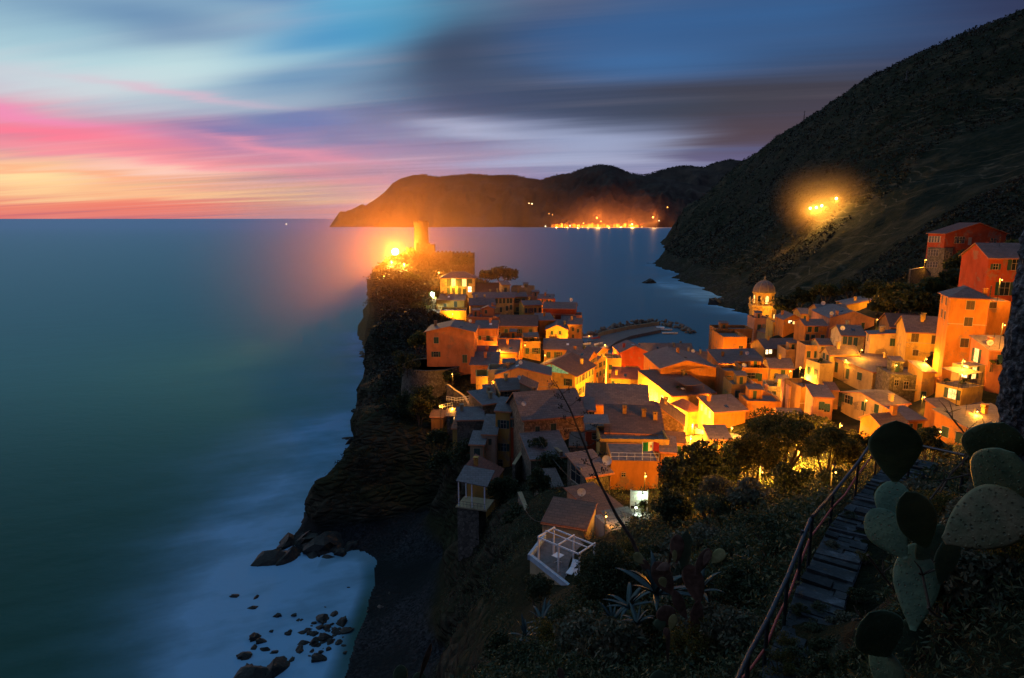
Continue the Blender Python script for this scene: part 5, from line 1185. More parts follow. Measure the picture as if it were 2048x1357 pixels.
# ---------------- bell tower ----------------
def bell_tower():
    Y = 250; s = Y/F*1.0
    b = W(1523, 655, Y); root = empty('bell_tower', b, 0, 'octagonal church bell tower with a dome and glowing arched belfry', 'bell tower')
    def z(v): return W(1523, v, Y).z-b.z
    k = Y*1.02/F
    r0 = 25*k; A0 = math.pi/8
    m = MB(); m.lathe([(r0, -10), (r0, z(612)-.4), (r0*1.08, z(612)-.3), (r0*1.08, z(610))], 8, a0=A0); m.build('shaft', M['yellow'], root)
    # corbel table under the balustrade
    m = MB()
    for i in range(24):
        a = 2*math.pi*i/24; o = Vector((math.cos(a)*r0*.98, math.sin(a)*r0*.98, z(612)-1.3)); t = Vector((-math.sin(a), math.cos(a), 0)); n = Vector((math.cos(a), math.sin(a), 0))
        m.obox(o-t*.12, t*.24, n*.35, (0, 0, .9))
    m.build('corbel', M['cream'], root)
    m = MB(); m.lathe([(r0*1.12, z(610)), (r0*1.12, z(610)+.3)], 8, a0=A0); m.build('cornice', M['cream'], root)
    z0 = z(610)+.3; r1 = 19.5*k; z1 = z(587)
    m = MB(); m.lathe([(r1, z0), (r1, z1), (r1*1.1, z1), (r1*1.1, z1+.5)], 8, a0=A0); m.build('belfry', M['yellow'], root)
    # arched openings: dark reveal with a lit niche, one per face
    for i in range(8):
        a = A0+math.pi/8+i*math.pi/4
        n = Vector((math.cos(a), math.sin(a), 0)); t = Vector((-math.sin(a), math.cos(a), 0)); o = n*(r1*math.cos(math.pi/8)+.02)+Vector((0, 0, z0+.5))
        hh_ = (z1-z0)*.72; w_ = 1.15
        pts = [o-t*w_/2, o+t*w_/2]+[o+t*(w_/2*math.cos(q))+Vector((0, 0, hh_-w_/2+w_/2*math.sin(q))) for q in [math.pi*j/8 for j in range(9)]]
        m = MB(); m.add([p for p in pts]+[p+n*.05 for p in pts], [tuple(range(len(pts), 2*len(pts)))]+[(j, (j+1) % len(pts), len(pts)+(j+1) % len(pts), len(pts)+j) for j in range(len(pts))])
        m.build('arch_opening', M['lit'] if i % 2 == 1 else M['glass'], root)
    for i in range(16):
        a = 2*math.pi*i/16; m = MB(); m.lathe([(.16, z0), (.22, z0+.2), (.1, z0+.5), (.2, z0+1.0), (.2, z0+1.15)], 6, (math.cos(a)*r0*1.02, math.sin(a)*r0*1.02, 0)); m.build('baluster', M['cream'], root)
    m = MB(); m.lathe([(r0*1.07, z0+1.15), (r0*1.07, z0+1.35), (r0*.98, z0+1.35), (r0*.98, z0+1.15)], 8, a0=A0); m.build('handrail', M['cream'], root)
    for i in range(8):
        a = A0+i*math.pi/4; m = MB(); m.lathe([(.05, 0), (.3, .2), (.42, .6), (.3, 1.0), (.08, 1.2), (.04, 1.5)], 8, (math.cos(a)*r0*1.0, math.sin(a)*r0*1.0, z0+1.36)); m.build('finial', M['cream'], root)
    zd = z1+.5; rd = 21*k; hd = z(561)-zd
    prof = [(rd*math.cos(t), zd+hd*math.sin(t)) for t in [math.pi/2*j/12 for j in range(12)]]+[(.35, zd+hd)]
    m = MB(); m.lathe(prof, 32); dome = m.build('dome', M['domem'], root, True)
    for i in range(8):
        a = i*math.pi/4; m = MB(); m.tube([(math.cos(a)*(r+.04), math.sin(a)*(r+.04), zz) for r, zz in prof[:-1]], .09, 5); m.build('rib', M['grey'], dome)
    m = MB(); m.lathe([(.5, 0), (.5, .5), (.3, .6), (.28, 1.0), (.42, 1.15), (.2, 1.5), (.04, 1.7), (.03, 2.3)], 10, (0, 0, zd+hd-.1)); m.build('lantern', M['grey'], root)
    # windows of the shaft
    for i in (5, 6):
        a = A0+math.pi/8+i*math.pi/4; n = Vector((math.cos(a), math.sin(a), 0)); t = Vector((-math.sin(a), math.cos(a), 0))
        make_window(root, n*(r0*math.cos(math.pi/8)+.01)+Vector((0, 0, z(635))), t, n, 1.2, 3.2, 'b' if i == 5 else 'lit', 'shutter')
    for du, p in ((0, 1), (-1, 2), (1, 3)):
        l = bpy.data.lights.new('belfry_light', 'POINT'); l.energy = 900; l.color = (1, .45, .09); l.shadow_soft_size = .3
        o = bpy.data.objects.new('belfry_light', l); COL.objects.link(o); o.parent = root; o.location = (du*r0*1.6, -r0*(1.6-.5*abs(du)), z0-3+(2 if du == 0 else 5))
M['domem'] = plain('lead_dome', (.16, .12, .10, 1), .6, .3, .3, 1.2)
bell_tower()

# ---------------- breakwater, pier and harbour ----------------
rock_meshes = []
m, T = newmat('wet_rock'); P = wpos(T)
c_ = T.ramp(noise(T, P, 1.1, 7, .7), [(.3, (.007, .008, .006, 1)), (.55, (.018, .019, .014, 1)), (.8, (.05, .048, .036, 1))])
MROCK = finish(m, T, c_, .65, .35, noise(T, P, 3, 6), .9, .15)
m, T = newmat('pale_boulder'); P = wpos(T)
c_ = T.ramp(noise(T, P, .6, 7, .7), [(.3, (.09, .075, .06, 1)), (.55, (.20, .17, .13, 1)), (.8, (.34, .29, .23, 1))])
MBOULD = finish(m, T, c_, .9, .2, noise(T, P, 2, 6), .9, .15)
def rockmesh(seed, mat, sub=2):
    bm = bmesh.new(); bmesh.ops.create_icosphere(bm, subdivisions=sub, radius=1)
    rr = random.Random(seed); o = Vector((rr.random()*50, rr.random()*50, rr.random()*50))
    pl = [(Vector((rr.uniform(-1, 1), rr.uniform(-1, 1), rr.uniform(-.4, 1))).normalized(), rr.uniform(.42, .78)) for _ in range(10)]
    for v in bm.verts:
        d = v.co.normalized(); r = 1+mnoise.fractal(d*1.8+o, .8, 2, 5)*.55+abs(mnoise.noise(d*4.3+o))*.22
        p = d*r
        for n, k in pl:
            q = p.dot(n)-k
            if q > 0: p -= n*q*.9
        v.co = Vector((p.x, p.y, p.z*.75))
    me = bpy.data.meshes.new('rock'); bm.to_mesh(me); bm.free(); me.materials.append(mat); return me
RM = [rockmesh(i, MROCK, 3) for i in range(6)]; BM_ = [rockmesh(20+i, MBOULD) for i in range(6)]
def rock(me, p, s, rz, label, group, name='rock', sq=1.0):
    o = link(name, me); o.location = p; o.scale = (s, s*sq, s*.85); o.rotation_euler = (0, 0, rz); return tag(o, label, 'rock', group)
rr = random.Random(11)
line = [W(1168, 668, 292), W(1200, 658, 305), W(1240, 646, 322), W(1290, 640, 330), W(1330, 641, 328), W(1362, 648, 316), W(1380, 660, 300)]
def along(pts, t):
    L = [(b-a).length for a, b in zip(pts[:-1], pts[1:])]; s = t*sum(L)
    for a, b, l in zip(pts[:-1], pts[1:], L):
        if s <= l: return a+(b-a)*(s/l)
        s -= l
    return pts[-1].copy()
line = [Vector((p.x, p.y, 0)) for p in [Z(1160, 678), Z(1200, 670), Z(1245, 656), Z(1290, 649), Z(1330, 650), Z(1362, 657), Z(1384, 668)]]
for i in range(150):
    t = rr.random(); p = along(line, t); hgt = 3.0*(1-.45*max(0, t-.75)/.25)
    off = rr.uniform(-1, 1); p = p+Vector((off*2.4, off*3.0+(1.8 if t < .72 else 0), 0)); p.z = hgt*(1-abs(off))*.8+rr.uniform(-.3, .5)
    rock(BM_[i % 6], p, rr.uniform(.9, 1.9), rr.random()*6, 'pale boulder heaped along the breakwater', 'breakwater boulders', 'boulder', rr.uniform(.8, 1.2))
# mole: two level concrete pier with a parapet
pq = [Z(1176, 694, 1.6), Z(1206, 672, 1.6), Z(1262, 660, 1.6), Z(1318, 652, 1.6), Z(1322, 660, 1.6), Z(1262, 672, 1.6), Z(1232, 684, 1.6), Z(1212, 700, 1.6)]
pier = empty('pier', pq[0]-Vector((0, 0, 1.6)), 0, 'concrete pier bending out behind the boulders of the breakwater', 'pier')
m = MB(); m.slab([p-pq[0]+Vector((0, 0, 1.6)) for p in pq][::-1], 4.0); m.build('deck', M['terrace'], pier)
up = [Z(1196, 676, 1.6), Z(1206, 671, 1.6), Z(1262, 659, 1.6), Z(1318, 651, 1.6)]
m = MB()
for a, b in zip(up[:-1], up[1:]):
    m.obox(a-pq[0]+Vector((0, 0, 1.5)), b-a, (0, .8, 0), (0, 0, 2.1))
m.build('parapet', M['grey'], pier)
# quay in front of the square
qy = [Z(1150, 712, 2.2), Z(1160, 690, 1.7), Z(1178, 684, 1.7), Z(1214, 700, 1.7), Z(1236, 716, 2.0), Z(1222, 800, 5.0), Z(1170, 800, 5.0)]
def quay():
    ps = [(22, 296), (33, 300), (42, 288), (46, 262), (58, 248), (56, 236), (40, 214), (37, 200), (28, 198), (22, 215), (22, 262)]
    zs = [1.7, 1.7, 1.7, 1.8, 2.0, 2.4, 5.6, 7.6, 7.8, 5.8, 2.2]
    cx, cy = 33, 250
    m = MB(); vs = [(cx, cy, 2.4)]+[(x, y, z) for (x, y), z in zip(ps, zs)]; n = len(ps)
    fs = [(0, 1+(i+1) % n, 1+i) for i in range(n)]
    vs += [(x, y, -4) for (x, y) in ps]; fs += [(1+i, 1+(i+1) % n, n+1+(i+1) % n, n+1+i) for i in range(n)]
    m.add(vs, fs)
    o = m.build('quay', M['paving']); tag(o, 'stone paved quay and square', kind='structure')
m_, T = newmat('stone_paving'); P = wpos(T)
br = T.n('ShaderNodeTexBrick', {'Vector': P, 'Color1': (.34, .30, .25, 1), 'Color2': (.25, .22, .19, 1), 'Mortar': (.12, .10, .09, 1), 'Scale': .8, 'Mortar Size': .03})
M['paving'] = finish(m_, T, T.mix(T.mr(noise(T, P, .4, 5), .4, .65, 0, .4), br.outputs[0], (.14, .12, .10, 1)), .7, .35, noise(T, P, 3), .3, .03)
quay()
# main street: paved strip climbing from the square to the bend
def street():
    c = [(33, 205, 7.4), (34.5, 188, 9.8), (38, 168, 12.0), (42.5, 152, 13.4), (43, 140, 15.2), (40, 128, 17.3), (42, 118, 19.2), (48, 108, 22), (54, 96, 25.5)]
    m = MB(); L = []
    for i, (x, y, z) in enumerate(c):
        a = c[max(i-1, 0)]; b = c[min(i+1, len(c)-1)]; t = Vector((b[0]-a[0], b[1]-a[1], 0)).normalized(); n = Vector((-t.y, t.x, 0))
        L.append((Vector((x, y, z+.15))+n*2.2, Vector((x, y, z+.15))-n*2.2))
    for (a, b), (c1_, d1) in zip(L[:-1], L[1:]): m.slab([a, b, d1, c1_][::-1], 1.2)
    tag(m.build('street', M['paving']), 'paved main street climbing through the village', kind='structure')
street()
def boat(p, rz, L, label, hullm, cabin=False, group='boats of the harbour', name='rowing_boat'):
    root = empty(name, p, rz, label, 'boat', group)
    n = 9; vs = []; W_ = L*.17
    for i in range(n):
        t = i/(n-1); x = (t-.5)*L; w = W_*math.sin(math.pi*min(1, .22+t*.78))**.7 if t < .98 else .03
        w = W_*(1-(max(0, t-.35)/.65)**2.2)*(.8+.2*min(1, t/.3)); w = max(w, .04)
        sh = .55+.35*t**2
        vs += [(x, -w, sh), (x, -w*.72, 0.05), (x, 0, -.15), (x, w*.72, 0.05), (x, w, sh)]
        vs += [(x, -w*.86, sh), (x, -w*.6, .22), (x, 0, .15), (x, w*.6, .22), (x, w*.86, sh)]
    fs = []
    for i in range(n-1):
        a = i*10; b = a+10
        for k in range(4): fs.append((a+k, b+k, b+k+1, a+k+1))
        for k in range(4): fs.append((a+5+k, a+6+k, b+6+k, b+5+k))
        fs.append((a, a+5, b+5, b)); fs.append((a+4, b+4, b+9, a+9))
    fs.append((0, 1, 2, 3, 4, 9, 8, 7, 6, 5))
    m = MB(); m.add(vs, fs); m.build('hull', M[hullm], root)
    for x in (-.22, .08):
        m = MB(); m.box(x*L-.12, x*L+.12, -W_*.8, W_*.8, .36, .42); m.build('thwart', M['wood'], root)
    if cabin:
        m = MB(); m.box(-L*.2, L*.12, -W_*.6, W_*.6, .3, 1.7); cb = m.build('cabin', M['whitepaint'], root)
        m = MB(); m.box(-L*.22, L*.15, -W_*.66, W_*.66, 1.7, 1.8); m.build('cabin_roof', M['whitepaint'], cb)
        m = MB(); m.box(L*.12, L*.125+.01, -W_*.5, W_*.5, .9, 1.5); m.build('windscreen', M['glass'], cb)
        m = MB(); m.tube([(-L*.05, 0, 1.8), (-L*.05, 0, 4.0)], .04, 5); m.build('mast', M['whitepaint'], root)
    return root
M['hullw'] = plain('white_hull_paint', (.7, .66, .58, 1), .4, .5, .1, 3); M['hullb'] = plain('blue_hull_paint', (.08, .16, .30, 1), .4, .5, .15, 3); M['hullr'] = plain('red_hull_paint', (.35, .06, .04, 1), .4, .5, .15, 3)
boat(Z(1266, 672, 0), R(-8), 7, 'small white rowing boat afloat beside the pier', 'hullw')
boat(Z(1322, 661, 0), R(-6), 12, 'white cabin boat moored at the end of the pier', 'hullw', True, name='cabin_boat')
boat(Z(1340, 668, 0), R(-4), 8, 'low pale boat moored just in front of the cabin boat', 'hullw')
for k, (u, v, rz, hm, l) in enumerate([(1172, 690, 20, 'hullw', 'white boat pulled up first on the quay'), (1183, 684, 24, 'hullb', 'blue boat pulled up among the quay boats'), (1176, 676, 15, 'hullw', 'white boat lying furthest left by the boulders'),
                                       (1192, 678, 30, 'hullr', 'red boat pulled up near the pier root'), (1198, 690, 35, 'hullw', 'white boat lit brightest at the quay edge'), (1208, 698, 40, 'hullw', 'white boat on the slipway nearest the square'), (1186, 697, 28, 'hullb', 'blue boat nearest the quay-side houses')]):
    boat(Z(u, v, 1.9)+Vector((0, 0, .1)), R(rz), 5.2, l, hm)
# light of a fishing boat far out
fb = boat(Z(573, 452, 0), R(10), 22, 'distant fishing boat with one lamp on the open sea', 'hullw', True, None, 'fishing_boat')
m = MB(); m.lathe([(.1, -4), (4, 0), (.1, 4)], 8, (0, 0, 14)); m.build('lamp', M['farbulby'], fb)

# rocks in the surf of the cove
rl = [(504,1352,3.2,'r'),(545,1348,2.6,''),(495,1345,1.6,''),(560,1338,1.8,''),(510,1275,1.5,''),(524,1283,1.2,''),(508,1295,.9,''),(535,1300,1.0,''),(551,1305,.8,''),(494,1312,1.5,''),(555,1232,1.0,''),(588,1230,.9,''),(506,1216,1.0,''),(515,1193,.8,''),
      (645,1237,1.7,'b'),(669,1227,1.0,''),(684,1246,1.5,''),(638,1256,1.0,''),(654,1256,1.1,''),(668,1265,1.1,''),(691,1262,1.4,'p'),(624,1268,1.0,''),(650,1278,1.5,''),(660,1286,1.0,''),(608,1286,1.1,''),(625,1287,1.2,''),(598,1298,1.0,''),(677,1287,.9,''),(658,1298,.8,''),(640,1318,1.6,'q'),(624,1302,.7,''),
      (522,1341,1.3,''),(471,1193,1.0,''),(698,1175,.5,''),(580,1262,.6,''),(543,1262,.7,''),(760,1216,.8,'w'),(738,1222,.5,''),(780,1190,.5,'')]
for i, (u, v, s, f) in enumerate(rl):
    p = Z(u, v, 0); lab = 'dark wet boulder standing in the milky surf of the cove'; grp = 'boulders in the surf'
    if f == 'r': lab = 'widest dark rock in the surf at the bottom edge'
    if f == 'b': lab = 'squat black boulder at the top of the dense rock cluster'
    if f == 'p': lab = 'boulder furthest right in the surf, touching the beach'
    if f == 'q': lab = 'lone oval boulder below the dense rock cluster'
    if f == 'w': lab = 'pale boulder lying alone on the dark pebble beach'
    if f == '' and u > 735: lab = 'small stone on the dark pebble beach'; grp = 'stones on the beach'
    if u > 735: p.z = ground(p.x, p.y)+.1
    rock(RM[i % 6] if f != 'w' else BM_[1], p+Vector((0, 0, -.15)), s*.95, i*1.3, lab, grp if f == '' else None, 'rock', .75)
for i, (u, v, s, lab) in enumerate([(548, 1118, 4.6, 'rounded black sea rock off the tip of the reef'), (618, 1080, 5.2, 'black reef rock nearest the open sea'), (640, 1040, 4.6, 'black reef rock at the back of the reef'), (660, 1085, 6.0, 'big black reef rock in the middle of the reef'), (700, 1060, 6.0, 'black reef rock close to the cliff'), (588, 1108, 3.6, 'low black rock between the reef and its outlying stone'),
                                    (716, 852, 2.4, 'small dark rock at the foot of the cliff'), (706, 860, 1.8, 'second small dark rock at the foot of the cliff'), (1432, 609, 9, 'dark skerry under the mountain before the bell tower'), (1300, 566, 9, 'black skerry at the foot of the far slope'), (1445, 604, 7, 'smaller dark skerry behind the first one')]):
    p = Z(u, v, 0); rock(RM[(i*5) % 6], p+Vector((0, 0, -.6)), s, i*2.1, lab, None, 'sea_rock', .7)

rr = random.Random(31)
reef = [Z(556, 1114, 0), Z(600, 1078, 0), Z(640, 1062, 0), Z(690, 1040, 0), Z(735, 1015, 0), Z(760, 1060, 0), Z(700, 1100, 0), Z(640, 1105, 0)]
for i in range(34):
    p = along(reef, rr.random())+Vector((rr.uniform(-2, 2), rr.uniform(-2, 2), rr.uniform(-.9, .2)))
    rock(RM[i % 6], p, rr.uniform(1.2, 2.9), rr.random()*6, 'jagged black rock of the reef below the cliff', 'jagged reef rocks', 'sea_rock', rr.uniform(.6, 1.1))
for i in range(26):
    t = rr.random(); p = along([Z(735, 975, 0), Z(716, 930, 0), Z(708, 880, 0), Z(722, 825, 0), Z(742, 770, 0), Z(730, 715, 0), Z(722, 685, 0)], t)+Vector((rr.uniform(-1.5, 3), rr.uniform(-2, 2), rr.uniform(-1.2, .5)))
    rock(RM[i % 6], p, rr.uniform(1.5, 3.6), rr.random()*6, 'jagged black rock along the foot of the sea cliff', 'rocks along the cliff foot', 'sea_rock', rr.uniform(.6, 1.1))
for i in range(44):
    p = Z(rr.gauss(640, 34), rr.gauss(1275, 26), 0)
    if p.x > -19: p.x -= 6
    rock(RM[i % 6], p+Vector((0, 0, -.12)), rr.uniform(.25, .8), rr.random()*6, 'small dark stone half drowned in the milky surf', 'small stones in the surf', 'rock', rr.uniform(.6, 1.1))
# ---------------- far town across the bay ----------------
rr = random.Random(5)
for i in range(34):
    u = 1105+i*6.1+rr.uniform(-2, 2); Y = 4400+rr.uniform(0, 60); p = W(u, 456+rr.uniform(-3, 0), Y); p.z = max(p.z, 2)
    w = rr.uniform(12, 22); h = rr.uniform(9, 20)
    root = empty('far_house', p, 0, 'pale house on the lit waterfront of the far town', 'house', 'houses of the far town')
    m = MB(); m.box(-w/2, w/2, 0, 14, -8, h); m.build('wall', M['orange' if i % 3 else 'cream'], root)
    m = MB(); m.add([(-w/2-1,-1,h),(w/2+1,-1,h),(w/2+1,15,h),(-w/2-1,15,h),(0,-1,h+5),(0,15,h+5)], [(0,1,4),(1,2,5,4),(2,3,5),(3,0,4,5),(0,3,2,1)]); m.build('roof', M['redroof'], root)
def farlamp(u, v, Y, s, lab, grp, mat='farbulb', P=0):
    p = W(u, v, Y); root = empty('far_lamp', (p.x, p.y, p.z-8), 0, lab, 'lamp', grp)
    m = MB(); m.tube([(0, 0, -10), (0, 0, 8)], .5, 5); m.build('post', M['iron'], root)
    m = MB(); m.lathe([(.1, -s), (s*.8, -s*.6), (s, 0), (s*.8, s*.6), (.1, s)], 8, (0, 0, 8)); m.build('bulb', M[mat], root, True)
    if P:
        l = bpy.data.lights.new('lamp_light', 'POINT'); l.energy = P; l.color = (1, .30, .05); l.shadow_soft_size = 3
        o = bpy.data.objects.new('lamp_light', l); COL.objects.link(o); o.parent = root; o.location = (0, -25, 25)
for i in range(46):
    u = 1112+i*3.55+rr.uniform(-1, 1); v = 457.5+rr.uniform(-1.8, 1.5)+(2.5 if u > 1240 else 0)
    farlamp(u, v, 4370, rr.choice([2.2, 3, 3.8]), 'orange lamp in the row along the far waterfront', 'far waterfront lamps', 'farbulb' if i % 3 else 'farbulby', 900000 if i % 6 == 0 else 0)
for (u, v, s, mt, lab) in [(1091, 453, 4.5, 'litw', 'white lamp at the left end of the far town'), (1194, 436, 5, 'farbulb', 'orange lamp high above the middle of the far town'), (1202, 443, 3, 'farbulb', 'lamp just below the high middle one'), (1064, 408, 3, 'farbulby', 'lone lamp on the dark far hill'), (1058, 407, 2.2, 'farbulby', 'faint lamp beside the lone one on the far hill'),
                       (1306, 435, 5.5, 'farbulb', 'bright orange lamp at the right end of the far town'), (1318, 442, 4, 'litw', 'pale lamp at the far right of the town'), (1335, 415, 3, 'farbulb', 'lamp on the slope right of the far town'), (1264, 449, 5, 'farbulby', 'yellow lamp near the right of the waterfront'), (1284, 455, 4, 'farbulb', 'orange lamp between the waterfront and the right end'), (1298, 453, 4, 'farbulb', 'second lamp towards the right end of the far town'), (1312, 452, 3.4, 'farbulb', 'low lamp at the right end of the far town'),
                       (1167, 447, 3.2, 'farbulb', 'lamp above the left of the far waterfront'), (1140, 452, 3, 'farbulby', 'yellow lamp above the left waterfront row'), (1105, 430, 2, 'farbulb', 'faint lamp up the slope left of the far town'), (1098, 428, 2, 'farbulb', 'faintest lamp up the slope left of the far town')]:
    farlamp(u, v, 4420, s, lab, 'scattered lamps of the far town', mt, 1500000 if s >= 5 else 0)
# ---------------- satellite dishes, small roof clutter ----------------
def dish_proto():
    root = empty('satellite_dish'); m = MB(); n = 16; vs = [(0, .12, 0)]
    for r_, y in ((.22, .08), (.42, 0)):
        for k in range(n): t = 2*math.pi*k/n; vs.append((r_*math.cos(t), y, r_*math.sin(t)))
    fs = [(0, 1+k, 1+(k+1) % n) for k in range(n)]+[(1+k, 1+n+k, 1+n+(k+1) % n, 1+(k+1) % n) for k in range(n)]
    m.add(vs, fs); m.add([(x, y+.02, z) for x, y, z in vs], [tuple(reversed(f)) for f in fs]); m.build('reflector', M['dish'], root)
    m = MB(); m.tube([(0, .1, 0), (0, .3, -.1), (0, .3, -.9)], .03, 6); m.build('mast', M['iron'], root)
    m = MB(); m.tube([(0, .08, -.38), (0, -.4, -.1)], .015, 5); m.box(-.05, .05, -.45, -.36, -.14, -.06); m.build('receiver', M['iron'], root)
    return root
DP = dish_proto(); first = True
for key, fx, fy, lab, s in [('L31', .05, .2, 'dish at the left eave of the huge slate roof', 1), ('N1', .9, .1, 'large round dish beside the flag terrace', 1.6), ('N4', .02, .5, 'pale dish by the brilliant window', 1.2), ('L28', .95, .3, 'dish by the orange loggia', 1.1),
                        ('L17', .85, .9, 'dish behind the ridge of the big salmon house', 1), ('L25', .45, .2, 'dish on the pale peach house', 1), ('R10', .05, .1, 'dish under the french window of the salmon house', 1.2), ('R1', .03, .0, 'dish beside the chimneys of the long pink house', 1.3), ('R4', .05, .1, 'dish above the blue doors', 1.3),
                        ('L50', .7, .4, 'dish on the long slate lean-to', 1.3), ('L51', .1, .1, 'dish on the cluttered terrace', 1.3), ('L45b', .3, .3, 'dish on the dim roof by the harbour building', 1.5), ('L12', .85, .5, 'dish on the end of the long red house', 1.4), ('L48', .3, .1, 'dish near the church nave', 1.4), ('R17', .3, .1, 'dish on the nearest orange house', 1.0), ('R3b', .2, .3, 'dish on the low roof below the sheds', 1.5), ('L8', .5, .1, 'dish on the grey parapet house', 1.4)]:
    o = DP if first else copy_tree(DP)
    first = False
    h_ = HS[key]; o.location = on_house(h_, fx, fy, .95*s); o.scale = (s, s, s); o.rotation_euler = (0, 0, R(random.uniform(-40, 20)))
    tag(o, 'white '+lab if not lab.startswith(('large', 'pale')) else lab, 'satellite dish', 'satellite dishes')

# ---------------- foliage ----------------
def leaves(cent, size, seed, aspect=.5, up=.3):
    """diamond leaves at the points cent (n,3)"""
    g = np.random.default_rng(seed); n = len(cent)
    a = g.normal(size=(n, 3)); a /= np.linalg.norm(a, axis=1)[:, None]
    b = g.normal(size=(n, 3)); b[:, 2] += up; b -= a*(a*b).sum(1)[:, None]; b /= np.linalg.norm(b, axis=1)[:, None]
    s = (np.asarray(size)*g.uniform(.6, 1.4, n))[:, None]
    V = np.stack([cent-a*s, cent-b*s*aspect, cent+a*s, cent+b*s*aspect], 1).reshape(-1, 3)
    return V, np.arange(4*n).reshape(n, 4)
def crown_pts(n, r, seed, ncl=26, hollow=.35):
    g = np.random.default_rng(seed); r = np.array(r)
    d = g.normal(size=(ncl, 3)); d /= np.linalg.norm(d, axis=1)[:, None]; d[:, 2] = np.where(d[:, 2] < -.5, -d[:, 2], d[:, 2])
    c = d*g.uniform(hollow, .86, ncl)[:, None]; cr = g.uniform(.2, .42, ncl)
    k = g.integers(0, ncl, n); q = g.normal(size=(n, 3)); q /= np.linalg.norm(q, axis=1)[:, None]
    p = c[k]+q*(cr[k]*g.uniform(.35, 1.0, n)**.5)[:, None]
    return p*r
M['leaf'] = leafmat('leaf_green', (.04, .05, .014, 1), (.10, .10, .025, 1), (.20, .16, .045, 1), trans=.55)
M['leafd'] = leafmat('leaf_dark_green', (.016, .028, .012, 1), (.038, .055, .020, 1), (.07, .075, .03, 1))
M['leafo'] = leafmat('leaf_olive_grey', (.05, .06, .035, 1), (.11, .115, .07, 1), (.15, .14, .09, 1))
M['leafs'] = leafmat('scrub_leaf', (.008, .011, .005, 1), (.013, .015, .007, 1), (.020, .019, .009, 1), trans=.05)
T = NT.__new__(NT); T.t = M['leafs'].node_tree
P = wpos(T); bs = [n for n in T.t.nodes if n.type == 'BSDF_PRINCIPLED'][0]; src = bs.inputs['Base Color'].links[0].from_socket
cm = T.mix(T.mr(noise(T, P, .02, 5, .6), .46, .62, 0, .8), src, (.040, .028, .014, 1)); cm = T.mix(T.mr(noise(T, P, .012, 4, .6), .5, .6, 0, .6), cm, (.006, .009, .005, 1)); T.t.links.new(cm, bs.inputs['Base Color'])
M['leafg'] = leafmat('undergrowth_leaf', (.016, .034, .020, 1), (.048, .080, .036, 1), (.13, .115, .05, 1))
M['bark'] = plain('bark', (.10, .075, .055, 1), .95, .1, .4, 6, .8)
def tree(p, r, trunk, nleaf, lsize, mat, seed, label, group=None, name='tree', ntr=5, ncl=26, cat='tree'):
    root = empty(name, p, 0, label, cat, group)
    pts = crown_pts(nleaf, r, seed, ncl); pts[:, 2] += trunk+r[2]*.8
    V, f = leaves(pts, lsize, seed)
    link('crown', np_mesh('crown', V, f, M[mat]), root)
    rr = random.Random(seed); m = MB()
    for k in range(ntr):
        a = 2*math.pi*k/ntr+rr.random(); bx, by = rr.uniform(-.2, .2), rr.uniform(-.2, .2)
        e = Vector((math.cos(a)*r[0]*.6, math.sin(a)*r[1]*.6, trunk+r[2]*rr.uniform(.8, 1.3)))
        mid = Vector((math.cos(a)*r[0]*.18, math.sin(a)*r[1]*.18, trunk*.75))
        t_ = max(.04, r[0]*.035); m.tube([(bx, by, -1.0), mid*.5+Vector((bx, by, 0))*.5, mid, (mid+e)/2+Vector((0, 0, .2*r[2])), e], [t_*1.6, t_*1.2, t_, t_*.6, t_*.2], 6)
    m.build('trunk', M['bark'], root); return root
def treepx(u, vtop, vbot, Y, wpx, nleaf, lsize, mat, seed, label, group=None, **k):
    c = W(u, (vtop+vbot)/2, Y); dep = Y*1.08; rx = wpx/2*dep/F; hz = (W(u, vtop, Y).z-W(u, vbot, Y).z)
    rz = k.pop('rz', min(hz*.42, rx*1.0)); tr = max(hz-1.8*rz, .3)
    base = W(u, vbot, Y)
    return tree(base, (rx, rx*.85, rz), tr, nleaf, lsize, mat, seed, label, group, **k)
G = 'garden trees below the village'
treepx(1395, 885, 1075, 58, 185, 16000, .16, 'leafd', 1, 'broad dark round tree left of the lit garden', G)
treepx(1560, 822, 985, 66, 190, 13000, .15, 'leaf', 2, 'large leafy tree with firelight glowing between its stems', G, ntr=8, rz=2.9)
treepx(1500, 860, 990, 62, 110, 7000, .15, 'leaf', 3, 'smaller tree leaning against the large lit one', G)
treepx(1650, 855, 980, 60, 120, 8000, .14, 'leaf', 4, 'leafy tree between the large lit tree and the railing', G, ntr=7, rz=2.0)
treepx(1705, 865, 960, 66, 90, 5000, .14, 'leaf', 5, 'low tree touching the top end of the railing', G)
treepx(1600, 830, 900, 78, 110, 6000, .16, 'leaf', 6, 'tree crown below the turret house', G)
treepx(1850, 850, 975, 52, 75, 4200, .12, 'leaf', 7, 'slender lit tree right of the tallest cactus pad', G, ntr=6)
treepx(1760, 880, 960, 60, 60, 3000, .12, 'leaf', 8, 'small tree directly behind the top of the path', G)
treepx(1432, 950, 1062, 48, 85, 5000, .10, 'leafo', 9, 'grey olive tree with thin forked stems in the dark garden', G, ntr=7)
treepx(1345, 985, 1085, 50, 95, 6000, .13, 'leafd', 10, 'dark bush beside the lit patio', G)
treepx(1555, 965, 1050, 50, 120, 6500, .13, 'leafd', 12, 'dark shrub under the garden wall', G)
treepx(1480, 1000, 1085, 44, 110, 6500, .11, 'leafd', 13, 'dark shrub in the hollow below the olive tree', G)
treepx(1630, 1010, 1080, 34, 90, 6000, .08, 'leafd', 14, 'dark shrub left of the upper railing posts', G)
treepx(1075, 855+20, 905, 100, 40, 1200, .14, 'leafd', 15, 'bush against the stone house wall', G, ntr=3)
treepx(1100, 905, 985, 90, 70, 4000, .16, 'leafd', 16, 'dark bush in the gap below the stone house', G, ntr=3)
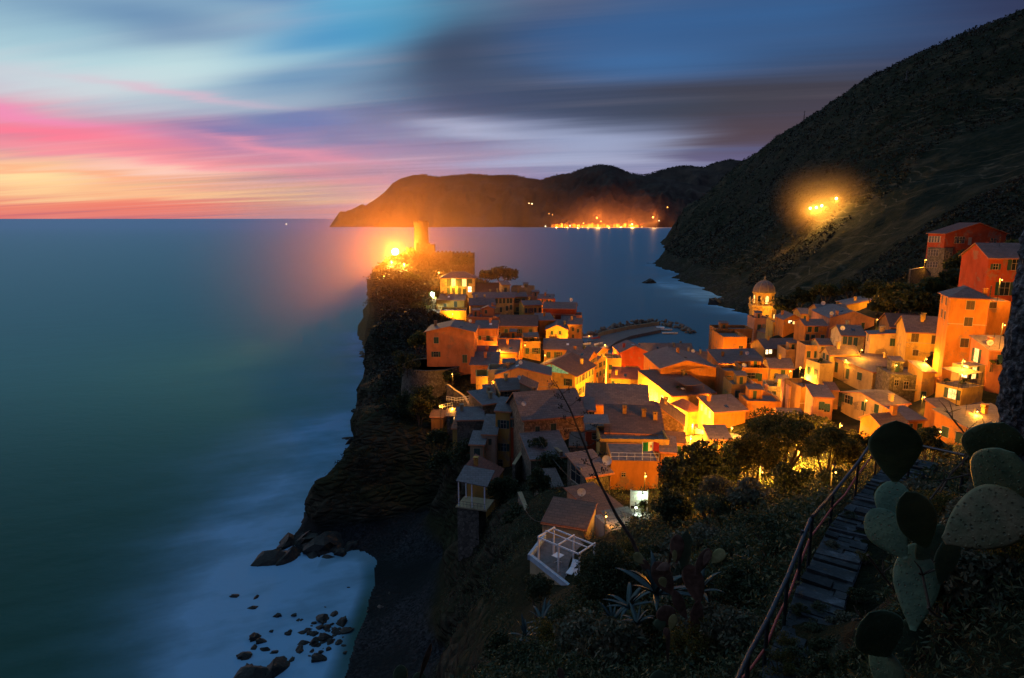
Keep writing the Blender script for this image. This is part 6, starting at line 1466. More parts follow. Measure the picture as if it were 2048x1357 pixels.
treepx(1075, 940, 1040, 84, 60, 4000, .16, 'leafd', 17, 'dark bush over the rubble wall', G, ntr=3)
for i, (u, a, b, Y, w, lab) in enumerate([(815, 700, 775, 148, 60, 'bush growing over the left side of the round bastion'), (850, 770, 830, 138, 70, 'bush spreading in front of the round bastion'), (900, 740, 775, 146, 36, 'bush at the right shoulder of the round bastion'), (805, 780, 850, 140, 60, 'bush below the round bastion'), (930, 880, 950, 112, 70, 'bush under the balcony house'), (890, 900, 970, 118, 70, 'bush hanging over the cove'),
                       (1010, 950, 1030, 96, 70, 'bush under the tall ochre house'), (1035, 1010, 1090, 80, 60, 'bush on the crag left of the pergola')]):
    treepx(u, a, b, Y, w, 2600, .2, 'leafd', 140+i, lab, 'bushes clinging to the cliff gardens', ntr=3, cat='bush', name='bush')
G2 = 'trees on the slope behind the village'
for i, (u, a, b, Y, w, lab) in enumerate([(1790, 560, 640, 158, 90, 'largest tree in the grove above the yellow house'), (1830, 575, 655, 150, 80, 'tree just left of the tallest orange house'), (1765, 590, 650, 165, 60, 'lit tree at the left end of the grove'), (1855, 555, 620, 160, 60, 'dark tree below the villa basement'),
                                 (1935, 500, 560, 168, 80, 'bushy tree in front of the villa'), (1910, 535, 590, 160, 70, 'dark tree between villa and red house'), (1960, 545, 600, 145, 60, 'small tree beside the sloping garden wall'), (1745, 560, 615, 185, 60, 'dark tree above the lit shed'),
                                 (1700, 560, 600, 230, 60, 'dark tree on the slope behind the sheds'), (1650, 565, 610, 235, 60, 'dark tree above the low roofs'), (1600, 575, 620, 240, 60, 'dark tree right of the bell tower'), (1570, 590, 640, 235, 50, 'dark tree close to the bell tower'), (2030, 480, 530, 150, 70, 'dark tree behind the red house roof')]):
    treepx(u, a, b, Y, w, 2600, .45, 'leafd' if i % 3 else 'leaf', 40+i, lab, G2, ntr=3)
G3 = 'trees on the headland'
treepx(1005, 536, 572, 272, 75, 2600, .5, 'leafd', 60, 'wide dark pine clump on the seaward side of the headland', G3, ntr=3)
treepx(975, 540, 566, 268, 40, 1200, .5, 'leafd', 61, 'small dark pine by the restaurant', G3, ntr=3)
treepx(925, 508, 540, 290, 50, 1500, .5, 'leafd', 62, 'dark tree on the castle bastion', G3, ntr=3)
treepx(868, 580, 618, 240, 22, 900, .45, 'leaf', 63, 'bright white-lit palm beside the restaurant', G3, ntr=2)
for i, (u, a, b, Y, w, lab) in enumerate([(820, 545, 590, 265, 50, 'bush on the castle slope under the floodlights'), (785, 560, 610, 262, 50, 'bush at the brink of the sea cliff'), (835, 600, 640, 240, 50, 'bush left of the glowing terrace'), (790, 640, 700, 205, 60, 'bush high on the cliff face'), (835, 660, 710, 165, 50, 'bush left of the big salmon house'), (880, 860, 900, 125, 60, 'lit bush below the bastion hut'), (840, 790, 850, 135, 60, 'bush at the foot of the bastion')]):
    treepx(u, a, b, Y, w, 1800, .3, 'leafd' if i % 2 else 'leaf', 70+i, lab, 'bushes on the headland cliff', ntr=3, cat='bush', name='bush')
GS = 'shrubs of the near slope'
for i, (u, a, b, Y, w, nl, ls, mt, lab) in enumerate([(1205, 1095, 1300, 25, 175, 16000, .055, 'leafd', 'great round shrub right of the pergola terrace'), (1075, 1150, 1260, 38, 75, 6000, .06, 'leafd', 'bushy shrub hanging below the terrace wall'), (1130, 1230, 1357, 20, 130, 9000, .045, 'leafd', 'shrub filling the slope under the terrace'), (1280, 1280, 1390, 14, 160, 9000, .035, 'leafg', 'shrub at the bottom edge left of the small cactus'),
                                       (1040, 1290, 1400, 15, 150, 9000, .035, 'leafg', 'orange-tipped shrub at the brink above the beach'), (1400, 1230, 1330, 16, 130, 8000, .035, 'leafg', 'low shrub between the small cacti'), (1500, 1150, 1230, 21, 110, 7000, .04, 'leafg', 'low shrub left of the middle railing'), (1000, 1270, 1330, 18, 60, 4000, .04, 'leafd', 'small shrub on the very brink')]):
    treepx(u, a, b, Y, w, nl, ls, mt, 90+i, lab, GS, ntr=4, cat='shrub', name='shrub', ncl=34)

# undergrowth: leaf tufts over the near slope (nobody could count them)
def scatter(n, az0, az1, r0, r1, size, seed, k, hfun=None, jitter=1.0, rp=1.0):
    g = np.random.default_rng(seed)
    az = np.radians(g.uniform(az0, az1, n)); r = r0*(r1/r0)**(g.random(n)**rp)
    x = r*np.sin(az); y = r*np.cos(az)
    return x, y, r, g
def undergrowth():
    x, y, r, g = scatter(34000, -12, 42, 5.5, 95, 0, 5, 6)
    h, d, base = height(x, y)
    # keep the path and the house plots free
    pu = np.interp(y, [9, 17.5], [4.0, 9.9]); onpath = (np.abs(x-pu-.75) < .95) & (y < 18)
    ok = (h > 5) & ~onpath & ~((y > 44) & (y < 62) & (x < 9.5) & (x > 0) & (r < 64))
    for q in HOUSES:
        c = q['base']+q['rot']@Vector((q['w']/2, q['d']/2, 0)); ok &= (np.hypot(x-c.x, y-c.y) > .6*max(q['w'], q['d']))
    x, y, r, h = x[ok], y[ok], r[ok], h[ok]
    K = 6; n = len(x)
    s = np.clip(.006*r+.02, .03, .22)
    cx = np.repeat(x, K)+g.normal(size=n*K)*np.repeat(s, K)*1.6; cy = np.repeat(y, K)+g.normal(size=n*K)*np.repeat(s, K)*1.6
    cz = np.repeat(h, K)+np.abs(g.normal(size=n*K))*np.repeat(s, K)*2.2
    V, f = leaves(np.stack([cx, cy, cz], 1), np.repeat(s, K)*.62, 6, .35, 1.0)
    tag(link('undergrowth', np_mesh('undergrowth', V, f, M['leafg'])), 'low dark undergrowth covering the near slope', 'undergrowth', kind='stuff')
undergrowth()
def bank_grass():
    x, y, r, g = scatter(9000, 22, 60, 2.2, 12, 0, 15, 6)
    h, d, base = height(x, y)
    pu = np.interp(y, [9, 17.5], [4.0, 9.9]); ok = ~((np.abs(x-pu-.75) < .9) & (y > 8))
    x, y, r, h = x[ok], y[ok], r[ok], h[ok]; K = 7; n = len(x)
    cx = np.repeat(x, K)+g.normal(size=n*K)*.05; cy = np.repeat(y, K)+g.normal(size=n*K)*.05; cz = np.repeat(h, K)+g.uniform(0, .30, n*K)
    V, f = leaves(np.stack([cx, cy, cz], 1), np.repeat(np.clip(.006*r, .012, .05), K), 16, .22, 1.0)
    tag(link('bank_weeds', np_mesh('bank_weeds', V, f, M['leafg'])), 'fine weeds on the bank right of the path', 'weeds', kind='stuff')
bank_grass()
def mountain_scrub():
    g = np.random.default_rng(77); n = 70000
    az = np.radians(g.uniform(13, 44, n)); r = 170*(1500/170)**g.random(n)
    x = r*np.sin(az); y = r*np.cos(az); h, d, base = height(x, y)
    hill = (x > 60)*sstep((d-8)/20)
    h = h+hill*(fbm(x*.012, y*.012, 0, 4, 51)*14+fbm(x*.1, y*.1, 0, 3, 61)*4.0*np.clip(r/500, .5, 2))
    ok = (d > 10) & (h > 12) & (fbm(x*.02, y*.02, 0, 3, 5) > -.30) & ~((fbm(x*.0075, y*.0075, 0, 3, 91) > .06) & (r < 620) & (r > 230))
    for q in HOUSES:
        c = q['base']; ok &= (np.hypot(x-c.x, y-c.y) > 16)
    x, y, r, h = x[ok], y[ok], r[ok], h[ok]; n = len(x); K = 6
    s = g.uniform(.35, 1.0, n)**2*np.clip(r*.0022, .5, 2.0)+.25
    S_ = np.repeat(s, K)
    cx = np.repeat(x, K)+g.normal(size=n*K)*S_*.55; cy = np.repeat(y, K)+g.normal(size=n*K)*S_*.55; cz = np.repeat(h, K)+np.abs(g.normal(size=n*K))*S_*.5
    V, f = leaves(np.stack([cx, cy, cz], 1), S_*.55, 78, .6, .5)
    tag(link('mountain_scrub', np_mesh('mountain_scrub', V, f, M['leafs'])), 'dark macchia scrub covering the mountain slope', 'scrub', kind='stuff')
mountain_scrub()
def cliff_scrub():
    g = np.random.default_rng(79); n = 34000
    x = g.uniform(-74, -2, n); y = g.uniform(60, 330, n); h, d, base = height(x, y)
    ok = (d > 5) & (h > 6) & (fbm(x*.06, y*.06, 0, 3, 9) > -.3)
    for q in HOUSES:
        c = q['base']; ok &= (np.hypot(x-c.x-q['w']/2, y-c.y-3) > 5)
    x, y, h = x[ok], y[ok], h[ok]; n = len(x); K = 7; r = np.hypot(x, y); S_ = np.repeat(np.clip(r*.003, .25, .9)*g.uniform(.5, 1.3, n), K)
    cx = np.repeat(x, K)+g.normal(size=n*K)*S_; cy = np.repeat(y, K)+g.normal(size=n*K)*S_; cz = np.repeat(h, K)+g.uniform(-.5, 1, n*K)*S_
    V, f = leaves(np.stack([cx, cy, cz], 1), S_*.6, 80, .5, .5)
    tag(link('cliff_scrub', np_mesh('cliff_scrub', V, f, M['leafs'])), 'low scrub clinging to the headland cliff', 'scrub', kind='stuff')
cliff_scrub()
def ridge_pines():
    g = np.random.default_rng(81); us = g.uniform(840, 1470, 700); P_ = []
    p1 = [(845,350),(875,355),(905,352),(940,349),(980,352),(1020,351),(1045,355),(1080,361),(1110,352),(1140,348),(1170,336),(1200,330),(1230,334),(1262,348),(1290,351),(1320,342),(1350,334),(1375,332),(1405,336),(1435,325),(1460,320),(1478,321)]
    for u in us:
        v = np.interp(u, [a for a, b in p1], [b for a, b in p1]); Y = 5390 if u < 1285 else 7300
        p = W(u, v+.2, Y); s = g.uniform(4, 10)*Y/5390
        for k in range(5): P_.append((p.x+g.normal()*s*.7, p.y+g.normal()*s, p.z+g.uniform(0, 1.2)*s*.7, s*.55))
    P_ = np.array(P_); V, f = leaves(P_[:, :3], P_[:, 3], 82, .6)
    tag(link('ridge_pines', np_mesh('ridge_pines', V, f, M['leafs'])), 'ragged line of pines along the far ridge', 'far trees', kind='stuff')
ridge_pines()
# more individual shrubs and tussocks so the near slope reads as tangled growth
rr = random.Random(21)
protos = []
for k in range(4):
    protos.append(tree(Vector((0, 0, 0)), (.9, .85, .6), .15, [2600, 2200, 1800, 2400][k], [.05, .045, .075, .035][k], ['leafd', 'leafg', 'leafo', 'leaf'][k], 500+k, 'tmp', None, 'shrub', 6, 16, 'shrub'))
adj = ['dark', 'greenish', 'grey-leaved', 'olive-lit']
spots = [(1010,1335,17,1.0),(1090,1300,17,1.1),(1160,1310,15,1.0),(1230,1330,13,.9),(1180,1255,21,1.3),(1120,1205,27,1.5),(1310,1290,14,.9),(1380,1330,12,.8),(1440,1310,12.5,.9),(1350,1250,17,1.0),(1420,1270,15,1.0),(1480,1260,14,.9),(1300,1110,32,1.6),(1250,1090,38,2.0),
         (1360,1110,32,1.6),(1420,1100,31,1.5),(1470,1120,27,1.4),(1520,1090,29,1.5),(1570,1080,29,1.3),(1380,1160,24,1.2),(1440,1190,20,1.1),(1330,1180,24,1.2),(1530,1210,15.5,.8),(1560,1140,19,1.0),(1590,1100,23,1.0),(1640,1060,26,1.2),(1690,990,30,1.3),(1500,1040,42,2.2),(1420,1060,44,2.2),(1580,1010,46,2.2),(1670,950,48,2.0),
         (1730,960,30,1.1),(1470,1300,11.5,.7),(1400,1290,13,.8),(1240,1210,25,1.2),(1280,1160,28,1.3),(1860,1000,11,.7),(1900,1010,9.5,.7),(1950,1060,8,.6),(2010,1100,7,.6),(1880,1110,7.5,.5),(1930,1160,5.6,.45),(2000,1200,5,.5),(2030,1290,4,.4),(1950,1280,4.1,.38),(1880,1300,4.3,.36),(1700,1330,6.5,.45),(1660,1350,7.5,.5),(1720,1290,7.0,.4),(1800,1350,5,.4),(1850,960,14,.8),(1905,970,13,.8),(1960,985,10,.7),(1990,1010,9,.7),(1810,1330,4.6,.35)]
for i, (u, v, Y, s) in enumerate(spots):
    k = (i*7+i//3) % 4; p = W(u, v, Y); p.z = ground(p.x, p.y)-.05; o = protos[k] if protos[k].get('label') == 'tmp' else copy_tree(protos[k])
    o.location = p; o.scale = (s, s, s*rr.uniform(.8, 1.2)); o.rotation_euler = (0, 0, rr.random()*6)
    side = 'left of the railing' if u < 1600 and v > 1120 else ('in the hollow below the trees' if v < 1120 and u < 1760 else 'on the bank right of the path')
    tag(o, '%s bushy shrub %s' % (adj[k], side), 'shrub', '%s shrubs %s' % (adj[k], side))
for i, (u, v, s) in enumerate([(1600, 1345, .42), (1655, 1320, .40), (1572, 1305, .30), (1690, 1262, .34), (1628, 1272, .26), (1715, 1205, .30), (1560, 1352, .4), (1700, 1330, .45), (1640, 1225, .22), (1598, 1232, .22), (1730, 1130, .28), (1664, 1100, .2), (1700, 1040, .22)]):
    o = copy_tree(protos[(i*3+1) % 4]); p = Z(u, v, 52.85); o.location = p; o.scale = (s, s, s*.8); o.rotation_euler = (0, 0, rr.random()*6)
    tag(o, 'low tuft of weeds growing over the slate path', 'shrub', 'tufts of weeds on the path')
# ---------------- scattering volumes added to give the strong lamps a glow ----------------
def glow_haze(name, c, r, dens, label, col=(1, .75, .5)):
    bm = bmesh.new(); bmesh.ops.create_icosphere(bm, subdivisions=4, radius=1.0)
    me = bpy.data.meshes.new(name); bm.to_mesh(me); bm.free()
    m = bpy.data.materials.new(name+'_air'); m.use_nodes = True; T = NT(m.node_tree)
    P = T.n('ShaderNodeTexCoord').outputs['Object']
    L = T.n('ShaderNodeVectorMath', {0: P}, operation='LENGTH').outputs['Value']
    f = T.mr(L, 0.0, 1.0, 1.0, 0.0, True); f = T.math('MULTIPLY', T.math('POWER', f, 1.25), dens)
    v = T.n('ShaderNodeVolumeScatter', {'Color': (*col, 1), 'Density': f, 'Anisotropy': .0})
    o = T.n('ShaderNodeOutputMaterial'); T.t.links.new(v.outputs[0], o.inputs['Volume'])
    me.materials.append(m); ob = link(name, me); ob.location = c; ob.scale = r
    return tag(ob, label, kind='stuff')
glow_haze('haze', W(793, 512, 283), (105, 95, 85), .0110, 'added orange haze volume for the glow round the castle floodlight', (1, .46, .13))
glow_haze('haze', W(1645, 400, 500), (42, 42, 34), .011, 'added amber haze volume for the glow round the station lamps', (1, .60, .22))
glow_haze('haze', W(1215, 452, 4330), (620, 260, 300), .0007, 'added orange haze volume for the glow over the far town', (1, .6, .35))
# ---------------- path of rough slabs with its railing ----------------
m_, T = newmat('slate_slabs'); P = wpos(T)
c_ = T.ramp(noise(T, P, 2.2, 7, .7), [(.3, (.012, .015, .016, 1)), (.52, (.030, .036, .040, 1)), (.76, (.14, .15, .17, 1))])
c_ = T.mix(T.mr(noise(T, P, 7, 4), .62, .68, 0, .6), c_, (.10, .065, .035, 1))
c_ = T.mix(1.0, c_, T.ramp(T.n('ShaderNodeNewGeometry').outputs['Random Per Island'], [(0, (.35, .38, .36, 1)), (.6, (.9, .95, .9, 1)), (1, (1.6, 1.6, 1.6, 1))]), 'MULTIPLY')
M['slab'] = finish(m_, T, c_, .75, .35, noise(T, P, 9, 6), .8, .03)
M['railpaint'] = plain('dark_blue_rail_paint', (.014, .02, .024, 1), .38, .5, .5, 12, .4)
M['hose'] = plain('red_rubber_hose', (.36, .055, .04, 1), .5, .4, .15, 8)
edge = [(1790, 905), (1749, 950), (1710, 992), (1660, 1046), (1616, 1130), (1596, 1163), (1568, 1243), (1529, 1321), (1490, 1405), (1440, 1540)]
EP = [Z(u, v, 52.95) for u, v in edge]
def path():
    m = MB(); rr = random.Random(4); wd = .88
    top = [Vector((p.x, p.y, 52.88)) for p in EP]
    R_ = []
    for i, p in enumerate(top):
        a = top[max(i-1, 0)]; b = top[min(i+1, len(top)-1)]; t = (b-a); t.z = 0; t.normalize(); n = Vector((-t.y, t.x, 0))
        if n.x < 0: n = -n
        R_.append(p+n*(wd if i else wd*1.3))
    for i in range(len(top)-1): m.slab([top[i], R_[i], R_[i+1], top[i+1]][::-1], .6)
    L = sum((b-a).length for a, b in zip(top[:-1], top[1:])); s = 0
    while s < L-.4:
        if rr.random() < .10: s += rr.uniform(.08, .2); continue
        # individual flagstones set on edge across the way
        dl = rr.uniform(.10, .34); a = along(top, s/L); b = along(top, (s+dl)/L); c = along(R_, s/L); d = along(R_, (s+dl)/L)
        st = [0, 1.0] if rr.random() < .45 else [0, rr.uniform(.25, .75), 1.0]
        for q0, q1 in zip(st[:-1], st[1:]):
            g = .02; z = Vector((0, 0, rr.uniform(.0, .09)))
            A = a.lerp(c, q0+g)+z; B = a.lerp(c, q1-g)+z; D_ = b.lerp(d, q0+g)+z; C_ = b.lerp(d, q1-g)+z
            sh = (b-a)*.06; m.slab([A+sh, D_-sh, C_-sh+Vector((0, 0, rr.uniform(-.045, .045))), B+sh], .09)
        s += dl
    tag(m.build('path', M['slab']), 'rough slate footpath', kind='structure')
path()
def railing():
    root = empty('railing', EP[4], 0, 'dark iron railing along the left side of the slate path', 'railing')
    o = EP[4]
    tops = [(1790, 835), (1751, 868), (1712, 924), (1660, 988), (1617, 1034)]
    def lift(i, v):   # height of a rail seen at row v above post foot i
        p = EP[i]; d = p.y; return W(edge[i][0], v, d).z
    pts = []
    for i, (u, v) in zip([1, 2, 3, 4], tops[1:]):
        p = EP[i]; pts.append(Vector((p.x, p.y, lift(i, v)))-o)
    m = MB(); m.tube([pts[0]]+[pts[0].lerp(pts[1], .5)+Vector((0, 0, .03))]+pts[1:], .035, 10); m.build('rail', M['railpaint'], root)
    q = []
    for i, v in ((5, 1062), (6, 1152), (7, 1238), (8, 1310), (9, 1420)):
        p = EP[i]; q.append(Vector((p.x, p.y, W(edge[i][0], v, p.y).z))-o)
    q[0] = q[0].lerp(Vector((EP[4].x, EP[4].y, q[0].z+o.z))-o, .8)
    m = MB(); m.tube(q, .038, 10); m.build('rail', M['railpaint'], root)
    for i in range(1, 9):
        z = (pts[i-1].z if i < 5 else q[i-5].z)
        p = EP[i]-o
        m = MB(); m.tube([(p.x, p.y, -.5), (p.x, p.y, z+.01)], .034, 8); m.build('post', M['railpaint'], root)
    # return of the railing to the right beyond the path's end
    e = W(1930, 911, 14.5)-o; a = pts[0].copy()
    m = MB(); m.tube([a, (a+e)/2+Vector((0, 0, -.04)), e], .03, 8); m.build('rail', M['railpaint'], root)
    for t in (.42, 1.0):
        p = a.lerp(e, t); m = MB(); m.tube([(p.x, p.y, p.z-1.3), p], .035, 8); m.build('post', M['railpaint'], root)
    return pts, q
railing()
hp = [(1750, 903, 1), (1731, 930, 1.5), (1712, 955, 2), (1690, 990, 2.5), (1665, 1015, 3), (1640, 1050, 3.5), (1620, 1076, 4), (1606, 1112, 4.6), (1596, 1140, 5), (1580, 1185, 5.6), (1553, 1240, 6.4), (1530, 1298, 7), (1500, 1340, 7.6), (1478, 1365, 8), (1430, 1430, 8.6)]
hh_ = []
for u, v, s in hp:
    i = int(s); f = s-i; p = EP[i].lerp(EP[min(i+1, 9)], f)
    hh_.append(W(u, v, p.y+.03))
m = MB(); m.tube(hh_, .022, 8); hs_ = m.build('hose', M['hose'], None, True); tag(hs_, 'red hose tied along the railing posts', 'hose')

# ---------------- prickly pears ----------------
m_, T = newmat('cactus_skin'); P = T.n('ShaderNodeTexCoord').outputs['Object']
vo = T.n('ShaderNodeTexVoronoi', {'Vector': P, 'Scale': 26}); sp = T.mr(vo.outputs[0], .08, .2)
c_ = T.mix(T.mr(noise(T, P, 7, 5), .3, .7), (.055, .105, .06, 1), (.13, .19, .10, 1))
c_ = T.mix(T.mr(noise(T, P, 18, 4), .63, .70, 0, .5), c_, (.20, .15, .08, 1)); c_ = T.mix(sp, (.16, .11, .06, 1), c_)
M['cactus'] = finish(m_, T, c_, .55, .35, T.math('ADD', sp, noise(T, P, 30, 3)), .6, .01)
m_, T = newmat('warm_lit_cactus_skin'); P = T.n('ShaderNodeTexCoord').outputs['Object']  # orange light from the town put into the skin colour of one pad
vo2 = T.n('ShaderNodeTexVoronoi', {'Vector': P, 'Scale': 24}); sp2 = T.mr(vo2.outputs[0], .08, .26)
c_ = T.mix(T.mr(noise(T, P, 8, 5), .35, .65), (.15, .15, .065, 1), (.30, .215, .10, 1)); c_ = T.mix(sp2, (.10, .10, .05, 1), c_)
M['cactus_warmlit'] = finish(m_, T, c_, .6, .3, T.math('ADD', sp2, noise(T, P, 24, 3)), .7, .012)
m_, T = newmat('cactus_brown_skin'); P = T.n('ShaderNodeTexCoord').outputs['Object']
c_ = T.mix(T.mr(noise(T, P, 9, 5), .35, .7), (.10, .055, .035, 1), (.22, .13, .09, 1))
M['cactusb'] = finish(m_, T, c_, .7, .25, noise(T, P, 30, 3), .6, .01)
m_, T = newmat('cactus_yellow_skin'); P = T.n('ShaderNodeTexCoord').outputs['Object']
c_ = T.mix(T.mr(noise(T, P, 9, 5), .35, .7), (.22, .20, .07, 1), (.38, .34, .14, 1))
M['cactusy'] = finish(m_, T, c_, .6, .3, noise(T, P, 30, 3), .6, .01)
def pad(root, ub, vb, ut, vt, wpx, Yb, Yt=None, yaw=0.0, mat='cactus', thick=.075, seed=0):
    """an obovate pad from its joint (ub,vb) to its tip (ut,vt)"""
    Yt = Yb if Yt is None else Yt
    b = W(ub, vb, Yb); t = W(ut, vt, Yt); ax = t-b; L = ax.length; ax.normalize()
    vd = ((b+t)/2-Vector((0, 0, H))); dep = vd.length; w = wpx/F*dep
    sd = ax.cross(vd).normalized(); nn = sd.cross(ax).normalized()
    q = Matrix.Rotation(R(yaw), 3, ax); sd = q@sd; nn = q@nn
    vs = []; fs = []; nu, nv = 18, 16
    rr = random.Random(seed*7+1); ph = rr.random()*6
    o0 = b-root.location
    for i in range(nu+1):
        s = i/nu; prof = (math.sin(math.pi*s**1.35*.98+.02))**.62 if s < 1 else 0
        prof = max(prof, .12 if i == 0 else 0.0); wh = w/2*prof
        for j in range(nv):
            a = 2*math.pi*j/nv
            bump = 1+.03*math.sin(5*a+ph)+.025*math.sin(9*s+ph)
            bend = math.sin(s*2.2+ph)*.035*L
            vs.append(o0+ax*(L*s)+sd*(wh*math.cos(a)*bump)+nn*(max(wh, .02)*thick*1.6*math.sin(a)+bend))
    for i in range(nu):
        for j in range(nv): fs.append((i*nv+j, i*nv+(j+1) % nv, (i+1)*nv+(j+1) % nv, (i+1)*nv+j))
    fs.append(tuple(range(nv)));
    m = MB(); m.add(vs, fs)
    # spine cushions in offset rows on both faces
    for i in range(3, nu-1, 2):
        s = i/nu; prof = (math.sin(math.pi*s**1.35*.98+.02))**.62; wh = w/2*prof
        for k in range(-3, 4):
            x = (k+.5*((i//2) % 2))*w/7.5
            if abs(x) > wh*.88: continue
            dz = thick*1.6*math.sqrt(max(0, 1-(x/wh)**2))*wh
            for sg in (-1, 1):
                c = o0+ax*(L*s)+sd*x+nn*(sg*dz+math.sin(s*2.2+ph)*.035*L); e = w*.019
                m.add([c+sd*e, c+ax*e*1.4, c-sd*e, c-ax*e*1.4, c+nn*sg*e*1.6], [(0,1,4),(1,2,4),(2,3,4),(3,0,4)])
    return m.build('pad', M[mat], root, True)
def cactus(pts, loc, label, group=None, name='prickly_pear'):
    root = empty(name, loc, 0, label, 'cactus', group)
    for i, a in enumerate(pts): pad(root, *a[:6], **dict(a[6] if len(a) > 6 else {}, seed=i+int(abs(loc.x)*10)))
    return root
cactus([(1826,1262,1838,1085,66,4.0,{'Yt':4.3}), (1850,1175,1880,1046,54,4.2,{'yaw':25}), (1812,1118,1742,1018,62,4.1,{'yaw':-10,'Yt':4.35}), (1787,1068,1790,962,58,4.2,{'yaw':10,'Yt':4.45}), (1851,1092,1812,985,62,3.95,{'yaw':15,'Yt':3.66}),
        (1791,972,1792,836,78,4.2,{'yaw':4,'Yt':3.78}), (1815,1340,1828,1235,60,4.1,{'yaw':30})], W(1826, 1320, 4.1), 'tall prickly pear with one dark pad standing against the village')
cactus([(1890,1082,2056,1000,96,3.3,{'yaw':8,'mat':'cactus_warmlit','Yt':3.5}), (1880,1170,1900,1070,50,3.75,{'yaw':50}), (1962,1016,2034,902,88,3.9,{'yaw':-12,'Yt':3.55}), (1956,930,2008,842,80,4.2,{'yaw':15,'Yt':3.8})], W(1890, 1240, 3.7), 'prickly pear with a spotted pad coloured as warm-lit at the right edge')
cactus([(1775,1310,1735,1222,84,3.5,{'yaw':15,'Yt':3.2}), (1770,1400,1772,1300,60,3.5,{'yaw':-30})], W(1772, 1420, 3.5), 'low dark prickly pear pad beside the slab path')
cactus([(1345,1190,1310,1125,38,12.2,{'mat':'cactusb','yaw':10}), (1312,1140,1342,1130,16,12.1,{'mat':'cactusb'}), (1338,1138,1352,1075,14,12.1,{'mat':'cactusb','yaw':60}), (1352,1130,1356,1068,26,12.0,{'mat':'cactusb'}), (1372,1150,1372,1062,34,12.2,{'mat':'cactus','yaw':40}),
        (1398,1210,1378,1130,40,12.1,{'mat':'cactusb','yaw':-20}), (1390,1150,1420,1098,24,12.0,{'mat':'cactusb','yaw':30}), (1424,1126,1448,1100,22,11.9,{'mat':'cactusy'}), (1408,1130,1420,1102,14,11.9,{'mat':'cactusb'}), (1290,1128,1268,1108,19,12.2,{'mat':'cactusy','yaw':10}),
        (1300,1140,1284,1122,14,12.2,{'mat':'cactusb'}), (1350,1125,1349,1100,9,11.9,{'mat':'cactusy'}), (1330,1175,1322,1155,16,12.0,{'mat':'cactusy'}), (1392,1290,1396,1200,24,12.1,{'mat':'cactusb','yaw':20}), (1375,1240,1345,1180,22,12.1,{'mat':'cactusb','yaw':20})], W(1370, 1300, 12.1), 'withered brown prickly pear with a few yellow pads on the slope')
cactus([(1336,1250,1328,1210,36,10.5,{'mat':'cactusb','yaw':10}), (1340,1262,1350,1228,15,10.4,{'mat':'cactusy'}), (1322,1262,1318,1236,22,10.5,{'mat':'cactus'}), (1338,1330,1335,1255,16,10.5,{'mat':'cactusb','yaw':60}), (1332,1275,1333,1255,12,10.4,{'mat':'cactusb'})], W(1336, 1335, 10.5), 'small brown prickly pear on a thin stem under the larger one')
cactus([(1316,1400,1318,1338,34,8.5,{'yaw':10}), (1335,1400,1332,1345,22,8.6,{'yaw':40})], W(1318, 1400, 8.5), 'dark prickly pear pad peeping over the bottom edge')
cactus([(840,1362,860,1284,15,9.0,{'mat':'cactusb','yaw':50}), (800,1375,800,1330,26,9.2,{'yaw':10}), (843,1380,836,1345,24,9.1,{'yaw':-10}), (845,1440,842,1360,18,9.1,{'mat':'cactusb'})], W(842, 1440, 9.1), 'upright brown prickly pear pad in front of the beach')
cactus([(1128,1365,1118,1336,13,9.5,{'mat':'cactusb','yaw':20}), (1130,1400,1126,1360,10,9.5,{'mat':'cactusb'})], W(1128, 1410, 9.5), 'single thin prickly pear pad at the bottom edge')

# ---------------- agaves ----------------
M['agave'] = plain('agave_skin', (.028, .055, .052, 1), .5, .4, .35, 6, .2)
def agave(p, L, n, seed, label, group='agaves on the slope', tilt=0.0):
    root = empty('agave', p, 0, label, 'agave', group); rr = random.Random(seed)
    for k in range(n):
        a = 2*math.pi*k/n*2.4+rr.random()*.4; e = R(rr.uniform(8, 72)); l = L*rr.uniform(.7, 1.05); w = l*.085
        d = Vector((math.cos(a), math.sin(a), 0)); vs = []; m_n = 9
        bend = rr.uniform(.2, 1.1)
        p_ = Vector((0, 0, 0)); dirv = d*math.cos(e)+Vector((0, 0, math.sin(e))); sd = d.cross(Vector((0, 0, 1)))
        for i in range(m_n+1):
            s = i/m_n; ww = w*(math.sin(math.pi*min(1, .25+s*.75))**.8) if s < 1 else .002
            ee = e-bend*s*s; dd = d*math.cos(ee)+Vector((0, 0, math.sin(ee))); nn = sd.cross(dd)
            up = -nn if nn.z < 0 else nn
            vs += [p_-sd*ww+up*ww*.35, p_-up*.012*l, p_+sd*ww+up*ww*.35, p_+up*.006*l]
            p_ = p_+dd*(l/m_n)
        fs = []
        for i in range(m_n):
            for j in range(4): fs.append((i*4+j, i*4+(j+1) % 4, i*4+4+(j+1) % 4, i*4+4+j))
        m = MB(); m.add(vs, fs+[(0, 1, 2, 3)]); m.build('leaf', M['agave'], root, True)
    return root
for i, (u, v, Y, L, n, lab) in enumerate([(1312, 1190, 13, 1.05, 13, 'largest blue-grey agave under the withered cactus'), (1258, 1215, 14, .75, 11, 'agave left of the largest one'), (1400, 1185, 13, .7, 10, 'agave at the right of the withered cactus'), (1225, 1245, 15, .6, 9, 'agave in the dark left part of the slope'),
                                   (1500, 1130, 17, .7, 11, 'agave beside the middle of the railing'), (1275, 1250, 13, .6, 9, 'small agave below the largest one'), (1085, 1245, 21, .9, 11, 'agave on the brink under the terrace'), (1050, 1275, 19, .8, 10, 'pale agave lowest on the brink'), (1520, 1175, 15, .5, 9, 'small agave near the lower railing')]):
    agave(W(u, v, Y), L, n, i+3, lab)
